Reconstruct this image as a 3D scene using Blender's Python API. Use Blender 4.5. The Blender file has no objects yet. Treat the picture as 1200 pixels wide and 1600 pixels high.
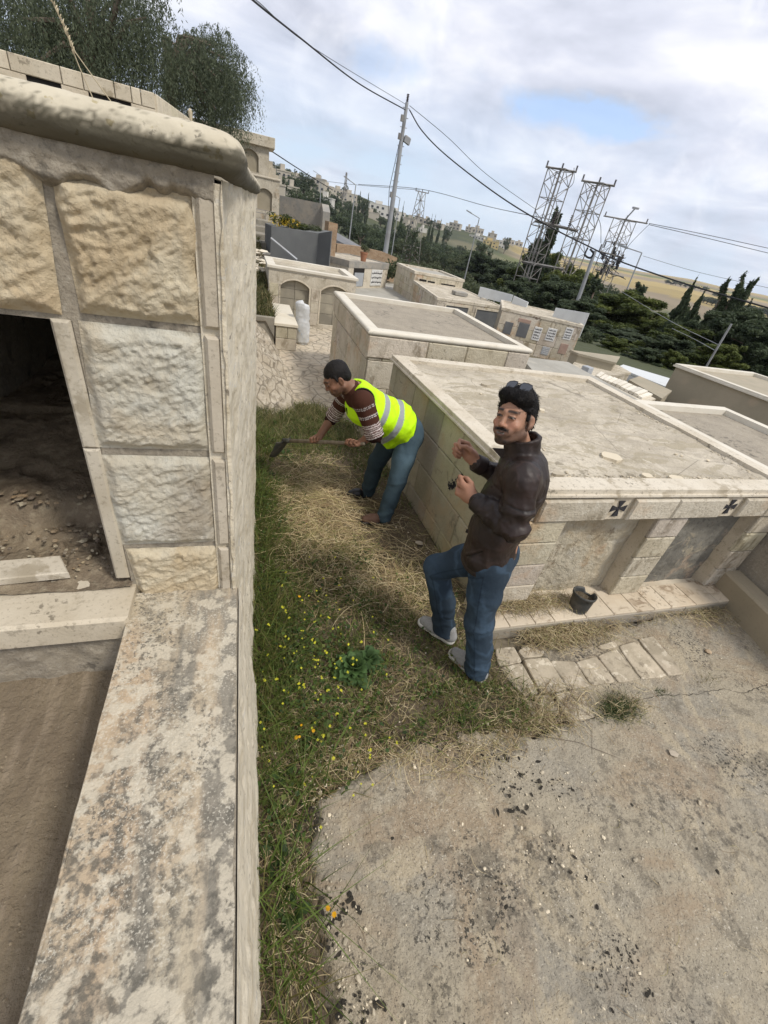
import bpy, math, random, re
import numpy as np
from mathutils import Vector, Matrix, noise as mn
random.seed(7)
scene = bpy.context.scene
COL = scene.collection
R2 = math.radians

# ---------------------------------------------------------------- camera
FPX = 657.0          # focal length in pixels of a 1200x1600 frame
EYE = 2.25           # height of the phone above the weedy ground


def cam_rot(p, r, y):
    cp, sp = math.cos(p), math.sin(p)
    ry = np.array([[math.cos(y), -math.sin(y), 0], [math.sin(y), math.cos(y), 0], [0, 0, 1]])
    b = np.array([[1, 0, 0], [0, -sp, -cp], [0, cp, -sp]])
    rr = np.array([[math.cos(r), -math.sin(r), 0], [math.sin(r), math.cos(r), 0], [0, 0, 1]])
    return (rr @ b @ ry).T


RC = cam_rot(R2(33.87), R2(11.783), R2(22.037))
cd = bpy.data.cameras.new("camera")
cam = bpy.data.objects.new("camera", cd)
COL.objects.link(cam)
mw = Matrix.Identity(4)
for i in range(3):
    mw[i][0] = RC[i, 0]
    mw[i][1] = -RC[i, 1]
    mw[i][2] = -RC[i, 2]
mw[0][3], mw[1][3], mw[2][3] = 0, 0, EYE
cam.matrix_world = mw
cd.sensor_fit = 'VERTICAL'
cd.sensor_height = 36
cd.sensor_width = 27
cd.lens = FPX / 1600 * 36
cd.clip_start = 0.02
cd.clip_end = 9000
scene.camera = cam

# ---------------------------------------------------------------- light
SUN_EL, SUN_AZ = 52, 140      # azimuth clockwise from +Y
scene.view_settings.view_transform = 'Standard'
scene.view_settings.look = 'None'
scene.view_settings.gamma = 1
scene.view_settings.exposure = 0.48
sd = bpy.data.lights.new("sun", 'SUN')
sd.energy = 2.05
sd.angle = R2(10)
sd.color = (1.0, 0.94, 0.85)
sun = bpy.data.objects.new("sun", sd)
COL.objects.link(sun)
az = R2(SUN_AZ)
sdir = Vector((math.sin(az) * math.cos(R2(SUN_EL)), math.cos(az) * math.cos(R2(SUN_EL)), math.sin(R2(SUN_EL))))
sun.rotation_euler = sdir.to_track_quat('Z', 'Y').to_euler()

world = bpy.data.worlds.new("World")
scene.world = world
world.use_nodes = True
wt = world.node_tree
wt.nodes.clear()


def wn(t, **k):
    n = wt.nodes.new(t)
    for a, b in k.items():
        setattr(n, a, b)
    return n


wl = wt.links.new
out = wn('ShaderNodeOutputWorld')
bg = wn('ShaderNodeBackground')
bg.inputs[1].default_value = 0.108
sky = wn('ShaderNodeTexSky', sky_type='NISHITA', sun_disc=False)
sky.sun_elevation = R2(SUN_EL)
sky.sun_rotation = R2(SUN_AZ)
sky.dust_density = 1.5
tc = wn('ShaderNodeTexCoord')
sep = wn('ShaderNodeSeparateXYZ')
wl(tc.outputs['Generated'], sep.inputs[0])


def wmath(op, a, b=None, clamp=False):
    n = wn('ShaderNodeMath', operation=op)
    n.use_clamp = clamp
    for i, v in enumerate((a, b)):
        if v is None:
            continue
        if isinstance(v, (int, float)):
            n.inputs[i].default_value = v
        else:
            wl(v, n.inputs[i])
    return n.outputs[0]


zc = wmath('ADD', wmath('MAXIMUM', sep.outputs[2], 0.0), 0.16)
px_ = wmath('DIVIDE', sep.outputs[0], zc)
py_ = wmath('DIVIDE', sep.outputs[1], zc)
cmb = wn('ShaderNodeCombineXYZ')
wl(px_, cmb.inputs[0])
wl(py_, cmb.inputs[1])


def wnoise(vec, sc, det, rough=0.55, dist=0.0, off=(0, 0, 0)):
    mp = wn('ShaderNodeMapping')
    mp.inputs['Location'].default_value = off
    wl(vec, mp.inputs[0])
    n = wn('ShaderNodeTexNoise')
    n.inputs['Scale'].default_value = sc
    n.inputs['Detail'].default_value = det
    n.inputs['Roughness'].default_value = rough
    n.inputs['Distortion'].default_value = dist
    wl(mp.outputs[0], n.inputs['Vector'])
    return n.outputs[0]


def wramp(f, stops):
    r = wn('ShaderNodeValToRGB')
    e = r.color_ramp.elements
    while len(e) < len(stops):
        e.new(0.5)
    for i, (p, c) in enumerate(stops):
        e[i].position = p
        e[i].color = (c[0], c[1], c[2], 1)
    wl(f, r.inputs[0])
    return r.outputs[0]


def wmix(f, a, b, mode='MIX'):
    n = wn('ShaderNodeMix', data_type='RGBA', blend_type=mode)
    for i, v in ((0, f), (6, a), (7, b)):
        if isinstance(v, (int, float)):
            n.inputs[i].default_value = v
        elif isinstance(v, tuple):
            n.inputs[i].default_value = (*v, 1)
        else:
            wl(v, n.inputs[i])
    return n.outputs[2]


def hole(u, v, sa, sb, tilt, seed):
    """gap of blue sky round a direction, ragged by noise"""
    r = RC @ np.array([u - 600.0, v - 800.0, FPX])
    r /= np.linalg.norm(r)
    a = np.cross([0, 0, 1.0], r)
    a /= np.linalg.norm(a)
    b = np.cross(r, a)
    a, b = a * math.cos(tilt) + b * math.sin(tilt), b * math.cos(tilt) - a * math.sin(tilt)

    def dotn(w):
        n = wn('ShaderNodeVectorMath', operation='DOT_PRODUCT')
        wl(tc.outputs['Generated'], n.inputs[0])
        n.inputs[1].default_value = tuple(w)
        return n.outputs['Value']
    fa = wmath('SUBTRACT', dotn(a), 0.0)
    q = wmath('ADD', wmath('POWER', wmath('ABSOLUTE', wmath('DIVIDE', fa, sa)), 2.0), wmath('POWER', wmath('ABSOLUTE', wmath('DIVIDE', dotn(b), sb)), 2.0))
    q = wmath('ADD', q, wmath('MULTIPLY', wmath('SUBTRACT', wnoise(tc.outputs['Generated'], 7, 6, 0.6, 0.4, (seed, 1, 2)), 0.5), 5.5))
    g = wramp(q, [(0.0, (1, 1, 1)), (1.0, (0, 0, 0))])
    return wmath('MULTIPLY', g, wmath('GREATER_THAN', dotn(r), 0.5))


CLOFF = (3.1, 1.7, 0)
cover = wnoise(cmb.outputs[0], 0.62, 5, 0.5, 0.25, CLOFF)
cov = wramp(cover, [(0.20, (0.25, 0.25, 0.25)), (0.40, (1, 1, 1))])
shade = wnoise(cmb.outputs[0], 1.5, 6, 0.55, 0.3, (8.3, 2.2, 5))
ccol = wramp(shade, [(0.30, (3.8, 4.05, 4.8)), (0.5, (5.4, 5.6, 6.4)), (0.68, (7.3, 7.3, 7.5))])
puff = wramp(wnoise(tc.outputs['Generated'], 5.5, 6, 0.6, 0.4, (2.2, 0.4, 1.0)), [(0.53, (0, 0, 0)), (0.64, (1, 1, 1))])
ccol = wmix(wmath('MULTIPLY', puff, 0.35), ccol, (8.6, 8.5, 8.6))
skyc = wmix(0.45, sky.outputs[0], (4.6, 5.6, 7.0))
lowb = wramp(sep.outputs[2], [(0.02, (1, 1, 1)), (0.24, (0, 0, 0))])
lown = wramp(wnoise(tc.outputs['Generated'], 3.0, 5, 0.55, 0.3, (1, 5, 2)), [(0.50, (1, 1, 1)), (0.68, (0, 0, 0))])
cov2 = wmath('SUBTRACT', cov, wmath('MULTIPLY', wmath('MULTIPLY', lowb, lown), 0.95), clamp=True)
lowc = wramp(sep.outputs[2], [(0.0, (5.4, 6.3, 7.2)), (0.3, (3.4, 4.7, 7.0))])
skyc2 = wmix(lowb, skyc, lowc)
hl = wmath('ADD', wmath('MULTIPLY', hole(900, 182, .16, .032, -.05, 3), .85), wmath('MULTIPLY', hole(620, 105, .07, .03, 0, 7), .5), clamp=True)
cov2 = wmath('MULTIPLY', cov2, wmath('SUBTRACT', 1.0, wmath('MULTIPLY', hl, .85)))
skyc2 = wmix(hl, skyc2, (3.3, 4.9, 7.6))
final = wmix(cov2, skyc2, ccol)
wl(final, bg.inputs[0])
wl(bg.outputs[0], out.inputs[0])


# ---------------------------------------------------------------- pixel -> world (1200x1600 frame)
def ray(u, v):
    r = RC @ np.array([u - 600.0, v - 800.0, FPX])
    return r / np.linalg.norm(r)


def E3(r, t):
    return (r[0] * t, r[1] * t, EYE + r[2] * t)


def at_z(u, v, z):
    r = ray(u, v)
    return E3(r, (z - EYE) / r[2])


def at_y(u, v, y):
    r = ray(u, v)
    return E3(r, y / r[1])


def at_d(u, v, d):
    r = ray(u, v)
    return E3(r, d / math.hypot(r[0], r[1]))


def at_plane(u, v, p0, n):
    r = ray(u, v)
    n = np.array(n, float)
    p = np.array(p0, float) - np.array([0, 0, EYE])
    return E3(r, (p @ n) / (r @ n))


# ---------------------------------------------------------------- object helpers
def tag(o, label=None, cat=None, group=None, kind=None):
    if label: o['label'] = label
    if cat: o['category'] = cat
    if group: o['group'] = group
    if kind: o['kind'] = kind
    return o


def empty(name, loc, label, cat, group=None, rz=0):
    o = bpy.data.objects.new(name, None)
    o.empty_display_size = 0.1
    COL.objects.link(o)
    o.location = loc
    o.rotation_euler = (0, 0, rz)
    return tag(o, label, cat, group)


class MB:
    """collects faces, then links them as ONE mesh object; coordinates are world ones unless the parent is moved"""

    def __init__(s):
        s.v, s.f, s.m, s.c = [], [], [], []

    def add(s, vs, fs, m=0, c=None):
        b = len(s.v)
        s.v.extend([tuple(x) for x in vs])
        for f in fs:
            s.f.append([b + i for i in f])
            s.m.append(m)
            s.c.append(c)
        return s

    def box(s, x0, x1, y0, y1, z0, z1, m=0, c=None):
        v = [(x, y, z) for z in (z0, z1) for y in (y0, y1) for x in (x0, x1)]
        return s.add(v, [(0, 2, 3, 1), (4, 5, 7, 6), (0, 1, 5, 4), (2, 6, 7, 3), (0, 4, 6, 2), (1, 3, 7, 5)], m, c)

    def hexa(s, v, m=0, c=None):
        """8 points: bottom 4 (ccw), top 4"""
        return s.add(v, [(3, 2, 1, 0), (4, 5, 6, 7), (0, 1, 5, 4), (1, 2, 6, 5), (2, 3, 7, 6), (3, 0, 4, 7)], m, c)

    def prism(s, poly, z0, z1, m=0, c=None):
        n = len(poly)
        z0 = z0 if hasattr(z0, '__len__') else [z0] * n
        z1 = z1 if hasattr(z1, '__len__') else [z1] * n
        v = [(p[0], p[1], z0[i]) for i, p in enumerate(poly)] + [(p[0], p[1], z1[i]) for i, p in enumerate(poly)]
        f = [tuple(range(n - 1, -1, -1)), tuple(range(n, 2 * n))]
        f += [(i, (i + 1) % n, n + (i + 1) % n, n + i) for i in range(n)]
        return s.add(v, f, m, c)

    def obox(s, o, a, b, n, m=0, c=None, ch=0.0):
        """box from corner o spanned by vectors a, b with depth vector n (front = o+n); ch = chamfer on the front"""
        o, a, b, n = (Vector(x) for x in (o, a, b, n))
        if ch <= 0:
            v = [o, o + a, o + a + b, o + b, o + n, o + a + n, o + a + b + n, o + b + n]
            return s.add(v, [(3, 2, 1, 0), (4, 5, 6, 7), (0, 1, 5, 4), (1, 2, 6, 5), (2, 3, 7, 6), (3, 0, 4, 7)], m, c)
        au, bu, nu = a.normalized() * ch, b.normalized() * ch, n.normalized() * ch
        n2 = n - nu
        v = [o, o + a, o + a + b, o + b, o + n2, o + a + n2, o + a + b + n2, o + b + n2,
             o + n + au + bu, o + a + n - au + bu, o + a + b + n - au - bu, o + b + n + au - bu]
        f = [(0, 1, 5, 4), (1, 2, 6, 5), (2, 3, 7, 6), (3, 0, 4, 7),
             (4, 5, 9, 8), (5, 6, 10, 9), (6, 7, 11, 10), (7, 4, 8, 11), (8, 9, 10, 11), (3, 2, 1, 0)]
        return s.add(v, f, m, c)

    def tube(s, pts, rad, n=8, m=0, c=None, cap=True):
        pts = [Vector(p) for p in pts]
        if not hasattr(rad, '__len__'):
            rad = [rad] * len(pts)
        vs = []
        ref = Vector((0.12, 0.2, 1)).normalized()
        for i, p in enumerate(pts):
            t = (pts[min(i + 1, len(pts) - 1)] - pts[max(i - 1, 0)])
            t = t.normalized() if t.length > 1e-9 else Vector((0, 0, 1))
            a = t.cross(ref)
            if a.length < 0.05:
                a = t.cross(Vector((1, 0, 0)))
            a.normalize()
            b = t.cross(a)
            for k in range(n):
                w = 2 * math.pi * k / n
                vs.append(p + (a * math.cos(w) + b * math.sin(w)) * rad[i])
        fs = []
        for i in range(len(pts) - 1):
            for k in range(n):
                k2 = (k + 1) % n
                fs.append((i * n + k, i * n + k2, (i + 1) * n + k2, (i + 1) * n + k))
        if cap:
            fs.append(tuple(range(n - 1, -1, -1)))
            fs.append(tuple(range((len(pts) - 1) * n, len(pts) * n)))
        return s.add(vs, fs, m, c)

    def loop(s, path, prof, m=0, c=None, closed=True):
        """extrude prof [(outward, z)] round the polygon path (ccw) with mitred corners"""
        n = len(path)
        P = [Vector((p[0], p[1])) for p in path]
        offs = []
        for i in range(n):
            a, b, d = P[(i - 1) % n], P[i], P[(i + 1) % n]
            if not closed and i == 0:
                e = (d - b).normalized(); nn = Vector((e.y, -e.x)); offs.append(nn); continue
            if not closed and i == n - 1:
                e = (b - a).normalized(); nn = Vector((e.y, -e.x)); offs.append(nn); continue
            e1, e2 = (b - a).normalized(), (d - b).normalized()
            n1, n2 = Vector((e1.y, -e1.x)), Vector((e2.y, -e2.x))
            q = (n1 + n2)
            q = q / max(0.2, q.dot(n1))
            offs.append(q)
        k = len(prof)
        vs = []
        for i in range(n):
            for (o, z) in prof:
                w = P[i] + offs[i] * o
                vs.append((w.x, w.y, z))
        fs = []
        for i in range(n if closed else n - 1):
            j = (i + 1) % n
            for q in range(k - 1):
                fs.append((i * k + q, j * k + q, j * k + q + 1, i * k + q + 1))
        if not closed:
            fs.append(tuple(range(k)))
            fs.append(tuple(range(n * k - 1, (n - 1) * k - 1, -1)))
        return s.add(vs, fs, m, c)

    def build(s, name, mats, parent=None, smooth=False, local=None):
        me = bpy.data.meshes.new(name)
        me.from_pydata(s.v, [], s.f)
        if not isinstance(mats, (list, tuple)):
            mats = [mats]
        for mt in mats:
            me.materials.append(mt)
        me.polygons.foreach_set('material_index', s.m)
        if True:
            ca = me.color_attributes.new('tint', 'FLOAT_COLOR', 'CORNER')
            arr = np.ones((len(me.loops), 4), np.float32)
            ls = np.zeros(len(me.polygons), np.int32)
            lt = np.zeros(len(me.polygons), np.int32)
            me.polygons.foreach_get('loop_start', ls)
            me.polygons.foreach_get('loop_total', lt)
            fc = np.array([(1, 1, 1) if c is None else c for c in s.c], np.float32)
            arr[:, :3] = np.repeat(fc, lt, axis=0)
            ca.data.foreach_set('color', arr.ravel())
        if smooth:
            me.polygons.foreach_set('use_smooth', [True] * len(me.polygons))
        me.update()
        o = bpy.data.objects.new(name, me)
        COL.objects.link(o)
        if parent is not None:
            o.parent = parent
            if local is None and parent.type == 'EMPTY':
                o.matrix_parent_inverse = Matrix.Translation(parent.location).inverted() if parent.rotation_euler.z == 0 else (Matrix.Translation(parent.location) @ parent.rotation_euler.to_matrix().to_4x4()).inverted()
        return o


def np_mesh(name, verts, faces, mats, parent=None, cols=None, smooth=False, vcol=None):
    """fast mesh from numpy arrays; faces (n,3) or (n,4); cols = per-face tint; vcol = per-vertex tint"""
    verts = np.asarray(verts, np.float32)
    faces = np.asarray(faces, np.int32)
    me = bpy.data.meshes.new(name)
    k = faces.shape[1]
    me.vertices.add(len(verts))
    me.vertices.foreach_set('co', verts.ravel())
    me.loops.add(faces.size)
    me.loops.foreach_set('vertex_index', faces.ravel())
    me.polygons.add(len(faces))
    me.polygons.foreach_set('loop_start', np.arange(0, faces.size, k, dtype=np.int32))
    me.polygons.foreach_set('loop_total', np.full(len(faces), k, np.int32))
    me.update(calc_edges=True)
    me.validate()
    if not isinstance(mats, (list, tuple)):
        mats = [mats]
    for mt in mats:
        me.materials.append(mt)
    if cols is None and vcol is None:
        vcol = np.ones((len(verts), 3), np.float32)
    if cols is not None:
        ca = me.color_attributes.new('tint', 'FLOAT_COLOR', 'CORNER')
        a = np.ones((faces.size, 4), np.float32)
        a[:, :3] = np.repeat(np.asarray(cols, np.float32), k, axis=0)
        ca.data.foreach_set('color', a.ravel())
    if vcol is not None:
        ca = me.color_attributes.new('tint', 'FLOAT_COLOR', 'POINT')
        a = np.ones((len(verts), 4), np.float32)
        a[:, :3] = vcol
        ca.data.foreach_set('color', a.ravel())
    if smooth:
        me.polygons.foreach_set('use_smooth', np.ones(len(faces), bool))
    o = bpy.data.objects.new(name, me)
    COL.objects.link(o)
    if parent is not None:
        o.parent = parent
        if parent.type == 'EMPTY':
            o.matrix_parent_inverse = Matrix.Translation(parent.location).inverted()
    return o


def copy_tree(o, parent=None):
    c = o.copy()
    COL.objects.link(c)
    if parent is not None:
        c.parent = parent
    for ch in o.children:
        copy_tree(ch, c)
    return c


def grid(xs, ys, zf):
    nx, ny = len(xs), len(ys)
    X, Y = np.meshgrid(xs, ys, indexing='ij')
    Z = zf(X, Y)
    v = np.stack([X, Y, Z], -1).reshape(-1, 3)
    i, j = np.meshgrid(np.arange(nx - 1), np.arange(ny - 1), indexing='ij')
    a = (i * ny + j).ravel()
    f = np.stack([a, a + ny, a + ny + 1, a + 1], -1)
    return v, f


_rs = np.random.RandomState(11)
_tab = _rs.rand(256, 256).astype(np.float32)


def vnoise(x, y, seed=0):
    """2-D value noise, numpy"""
    x = np.asarray(x, float) + seed * 17.13
    y = np.asarray(y, float) + seed * 9.71
    xi, yi = np.floor(x).astype(int), np.floor(y).astype(int)
    fx, fy = x - xi, y - yi
    fx, fy = fx * fx * (3 - 2 * fx), fy * fy * (3 - 2 * fy)
    g = lambda a, b: _tab[a & 255, b & 255]
    return (g(xi, yi) * (1 - fx) + g(xi + 1, yi) * fx) * (1 - fy) + (g(xi, yi + 1) * (1 - fx) + g(xi + 1, yi + 1) * fx) * fy


def fbm(x, y, o=4, seed=0, lac=2.1, gain=0.5):
    s, a, t = 0, 1.0, 0
    for k in range(o):
        s = s + a * vnoise(x * lac ** k, y * lac ** k, seed + k * 3)
        t += a
        a *= gain
    return s / t


def sstep(a, b, x):
    t = np.clip((x - a) / (b - a), 0, 1)
    return t * t * (3 - 2 * t)


# ---------------------------------------------------------------- materials
def mk(name, base, layers=(), bumps=(), rough=0.85, metal=0.0, tint=None, spec=0.35, rlay=None, sub=None, use_pos=False):
    """layered procedural material.
    layers: (kind, scale, detail, lo, hi, colour, amount[, stretch]) each mixed over the one before by a ramped texture"""
    mt = bpy.data.materials.new(name)
    mt.use_nodes = True
    t = mt.node_tree
    t.nodes.clear()
    N, L = t.nodes.new, t.links.new
    o = N('ShaderNodeOutputMaterial')
    b = N('ShaderNodeBsdfPrincipled')
    b.inputs['Roughness'].default_value = rough
    b.inputs['Metallic'].default_value = metal
    b.inputs['Specular IOR Level'].default_value = spec
    L(b.outputs[0], o.inputs[0])
    tc = N('ShaderNodeTexCoord')
    vec = tc.outputs['Object']

    def tex(kind, sc, det, st=None, off=0.0):
        v = vec
        if st or off:
            mp = N('ShaderNodeMapping')
            mp.inputs['Scale'].default_value = st or (1, 1, 1)
            mp.inputs['Location'].default_value = (off, off * 0.7, off * 0.3)
            L(v, mp.inputs[0])
            v = mp.outputs[0]
        if kind.startswith('v'):
            n = N('ShaderNodeTexVoronoi')
            n.inputs['Scale'].default_value = sc
            if kind == 'vedge':
                n.feature = 'DISTANCE_TO_EDGE'
            elif kind == 'vsm':
                n.feature = 'SMOOTH_F1'
            L(v, n.inputs['Vector'])
            return n.outputs['Color'] if kind == 'vcol' else n.outputs['Distance']
        if kind == 'wave':
            n = N('ShaderNodeTexWave')
            n.inputs['Scale'].default_value = sc
            n.inputs['Distortion'].default_value = 3
            n.inputs['Detail'].default_value = det
            L(v, n.inputs['Vector'])
            return n.outputs['Fac']
        n = N('ShaderNodeTexNoise')
        n.inputs['Scale'].default_value = sc
        n.inputs['Detail'].default_value = det
        n.inputs['Roughness'].default_value = 0.62
        if kind == 'warp':
            n.inputs['Distortion'].default_value = 1.2
        L(v, n.inputs['Vector'])
        return n.outputs['Fac']

    col = None
    for i, ly in enumerate(layers):
        kind, sc, det, lo, hi, c, amt = ly[:7]
        st = ly[7] if len(ly) > 7 else None
        mr = N('ShaderNodeMapRange')
        mr.inputs['From Min'].default_value = lo
        mr.inputs['From Max'].default_value = hi
        mr.inputs['To Max'].default_value = amt
        L(tex(kind, sc, det, st, 3.7 * i + 0.3), mr.inputs['Value'])
        fo = mr.outputs[0]
        if len(ly) > 8:
            ms = N('ShaderNodeMapRange')
            ms.inputs['From Min'].default_value = ly[8][1]
            ms.inputs['From Max'].default_value = ly[8][2]
            L(tex('noise', ly[8][0], 4, ly[8][3] if len(ly[8]) > 3 else None, 5.1 * i + 2.2), ms.inputs['Value'])
            mu = N('ShaderNodeMath')
            mu.operation = 'MULTIPLY'
            L(fo, mu.inputs[0])
            L(ms.outputs[0], mu.inputs[1])
            fo = mu.outputs[0]
        mx = N('ShaderNodeMix')
        mx.data_type = 'RGBA'
        L(fo, mx.inputs[0])
        if col is None:
            mx.inputs[6].default_value = (*base, 1)
        else:
            L(col, mx.inputs[6])
        mx.inputs[7].default_value = (*c, 1)
        col = mx.outputs[2]
    if tint:
        at = N('ShaderNodeAttribute')
        at.attribute_name = 'tint'
        mx = N('ShaderNodeMix')
        mx.data_type = 'RGBA'
        mx.blend_type = 'MULTIPLY'
        mx.inputs[0].default_value = 1
        if col is None:
            mx.inputs[6].default_value = (*base, 1)
        else:
            L(col, mx.inputs[6])
        L(at.outputs['Color'], mx.inputs[7])
        col = mx.outputs[2]
    if col is None:
        b.inputs['Base Color'].default_value = (*base, 1)
    else:
        L(col, b.inputs['Base Color'])
    nrm = None
    for i, (kind, sc, det, strength, dist) in enumerate(bumps):
        bp = N('ShaderNodeBump')
        bp.inputs['Strength'].default_value = strength
        bp.inputs['Distance'].default_value = dist
        src = tex(kind, sc, det, None, 11.3 * i)
        if kind == 'vedge':
            mr = N('ShaderNodeMapRange')
            mr.inputs['From Max'].default_value = 0.06
            L(src, mr.inputs['Value'])
            src = mr.outputs[0]
        L(src, bp.inputs['Height'])
        if nrm is not None:
            L(nrm, bp.inputs['Normal'])
        nrm = bp.outputs[0]
    if nrm is not None:
        L(nrm, b.inputs['Normal'])
    if sub:
        b.inputs['Subsurface Weight'].default_value = sub
        b.inputs['Subsurface Radius'].default_value = (0.012, 0.005, 0.003)
        b.inputs['Subsurface Scale'].default_value = 1.0
    return mt


LS = (0.47, 0.42, 0.33)
M = {}
M['rockface'] = mk('rockface_limestone', (0.50, 0.455, 0.365), [
    ('noise', 2.6, 4, 0.46, 0.64, (0.49, 0.385, 0.255), 0.45),
    ('warp', 3.4, 5, 0.45, 0.60, (0.56, 0.535, 0.46), 0.85),
    ('noise', 9, 7, 0.52, 0.66, (0.36, 0.295, 0.20), 0.5),
    ('noise', 1.9, 4, 0.60, 0.70, (0.20, 0.14, 0.09), 0.45),
    ('noise', 60, 4, 0.55, 0.75, (0.25, 0.21, 0.16), 0.35),
], [('noise', 22, 7, 0.7, 0.02), ('noise', 80, 6, 0.8, 0.006), ('noise', 300, 3, 0.4, 0.001)], 0.94, tint=True)
M['mortar'] = mk('old_mortar', (0.33, 0.29, 0.225), [
    ('noise', 5, 5, 0.4, 0.65, (0.24, 0.21, 0.165), 0.7),
    ('noise', 45, 4, 0.5, 0.7, (0.43, 0.39, 0.32), 0.6),
    ('noise', 120, 3, 0.55, 0.7, (0.12, 0.10, 0.08), 0.5),
    ('noise', 14, 8, 0.53, 0.60, (0.10, 0.09, 0.072), 0.75, None, (2.0, .50, .62)),
], [('noise', 40, 6, 0.7, 0.01), ('noise', 170, 4, 0.6, 0.004)], 0.95)
M['lichen_coping'] = mk('lichened_coping', (0.53, 0.48, 0.37), [
    ('noise', 3, 5, 0.42, 0.65, (0.40, 0.35, 0.26), 0.8),
    ('noise', 60, 6, 0.57, 0.63, (0.10, 0.09, 0.07), 0.85, None, (6, .48, .6)),
    ('noise', 30, 3, 0.63, 0.68, (0.30, 0.24, 0.10), 0.6),
], [('noise', 60, 5, 0.4, 0.004), ('noise', 9, 5, 0.3, 0.01)], 0.9, tint=True)
M['lowwall_top'] = mk('weathered_coping_slab', (0.43, 0.37, 0.27), [
    ('noise', 2.0, 4, 0.42, 0.60, (0.46, 0.33, 0.21), 0.6, (1.6, .5, 1)),
    ('noise', 2.2, 7, 0.48, 0.58, (0.215, 0.20, 0.165), 0.88, (3.0, .5, 1)),
    ('noise', 40, 7, 0.45, 0.58, (0.11, 0.102, 0.083), 0.82, None, (2.2, .44, .58, (3.0, .5, 1))),
    ('noise', 17, 8, 0.50, 0.57, (0.53, 0.475, 0.37), 0.8),
    ('noise', 75, 6, 0.53, 0.60, (0.09, 0.083, 0.068), 0.75, None, (4, .47, .60)),
    ('noise', 160, 4, 0.54, 0.64, (0.62, 0.58, 0.48), 0.65, None, (6, .40, .56)),
    ('v', 5.5, 0, 0.13, 0.09, (0.36, 0.24, 0.10), 0.65, None, (3, .48, .56)),
], [('noise', 90, 7, 0.9, 0.006), ('noise', 16, 7, 0.5, 0.012), ('noise', 300, 3, 0.5, 0.0015)], 0.95)
M['plaster_edge'] = mk('flaking_plaster', (0.64, 0.58, 0.46), [
    ('noise', 6, 6, 0.48, 0.62, (0.46, 0.40, 0.29), 0.8, (1, .4, 2)),
    ('noise', 22, 6, 0.58, 0.64, (0.55, 0.52, 0.45), 0.9, (1, .35, 1.5)),
    ('noise', 30, 6, 0.60, 0.68, (0.13, 0.11, 0.09), 0.7),
], [('noise', 25, 6, 0.7, 0.012), ('noise', 120, 4, 0.5, 0.003)], 0.95)
M['ashlar'] = mk('bush_hammered_limestone', (0.56, 0.51, 0.415), [
    ('noise', 1.7, 4, 0.42, 0.62, (0.43, 0.38, 0.29), 0.8),
    ('noise', 7, 6, 0.54, 0.70, (0.30, 0.26, 0.19), 0.45),
    ('noise', 2.4, 5, 0.60, 0.72, (0.44, 0.30, 0.18), 0.45),
    ('noise', 38, 5, 0.52, 0.66, (0.25, 0.215, 0.155), 0.6, None, (2.6, .42, .60)),
    ('noise', 5, 7, 0.53, 0.60, (0.21, 0.175, 0.12), 0.75, (1, 1, .3), (1.4, .46, .58)),
    ('noise', 12, 6, 0.57, 0.63, (0.57, 0.53, 0.44), 0.7),
    ('noise', 1.1, 5, 0.57, 0.64, (0.46, 0.29, 0.16), 0.5),
    ('noise', 22, 7, 0.57, 0.62, (0.12, 0.10, 0.075), 0.7, None, (1.3, .50, .60)),
], [('noise', 55, 5, 0.75, 0.012), ('noise', 16, 4, 0.35, 0.02)], 0.92, tint=True)
M['ashlar_green'] = mk('damp_stained_limestone', (0.40, 0.365, 0.27), [
    ('noise', 2.1, 5, 0.40, 0.60, (0.30, 0.285, 0.20), 0.85),
    ('noise', 3.1, 5, 0.52, 0.66, (0.42, 0.32, 0.20), 0.6),
    ('warp', 5, 6, 0.60, 0.70, (0.13, 0.115, 0.09), 0.75),
    ('noise', 50, 5, 0.55, 0.70, (0.22, 0.20, 0.15), 0.5),
], [('noise', 50, 5, 0.7, 0.01), ('noise', 12, 4, 0.3, 0.02)], 0.93, tint=True)
M['trim'] = mk('sawn_limestone', (0.60, 0.545, 0.445), [
    ('noise', 3, 5, 0.42, 0.65, (0.48, 0.42, 0.32), 0.7),
    ('noise', 18, 6, 0.58, 0.70, (0.33, 0.29, 0.22), 0.5),
    ('noise', 80, 4, 0.58, 0.68, (0.22, 0.19, 0.14), 0.5),
    ('noise', 7, 7, 0.54, 0.60, (0.31, 0.26, 0.18), 0.75, None, (1.5, .44, .57)),
    ('noise', 26, 7, 0.57, 0.62, (0.14, 0.12, 0.09), 0.7, None, (1.7, .50, .60)),
], [('noise', 90, 4, 0.4, 0.004), ('noise', 14, 5, .3, .01)], 0.88, tint=True)
M['white_coping'] = mk('pale_bullnose_coping', (0.64, 0.60, 0.51), [
    ('noise', 3, 5, 0.45, 0.66, (0.54, 0.49, 0.39), 0.7),
    ('noise', 30, 5, 0.62, 0.72, (0.36, 0.33, 0.27), 0.5),
], [('noise', 90, 3, 0.2, 0.002)], 0.75, tint=True)
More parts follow.
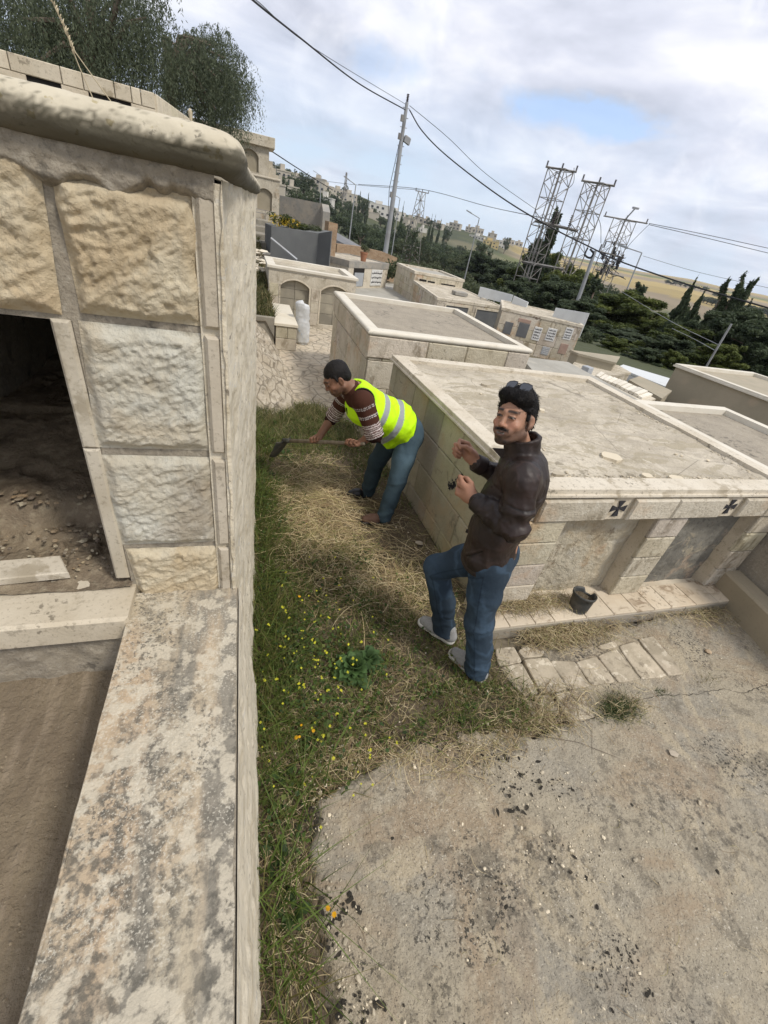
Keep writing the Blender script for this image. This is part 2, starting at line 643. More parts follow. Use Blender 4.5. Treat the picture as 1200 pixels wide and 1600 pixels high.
M['roof'] = mk('cement_roof_screed', (0.55, 0.495, 0.395), [
    ('noise', 1.1, 5, 0.42, 0.62, (0.37, 0.325, 0.25), 0.85),
    ('warp', 2.6, 7, 0.50, 0.64, (0.33, 0.29, 0.23), 0.6, (1, 2.4, 1)),
    ('warp', 3.2, 7, 0.56, 0.68, (0.54, 0.49, 0.40), 0.7, (1, 2.0, 1)),
    ('noise', 40, 6, 0.52, 0.66, (0.24, 0.205, 0.15), 0.6, None, (2.2, .42, .6)),
    ('noise', 9, 8, 0.55, 0.61, (0.23, 0.20, 0.145), 0.8, None, (1.2, .44, .57)),
    ('warp', 2.2, 7, 0.53, 0.58, (0.34, 0.295, 0.21), 0.75, (1, 2.2, 1)),
    ('noise', 20, 7, 0.56, 0.60, (0.58, 0.53, 0.43), 0.7, None, (1.5, .5, .6)),
    ('noise', 90, 4, 0.58, 0.66, (0.15, 0.13, 0.10), 0.5),
    ('vedge', 1.3, 0, 0.006, 0.002, (0.16, 0.14, 0.11), 0.6),
], [('noise', 30, 7, 0.8, 0.012), ('noise', 6, 6, 0.5, 0.04)], 0.95)
M['roof_grey'] = mk('grey_cement_screed', (0.37, 0.355, 0.31), [
    ('noise', 1.5, 5, 0.42, 0.62, (0.30, 0.285, 0.245), 0.8),
    ('noise', 30, 5, 0.56, 0.70, (0.22, 0.21, 0.18), 0.45),
    ('warp', 3, 5, 0.58, 0.7, (0.45, 0.42, 0.35), 0.6),
], [('noise', 30, 6, 0.5, 0.008)], 0.95)
M['grey_plaster'] = mk('grey_cement_render', (0.27, 0.26, 0.235), [
    ('noise', 2.5, 6, 0.42, 0.6, (0.37, 0.33, 0.27), 0.75),
    ('noise', 8, 6, 0.56, 0.68, (0.17, 0.16, 0.14), 0.6),
    ('warp', 5, 5, 0.62, 0.72, (0.50, 0.42, 0.33), 0.7),
], [('noise', 35, 6, 0.5, 0.006)], 0.95)
M['niche_plaster'] = mk('rough_niche_plaster', (0.46, 0.415, 0.32), [
    ('warp', 3.0, 6, 0.46, 0.60, (0.40, 0.32, 0.21), 0.75, (1, 1, .6)),
    ('warp', 8, 8, 0.53, 0.60, (0.27, 0.225, 0.155), 0.8, (1, 1, .8), (2.2, .42, .58)),
    ('noise', 6, 6, 0.58, 0.66, (0.54, 0.51, 0.43), 0.7),
    ('noise', 26, 7, 0.54, 0.60, (0.20, 0.16, 0.11), 0.75, (1, 1, .5), (3, .45, .58)),
    ('noise', 2.5, 5, 0.58, 0.68, (0.40, 0.23, 0.12), 0.6),
], [('noise', 18, 8, 1.0, 0.03), ('noise', 90, 5, 0.6, 0.005)], 0.95)
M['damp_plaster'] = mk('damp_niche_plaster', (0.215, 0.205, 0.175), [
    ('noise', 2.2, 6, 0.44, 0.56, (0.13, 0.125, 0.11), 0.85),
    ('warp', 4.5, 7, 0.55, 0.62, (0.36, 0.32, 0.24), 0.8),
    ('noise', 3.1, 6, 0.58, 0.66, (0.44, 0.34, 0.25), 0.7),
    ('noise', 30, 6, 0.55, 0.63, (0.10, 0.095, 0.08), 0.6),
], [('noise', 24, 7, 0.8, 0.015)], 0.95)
M['plinth'] = mk('muddy_plinth_slab', (0.60, 0.535, 0.425), [
    ('noise', 3.2, 6, 0.46, 0.60, (0.52, 0.44, 0.33), 0.8),
    ('warp', 6, 7, 0.54, 0.61, (0.27, 0.205, 0.14), 0.8, (1, 1.6, 1), (2, .44, .58)),
    ('noise', 24, 6, 0.56, 0.62, (0.17, 0.13, 0.09), 0.7, None, (3, .46, .58)),
], [('noise', 60, 5, 0.4, 0.004)], 0.9, tint=True)
M['render_tan'] = mk('tan_cement_render', (0.36, 0.315, 0.235), [
    ('noise', 1.3, 5, 0.42, 0.62, (0.30, 0.27, 0.20), 0.8),
    ('vsm', 2.2, 0, 0.30, 0.16, (0.46, 0.36, 0.26), 0.45),
    ('noise', 40, 5, 0.55, 0.7, (0.24, 0.21, 0.15), 0.4),
], [('noise', 45, 5, 0.4, 0.004)], 0.95, tint=True)
M['dark_render'] = mk('dark_grey_render', (0.125, 0.130, 0.130), [
    ('noise', 1.1, 5, 0.42, 0.62, (0.155, 0.160, 0.158), 0.8),
    ('noise', 20, 5, 0.56, 0.7, (0.10, 0.104, 0.105), 0.4),
], [('noise', 50, 4, 0.2, 0.003)], 0.85)
M['door_metal'] = mk('grey_metal_door', (0.115, 0.12, 0.125), [
    ('noise', 3, 5, 0.45, 0.65, (0.15, 0.155, 0.155), 0.8),
    ('noise', 25, 5, 0.6, 0.7, (0.20, 0.16, 0.12), 0.4)], (), 0.6)
M['beige_panel'] = mk('beige_infill_panel', (0.33, 0.29, 0.215), [
    ('noise', 3, 5, 0.45, 0.65, (0.28, 0.245, 0.18), 0.8)], [('noise', 40, 4, 0.3, 0.004)], 0.9)
M['concrete_block'] = mk('grey_concrete_infill', (0.30, 0.275, 0.225), [
    ('noise', 4, 5, 0.45, 0.65, (0.38, 0.345, 0.275), 0.8),
    ('noise', 1.6, 5, 0.52, 0.62, (0.21, 0.195, 0.165), 0.7)], [('noise', 35, 4, 0.4, 0.006)], 0.93, tint=True)
M['brick'] = mk('brown_rubble_brick', (0.30, 0.20, 0.12), [
    ('vcol', 9, 0, 0.2, 0.9, (0.40, 0.29, 0.19), 0.8, (1, 1, 2)),
    ('vedge', 9, 0, 0.05, 0.0, (0.36, 0.31, 0.24), 0.8, (1, 1, 2)),
    ('noise', 2, 5, 0.5, 0.7, (0.20, 0.14, 0.09), 0.6)], [('noise', 20, 4, 0.5, 0.03)], 0.95)
M['white_sheet'] = mk('white_metal_sheet', (0.60, 0.62, 0.62), [('noise', 1.5, 4, 0.5, 0.7, (0.48, 0.49, 0.48), 0.6)], (), 0.5)
M['plaque'] = mk('white_marble_plaque', (0.66, 0.66, 0.64), [('noise', 6, 5, 0.5, 0.7, (0.52, 0.52, 0.51), 0.6)], (), 0.5)
M['plaque_pink'] = mk('reddish_marble_plaque', (0.36, 0.25, 0.20), [('noise', 6, 5, 0.45, 0.7, (0.45, 0.36, 0.28), 0.6)], (), 0.6)
M['plaque_grey'] = mk('grey_marble_plaque', (0.36, 0.38, 0.40), [('noise', 6, 5, 0.45, 0.7, (0.28, 0.29, 0.31), 0.6)], (), 0.6)
M['ink'] = mk('black_engraved_paint', (0.025, 0.025, 0.03), [('noise', 40, 4, 0.5, 0.7, (0.07, 0.065, 0.06), 0.6)], (), 0.8)
M['recess_shade'] = mk('black_recess_shade', (0.02, 0.018, 0.016), (), (), 1.0)  # flat near-black colour standing in for the shade inside openings

M['slab'] = mk('broken_concrete_ground', (0.36, 0.315, 0.235), [
    ('noise', 1.1, 6, 0.44, 0.56, (0.285, 0.262, 0.215), 0.85),
    ('warp', 1.0, 6, 0.48, 0.60, (0.31, 0.235, 0.155), 0.7, (.8, 1.5, 1)),
    ('warp', 1.7, 8, 0.52, 0.58, (0.41, 0.35, 0.25), 0.9, (1.3, 1.3, 1)),
    ('noise', 3.6, 8, 0.585, 0.62, (0.17, 0.15, 0.115), 0.65),
    ('noise', 10, 7, 0.54, 0.64, (0.23, 0.20, 0.15), 0.6, None, (1.6, .44, .58)),
    ('noise', 24, 7, 0.50, 0.60, (0.13, 0.115, 0.09), 0.85, None, (2.3, .50, .62)),
    ('noise', 34, 6, 0.52, 0.64, (0.42, 0.37, 0.28), 0.55),
    ('noise', 60, 5, 0.54, 0.60, (0.05, 0.046, 0.038), 0.95, None, (2.0, .52, .62)),
    ('noise', 95, 4, 0.60, 0.66, (0.62, 0.57, 0.47), 0.75, None, (4, .40, .60)),
    ('noise', 130, 3, 0.58, 0.66, (0.09, 0.08, 0.065), 0.7),
], [('noise', 60, 7, 1.0, 0.012), ('noise', 15, 7, 0.7, 0.03), ('noise', 220, 3, 0.6, 0.002)], 0.97)
M['soil'] = mk('brown_dry_soil', (0.125, 0.096, 0.062), [
    ('noise', 4, 6, 0.42, 0.62, (0.085, 0.066, 0.042), 0.8),
    ('noise', 24, 6, 0.52, 0.68, (0.20, 0.16, 0.105), 0.6),
    ('noise', 90, 4, 0.58, 0.70, (0.36, 0.32, 0.24), 0.5),
], [('noise', 40, 6, 0.8, 0.02), ('noise', 120, 4, 0.6, 0.006)], 0.98)
M['yard_soil'] = mk('trodden_courtyard_soil', (0.215, 0.172, 0.115), [
    ('noise', 3, 5, 0.42, 0.62, (0.165, 0.128, 0.088), 0.8),
    ('noise', 7, 6, 0.52, 0.66, (0.28, 0.225, 0.16), 0.65, (3.5, .5, 1)),
    ('noise', 110, 3, 0.63, 0.72, (0.36, 0.31, 0.24), 0.5),
], [('noise', 50, 7, 0.9, 0.014), ('noise', 18, 6, 0.7, 0.03)], 0.98)
M['flag'] = mk('irregular_flagstone', (0.53, 0.465, 0.36), [
    ('vcol', 4.4, 0, 0.1, 0.95, (0.42, 0.36, 0.27), 0.75),
    ('noise', 8, 6, 0.5, 0.7, (0.38, 0.30, 0.21), 0.5),
    ('noise', 2, 4, 0.5, 0.7, (0.50, 0.40, 0.29), 0.6),
    ('vedge', 4.4, 0, 0.060, 0.028, (0.27, 0.235, 0.18), 0.85),
], [('vedge', 4.4, 0, 0.8, 0.02), ('noise', 40, 5, 0.4, 0.006)], 0.93)
M['flag_rough'] = mk('rubble_flagstone', (0.56, 0.50, 0.40), [
    ('vcol', 5.2, 0, 0.1, 0.95, (0.40, 0.34, 0.25), 0.7, (1.5, .8, 1)),
    ('noise', 9, 6, 0.5, 0.66, (0.33, 0.27, 0.19), 0.6),
    ('warp', 5, 5, .52, .62, (.25, .21, .155), .7, (1.5, .7, 1)),
    ('vedge', 5.2, 0, 0.065, 0.02, (0.20, 0.17, 0.125), 0.8, (1.5, .8, 1)),
], [('noise', 9, 6, 1.0, 0.08), ('noise', 40, 6, 0.8, 0.012)], 0.95)
M['terrain'] = mk('hill_ground', (1, 1, 1), (), [('noise', 0.8, 5, 0.5, 0.3)], 0.98, tint=True)
M['asphalt'] = mk('grey_asphalt', (0.17, 0.17, 0.175), [('noise', 0.8, 4, .4, .7, (0.22, .22, .22), .6)], (), 0.9)
M['straw'] = mk('dry_straw', (1, 1, 1), (), (), 0.85, tint=True)
M['leaf'] = mk('green_leaf', (1, 1, 1), (), (), 0.6, tint=True, spec=0.25)
_t = M['leaf'].node_tree
_tr = _t.nodes.new('ShaderNodeBsdfTranslucent')
_ms = _t.nodes.new('ShaderNodeMixShader')
_ms.inputs[0].default_value = 0.35
_pb = [n for n in _t.nodes if n.type == 'BSDF_PRINCIPLED'][0]
_src = _pb.inputs['Base Color'].links[0].from_socket
_t.links.new(_src, _tr.inputs['Color'])
_t.links.new(_pb.outputs[0], _ms.inputs[1])
_t.links.new(_tr.outputs[0], _ms.inputs[2])
_t.links.new(_ms.outputs[0], [n for n in _t.nodes if n.type == 'OUTPUT_MATERIAL'][0].inputs[0])
M['bark'] = mk('grey_brown_bark', (0.13, 0.10, 0.075), [('noise', 6, 5, .4, .7, (0.20, .165, .125), .7, (1, 1, .3))], [('noise', 12, 5, 0.6, 0.05)], 0.95)
M['steel'] = mk('galvanised_steel', (0.30, 0.285, 0.265), [('noise', 1.4, 4, .45, .65, (0.20, .17, .14), .7)], (), 0.55, metal=0.3)
M['pole'] = mk('weathered_metal_pole', (0.34, 0.35, 0.36), [('noise', 1, 4, .45, .65, (0.26, .25, .24), .7)], (), 0.5, metal=0.2)
M['cable'] = mk('black_rubber_cable', (0.025, 0.025, 0.027), (), (), 0.6)
M['wire'] = mk('thin_grey_wire', (0.10, 0.11, 0.12), (), (), 0.5)
M['ceramic'] = mk('brown_ceramic_insulator', (0.07, 0.05, 0.045), (), (), 0.35)
M['house'] = mk('pale_stone_house', (0.44, 0.40, 0.33), [('noise', 0.25, 4, .4, .7, (0.44, .40, .33), .6)], (), 0.9, tint=True)
M['glass'] = mk('dark_window_glass', (0.05, 0.055, 0.06), (), (), 0.25)
M['terracotta'] = mk('terracotta_pot', (0.34, 0.16, 0.09), [('noise', 12, 4, .4, .7, (0.26, .13, .08), .6)], (), 0.85)

# ================================================================ TERRAIN (one sheet to the horizon)
SKY = [(360, 240), (430, 257), (480, 277), (520, 293), (560, 305), (600, 322), (640, 336), (680, 346), (720, 357), (760, 369), (800, 381),
       (840, 392), (880, 399), (920, 406), (960, 415), (1000, 424), (1040, 430), (1080, 436), (1120, 446), (1160, 454), (1200, 462), (1260, 478)]
_sa = np.array([math.atan2(ray(u, v)[0], ray(u, v)[1]) for u, v in SKY])
_se = np.array([ray(u, v)[2] / math.hypot(ray(u, v)[0], ray(u, v)[1]) for u, v in SKY])


def t_h(X, Y):
    r = np.hypot(X, Y) + 1e-6
    a = np.arctan2(X, Y)
    aa = np.clip(a, _sa[0], _sa[-1])
    e = np.interp(aa, _sa, _se)
    s = np.clip((aa - 0.05) / 0.85, 0, 1)            # 0 left (town) .. 1 right (fields)
    rs = 480 + 1100 * sstep(0.45, 0.8, s)           # distance of the skyline
    zs = EYE + e * rs
    back = np.abs(a) > 1.75
    r1 = 23 - 8.5 * sstep(0.25, 0.75, s)
    zk = np.zeros_like(r)
    z60 = -2.6 - 1.2 * s
    z130 = -3.4 - 4.5 * s
    z300 = -2.0 - 12.5 * s
    z60 = z60 + 3.0 * (1 - sstep(0.0, 0.22, s))
    z130 = z130 + 6.0 * (1 - sstep(0.0, 0.25, s))
    z300 = z300 + 12 * (1 - sstep(0.0, 0.35, s))
    ks = [r1, 60, 130, 300, rs]
    kz = [-0.05, z60, z130, z300, zs]
    z = np.full_like(r, -0.05)
    for i in range(4):
        t = sstep(0, 1, (r - ks[i]) / (ks[i + 1] - ks[i])) if i != 3 else np.clip((r - ks[i]) / (ks[i + 1] - ks[i]), 0, 1) ** 0.9
        z = np.where(r > ks[i], kz[i] + (kz[i + 1] - kz[i]) * t, z)
    z = np.where(r > rs, zs - (r - rs) * 0.02, z)
    z = z + (fbm(X / 30, Y / 30, 3, 5) - 0.5) * 3.0 * sstep(50, 150, r) * (1 - 0.9 * sstep(0.85, 1.0, r / rs))
    return z


def t_z(x, y):
    return float(t_h(np.array([float(x)]), np.array([float(y)]))[0])


def build_terrain():
    na = 300
    rr = np.concatenate([np.linspace(0.0, 30, 20), np.geomspace(31, 3200, 120)])
    aa = np.linspace(-math.pi, math.pi, na + 1)
    fine = np.interp(np.linspace(0, 1, na + 1), [0, 0.2, 0.8, 1], [-math.pi, -0.35, 1.35, math.pi])
    A, Rr = np.meshgrid(fine, rr, indexing='ij')
    X, Y = Rr * np.sin(A), Rr * np.cos(A)
    Z = t_h(X, Y)
    v = np.stack([X, Y, Z], -1).reshape(-1, 3)
    i, j = np.meshgrid(np.arange(na), np.arange(len(rr) - 1), indexing='ij')
    k = len(rr)
    a = (i * k + j).ravel()
    f = np.stack([a, a + 1, a + k + 1, a + k], -1)
    s = np.clip((A - 0.05) / 0.85, 0, 1)
    n1 = fbm(X / 9, Y / 9, 4, 2)
    n2 = fbm(X / 45, Y / 45, 3, 8)
    green = np.array([0.070, 0.080, 0.034])
    dry = np.array([0.24, 0.20, 0.12])
    scrub = np.array([0.05, 0.06, 0.03])
    w = sstep(0.35, 0.65, n1)[..., None]
    c = green * w + scrub * (1 - w)
    w2 = 0.8 * sstep(0.52, 0.66, n2)[..., None]
    c = c * (1 - 0.5 * w2) + dry * 0.5 * w2
    near = (1 - sstep(20, 32, Rr))[..., None]
    c = c * (1 - near) + (np.array([0.20, 0.17, 0.12]) * (0.7 + 0.6 * n1[..., None])) * near
    dk = (sstep(12, 15, Rr) * sstep(.30, .5, s) * (1 - sstep(60, 90, Rr)))[..., None]
    c = c * (1 - dk) + np.array([.055, .062, .030]) * (.7 + .7 * n1[..., None]) * dk
    fm = (sstep(0.50, 0.60, s) * sstep(300, 420, Rr))[..., None]
    band = fbm(Rr / 210 + 3.2 * s, s * 3.0, 2, 21)
    gold = np.array([0.36, 0.275, 0.11])
    olive = np.array([0.13, 0.145, 0.05])
    brown = np.array([0.25, 0.20, 0.13])
    q = np.floor((Rr + 160 * s + 60 * vnoise(s * 6, Rr / 300, 4)) / 135).astype(int) % 6
    pal = np.array([gold, brown, gold, olive, brown * 0.9, gold * 0.85])
    cf = pal[q] * (0.85 + 0.3 * n2[..., None])
    c = c * (1 - fm) + cf * fm
    o = np_mesh('ground', v, f, M['terrain'], vcol=c.reshape(-1, 3), smooth=True)
    tag(o, kind='structure')


build_terrain()


# ---------------------------------------------------------------- sheets round the tombs
def inpoly_sd(X, Y, poly):
    """signed distance (positive inside) to a polygon, numpy"""
    P = np.array(poly, float)
    d = np.full(X.shape, 1e9)
    ins = np.zeros(X.shape, bool)
    n = len(P)
    for i in range(n):
        a, b = P[i], P[(i + 1) % n]
        e = b - a
        t = np.clip(((X - a[0]) * e[0] + (Y - a[1]) * e[1]) / (e @ e), 0, 1)
        d = np.minimum(d, np.hypot(X - a[0] - t * e[0], Y - a[1] - t * e[1]))
        c = ((a[1] > Y) != (b[1] > Y)) & (X < (b[0] - a[0]) * (Y - a[1]) / (b[1] - a[1] + 1e-12) + a[0])
        ins ^= c
    return np.where(ins, d, -d)


WEED = [(-0.05, -1.0), (0.24, -1.0), (0.23, 0.25), (0.27, 0.78), (0.5, 0.84), (0.8, 0.95), (1.25, 0.95), (1.5, 0.88), (1.72, 0.98), (1.60, 1.35), (1.62, 1.8),
        (1.60, 3.0), (1.50, 4.6), (1.3, 5.3), (0.95, 5.75), (0.45, 5.55), (0.1, 5.6), (-0.05, 5.5)]


def weed_h(X, Y):
    return 0.0 + (fbm(X * 3, Y * 3, 4, 1) - 0.5) * 0.07 + 0.03 * sstep(0.25, 0.0, X) + 0.05 * sstep(0.5, 0.1, X) * sstep(2.0, 3.2, Y) * sstep(5.4, 4, Y)


def slab_h(X, Y):
    sd = inpoly_sd(X + (fbm(X * 9, Y * 9, 3, 9) - .5) * .12, Y + (fbm(X * 9, Y * 9, 3, 19) - .5) * .12,
                   [(0.26, -4), (0.25, 0.80), (0.5, 0.88), (0.8, 0.99), (1.25, 0.99), (1.55, 0.90), (1.85, 0.96), (1.95, 1.50), (5.2, 1.62), (9, 1.3), (9, -4)])
    z = -0.07 + 0.085 * sstep(-0.02, 0.02, sd)
    p = fbm(X * 1.9 + 4, Y * 1.5, 5, 31)
    pv = inpoly_sd(X, Y, [(1.56, 1.10), (3.0, 1.06), (3.05, 1.5), (1.55, 1.5)])
    z = z + 0.006 * sstep(-.03, .02, pv)
    z = z - 0.014 * sstep(0.60, 0.63, p) - 0.006 * sstep(.56, .6, fbm(X * 6, Y * 6, 3, 37)) + (fbm(X * 22, Y * 22, 3, 3) - .5) * 0.006 + (fbm(X * 1.2, Y * 1.2, 2, 13) - .5) * 0.02
    return z


v, f = grid(np.arange(-0.25, 1.9, 0.03), np.arange(-1.2, 6.4, 0.03), lambda X, Y: weed_h(X, Y) - 0.10 * sstep(0.03, -0.10, inpoly_sd(X, Y, WEED)))
tag(np_mesh('weedy_ground', v, f, M['soil'], smooth=True), kind='structure')
v, f = grid(np.concatenate([np.arange(0.12, 3.2, 0.02), np.arange(3.2, 9, 0.2)]), np.concatenate([np.arange(-4, -0.6, 0.2), np.arange(-0.6, 1.66, 0.02)]), slab_h)
tag(np_mesh('concrete_pavement', v, f, M['slab'], smooth=True), kind='structure')
b = MB()
b.prism([(0.45, 5.2), (1.75, 5.2), (1.70, 7.9), (5.6, 7.9), (5.4, 10.9), (0.0, 10.9), (0.0, 8.0), (0.62, 8.0)], -0.06, 0.0)
tag(b.build('flagstone_path', M['flag']), kind='structure')
b = MB()
b.prism([(2.4, 10.92), (5.3, 10.92), (6.1, 16.8), (7.5, 21.5), (3.6, 21.5), (3.0, 17.0), (2.5, 13)], -0.05, 0.01)
tag(b.build('cement_path', M['roof_grey']), kind='structure')
xs, ys = np.linspace(0.0, 0.72, 26), np.linspace(5.25, 8.45, 60)


def emb(X, Y):
    foot = 0.66 - 0.05 * sstep(6, 8, Y)
    t = np.clip((foot - X) / foot, 0, 1)
    top = np.interp(Y, [5.25, 5.6, 7.6, 8.45], [-0.03, 0.36, 0.62, 0.60])
    return np.where(X < foot, t ** 0.85 * top, -0.05) + (fbm(X * 5, Y * 5, 2, 7) - .5) * 0.05


v, f = grid(xs, ys, emb)
v[:, 2] += .07 * sstep(.45, .6, fbm(v[:, 0] * 7, v[:, 1] * 5, 3, 17)) * (v[:, 2] > .03)
o = np_mesh('flagstone_embankment', v, f, M['flag_rough'], smooth=True)
tag(o, kind='structure')
b = MB()
b.obox((-.1, 8.40, -.05), (.64, 0, 0), (0, 0, .60), (0, -.07, 0), 0, (.8, .8, .8), .012)
b.box(-.2, .54, 8.40, 8.9, -.05, .50, 0, (.5, .45, .38))
tag(b.build('stone_kerb', M['concrete_block']), 'grey stone kerb at the top of the flagstone embankment, left of the bench block', 'kerb')
xs, ys = np.linspace(-4.5, 0.56, 30), np.linspace(8.3, 20.5, 50)
v, f = grid(xs, ys, lambda X, Y: 0.47 + (Y - 8.3) * 0.075 + (fbm(X * 2, Y * 2, 3, 6) - .5) * 0.15 - 0.3 * sstep(0.46, 0.56, X) * sstep(12.5, 12, Y))
tag(np_mesh('grassy_bank', v, f, M['soil'], smooth=True), kind='structure')
b = MB()
b.prism([(0.50, 10.0), (0.56, 10.0), (0.56, 20.4), (0.50, 20.4)], -0.05, [0.4, 0.4, 1.3, 1.3])
tag(b.build('bank_side', M['soil']), kind='structure')
v, f = grid(np.arange(-3.0, -0.28, 0.04), np.arange(-2.0, 1.5, 0.04), lambda X, Y: 0.575 + (fbm(X * 4, Y * 4, 4, 12) - .5) * .03 + 0.035 * sstep(1.15, 1.35, Y))
tag(np_mesh('courtyard_ground', v, f, M['yard_soil'], smooth=True), kind='structure')


# ================================================================ ashlar facing
def lerp(a, b, t):
    return a + (b - a) * t


def ashlar(mb, p0, p1, z0, z1, nrm, rows, length, th=0.022, gap=0.006, holes=(), m=0, seed=1, ch=0.007, jit=0.3, tintv=0.10, shear=0):
    """bush-hammered blocks in courses on a vertical face from p0 to p1 (xy), skipping holes (s0, s1, z0, z1)"""
    rg = random.Random(seed)
    p0, p1 = Vector((p0[0], p0[1], 0)), Vector((p1[0], p1[1], 0))
    Ltot = (p1 - p0).length
    u = (p1 - p0).normalized()
    n = Vector((nrm[0], nrm[1], 0)).normalized()
    hs = [h for h in rows]
    tot = sum(hs)
    z = z0
    for k, h in enumerate(hs):
        h = h / tot * (z1 - z0)
        cuts = [0.0]
        s = length * (0.5 if k % 2 else 1.0) * rg.uniform(1 - jit, 1 + jit)
        while s < Ltot - length * 0.35:
            cuts.append(s)
            s += length * rg.uniform(1 - jit, 1 + jit)
        cuts.append(Ltot)
        for hh in holes:
            if hh[2] < z + h * .6 and hh[3] > z + h * .4:
                cuts = [c for c in cuts if not (hh[0] < c < hh[1])] + [hh[0], hh[1]]
        cuts = sorted(set(cuts))
        for a, b_ in zip(cuts[:-1], cuts[1:]):
            mid = (a + b_) / 2
            if b_ - a < 0.02 or any(hh[0] - 1e-4 <= mid <= hh[1] + 1e-4 and hh[2] < z + h * .6 and hh[3] > z + h * .4 for hh in holes):
                continue
            q = rg.uniform(1 - tintv, 1 + tintv)
            c = (q, q * rg.uniform(.97, 1.01), q * rg.uniform(.9, 1.03))
            o = p0 + u * (a + gap / 2) + Vector((0, 0, z + gap / 2))
            mb.obox(o, u * (b_ - a - gap), Vector((0, 0, h - gap)), n * th, m, c, ch)
        z += h
    return mb


def bull(r0, z, rad, k=7):
    """profile of a bullnose: starts inside on top, rolls over the front and ends underneath"""
    pr = [(r0, z + rad)]
    for i in range(k + 1):
        w = math.pi / 2 - math.pi * i / k
        pr.append((math.cos(w) * rad, z + math.sin(w) * rad))
    pr.append((r0, z - rad))
    return pr


# ================================================================ NEAR TOMB (left edge of the picture)
def rock_patch(x0, x1, z0, z1, seed, depth=0.035, yf=1.36, step=0.0042, edge=0.02, warm=0.5, skew=(0, 0, 0, 0)):
    """rock-faced block on the plane y=yf, bulging toward -y; skew = x offsets of bl, br, tl, tr"""
    nx, nz = max(4, int((x1 - x0) / step)), max(4, int((z1 - z0) / step))
    S, T = np.meshgrid(np.linspace(0, 1, nx), np.linspace(0, 1, nz), indexing='ij')
    X = (x0 + skew[0]) * (1 - S) * (1 - T) + (x1 + skew[1]) * S * (1 - T) + (x0 + skew[2]) * (1 - S) * T + (x1 + skew[3]) * S * T
    Z = z0 + (z1 - z0) * T
    ed = np.minimum(np.minimum(S * (x1 - x0), (1 - S) * (x1 - x0)), np.minimum(T * (z1 - z0), (1 - T) * (z1 - z0)))
    edn = ed + (fbm(X * 16, Z * 16, 3, seed + 5) - .5) * edge * 1.3
    env = sstep(0.0, edge * 1.6, edn)
    big = fbm(X * 6.0, Z * 5, 3, seed)
    a = X * 1.0 + Z * 0.75
    b_ = -X * 0.6 + Z
    w1 = fbm(a * 10 + 2.2 * big, b_ * 24 + 1.5 * fbm(X * 9, Z * 9, 2, seed + 6), 3, seed + 2)
    rid = 1 - np.abs(2 * w1 - 1)
    rid = np.where(rid > .75, rid, .75 + (rid - .75) * .8)
    w2 = fbm(a * 30, b_ * 52, 3, seed + 21)
    rid2 = 1 - np.abs(2 * w2 - 1)
    fac = np.floor(fbm(X * 11, Z * 13, 2, seed + 12) * 6) / 6
    n3_ = fbm(X * 90, Z * 90, 3, seed + 9)
    pits = sstep(0.60, 0.70, fbm(X * 30, Z * 30, 2, seed + 14))
    D = depth * .72 * (0.42 + 0.42 * big + 0.50 * (rid - .5) + 0.22 * (rid2 - .5) + .30 * (fac - .4) + 0.16 * (n3_ - .5) - 0.14 * pits)
    Y = yf + 0.004 - env * np.maximum(D, 0.002)
    v = np.stack([X, Y, Z], -1).reshape(-1, 3)
    i, j = np.meshgrid(np.arange(nx - 1), np.arange(nz - 1), indexing='ij')
    q = (i * nz + j).ravel()
    f = np.stack([q, q + nz, q + nz + 1, q + 1], -1)
    wv = sstep(0.35, 0.65, fbm(X * 5 + 3, Z * 4, 3, seed + 30) + (warm - .5))[..., None]
    c = np.array([0.98, 0.91, 0.78]) * wv + np.array([0.96, 0.98, 0.98]) * (1 - wv)
    c = c * (0.72 + 0.45 * sstep(0.0, 0.9, D / depth))[..., None] if False else c
    return v, f, c.reshape(-1, 3)


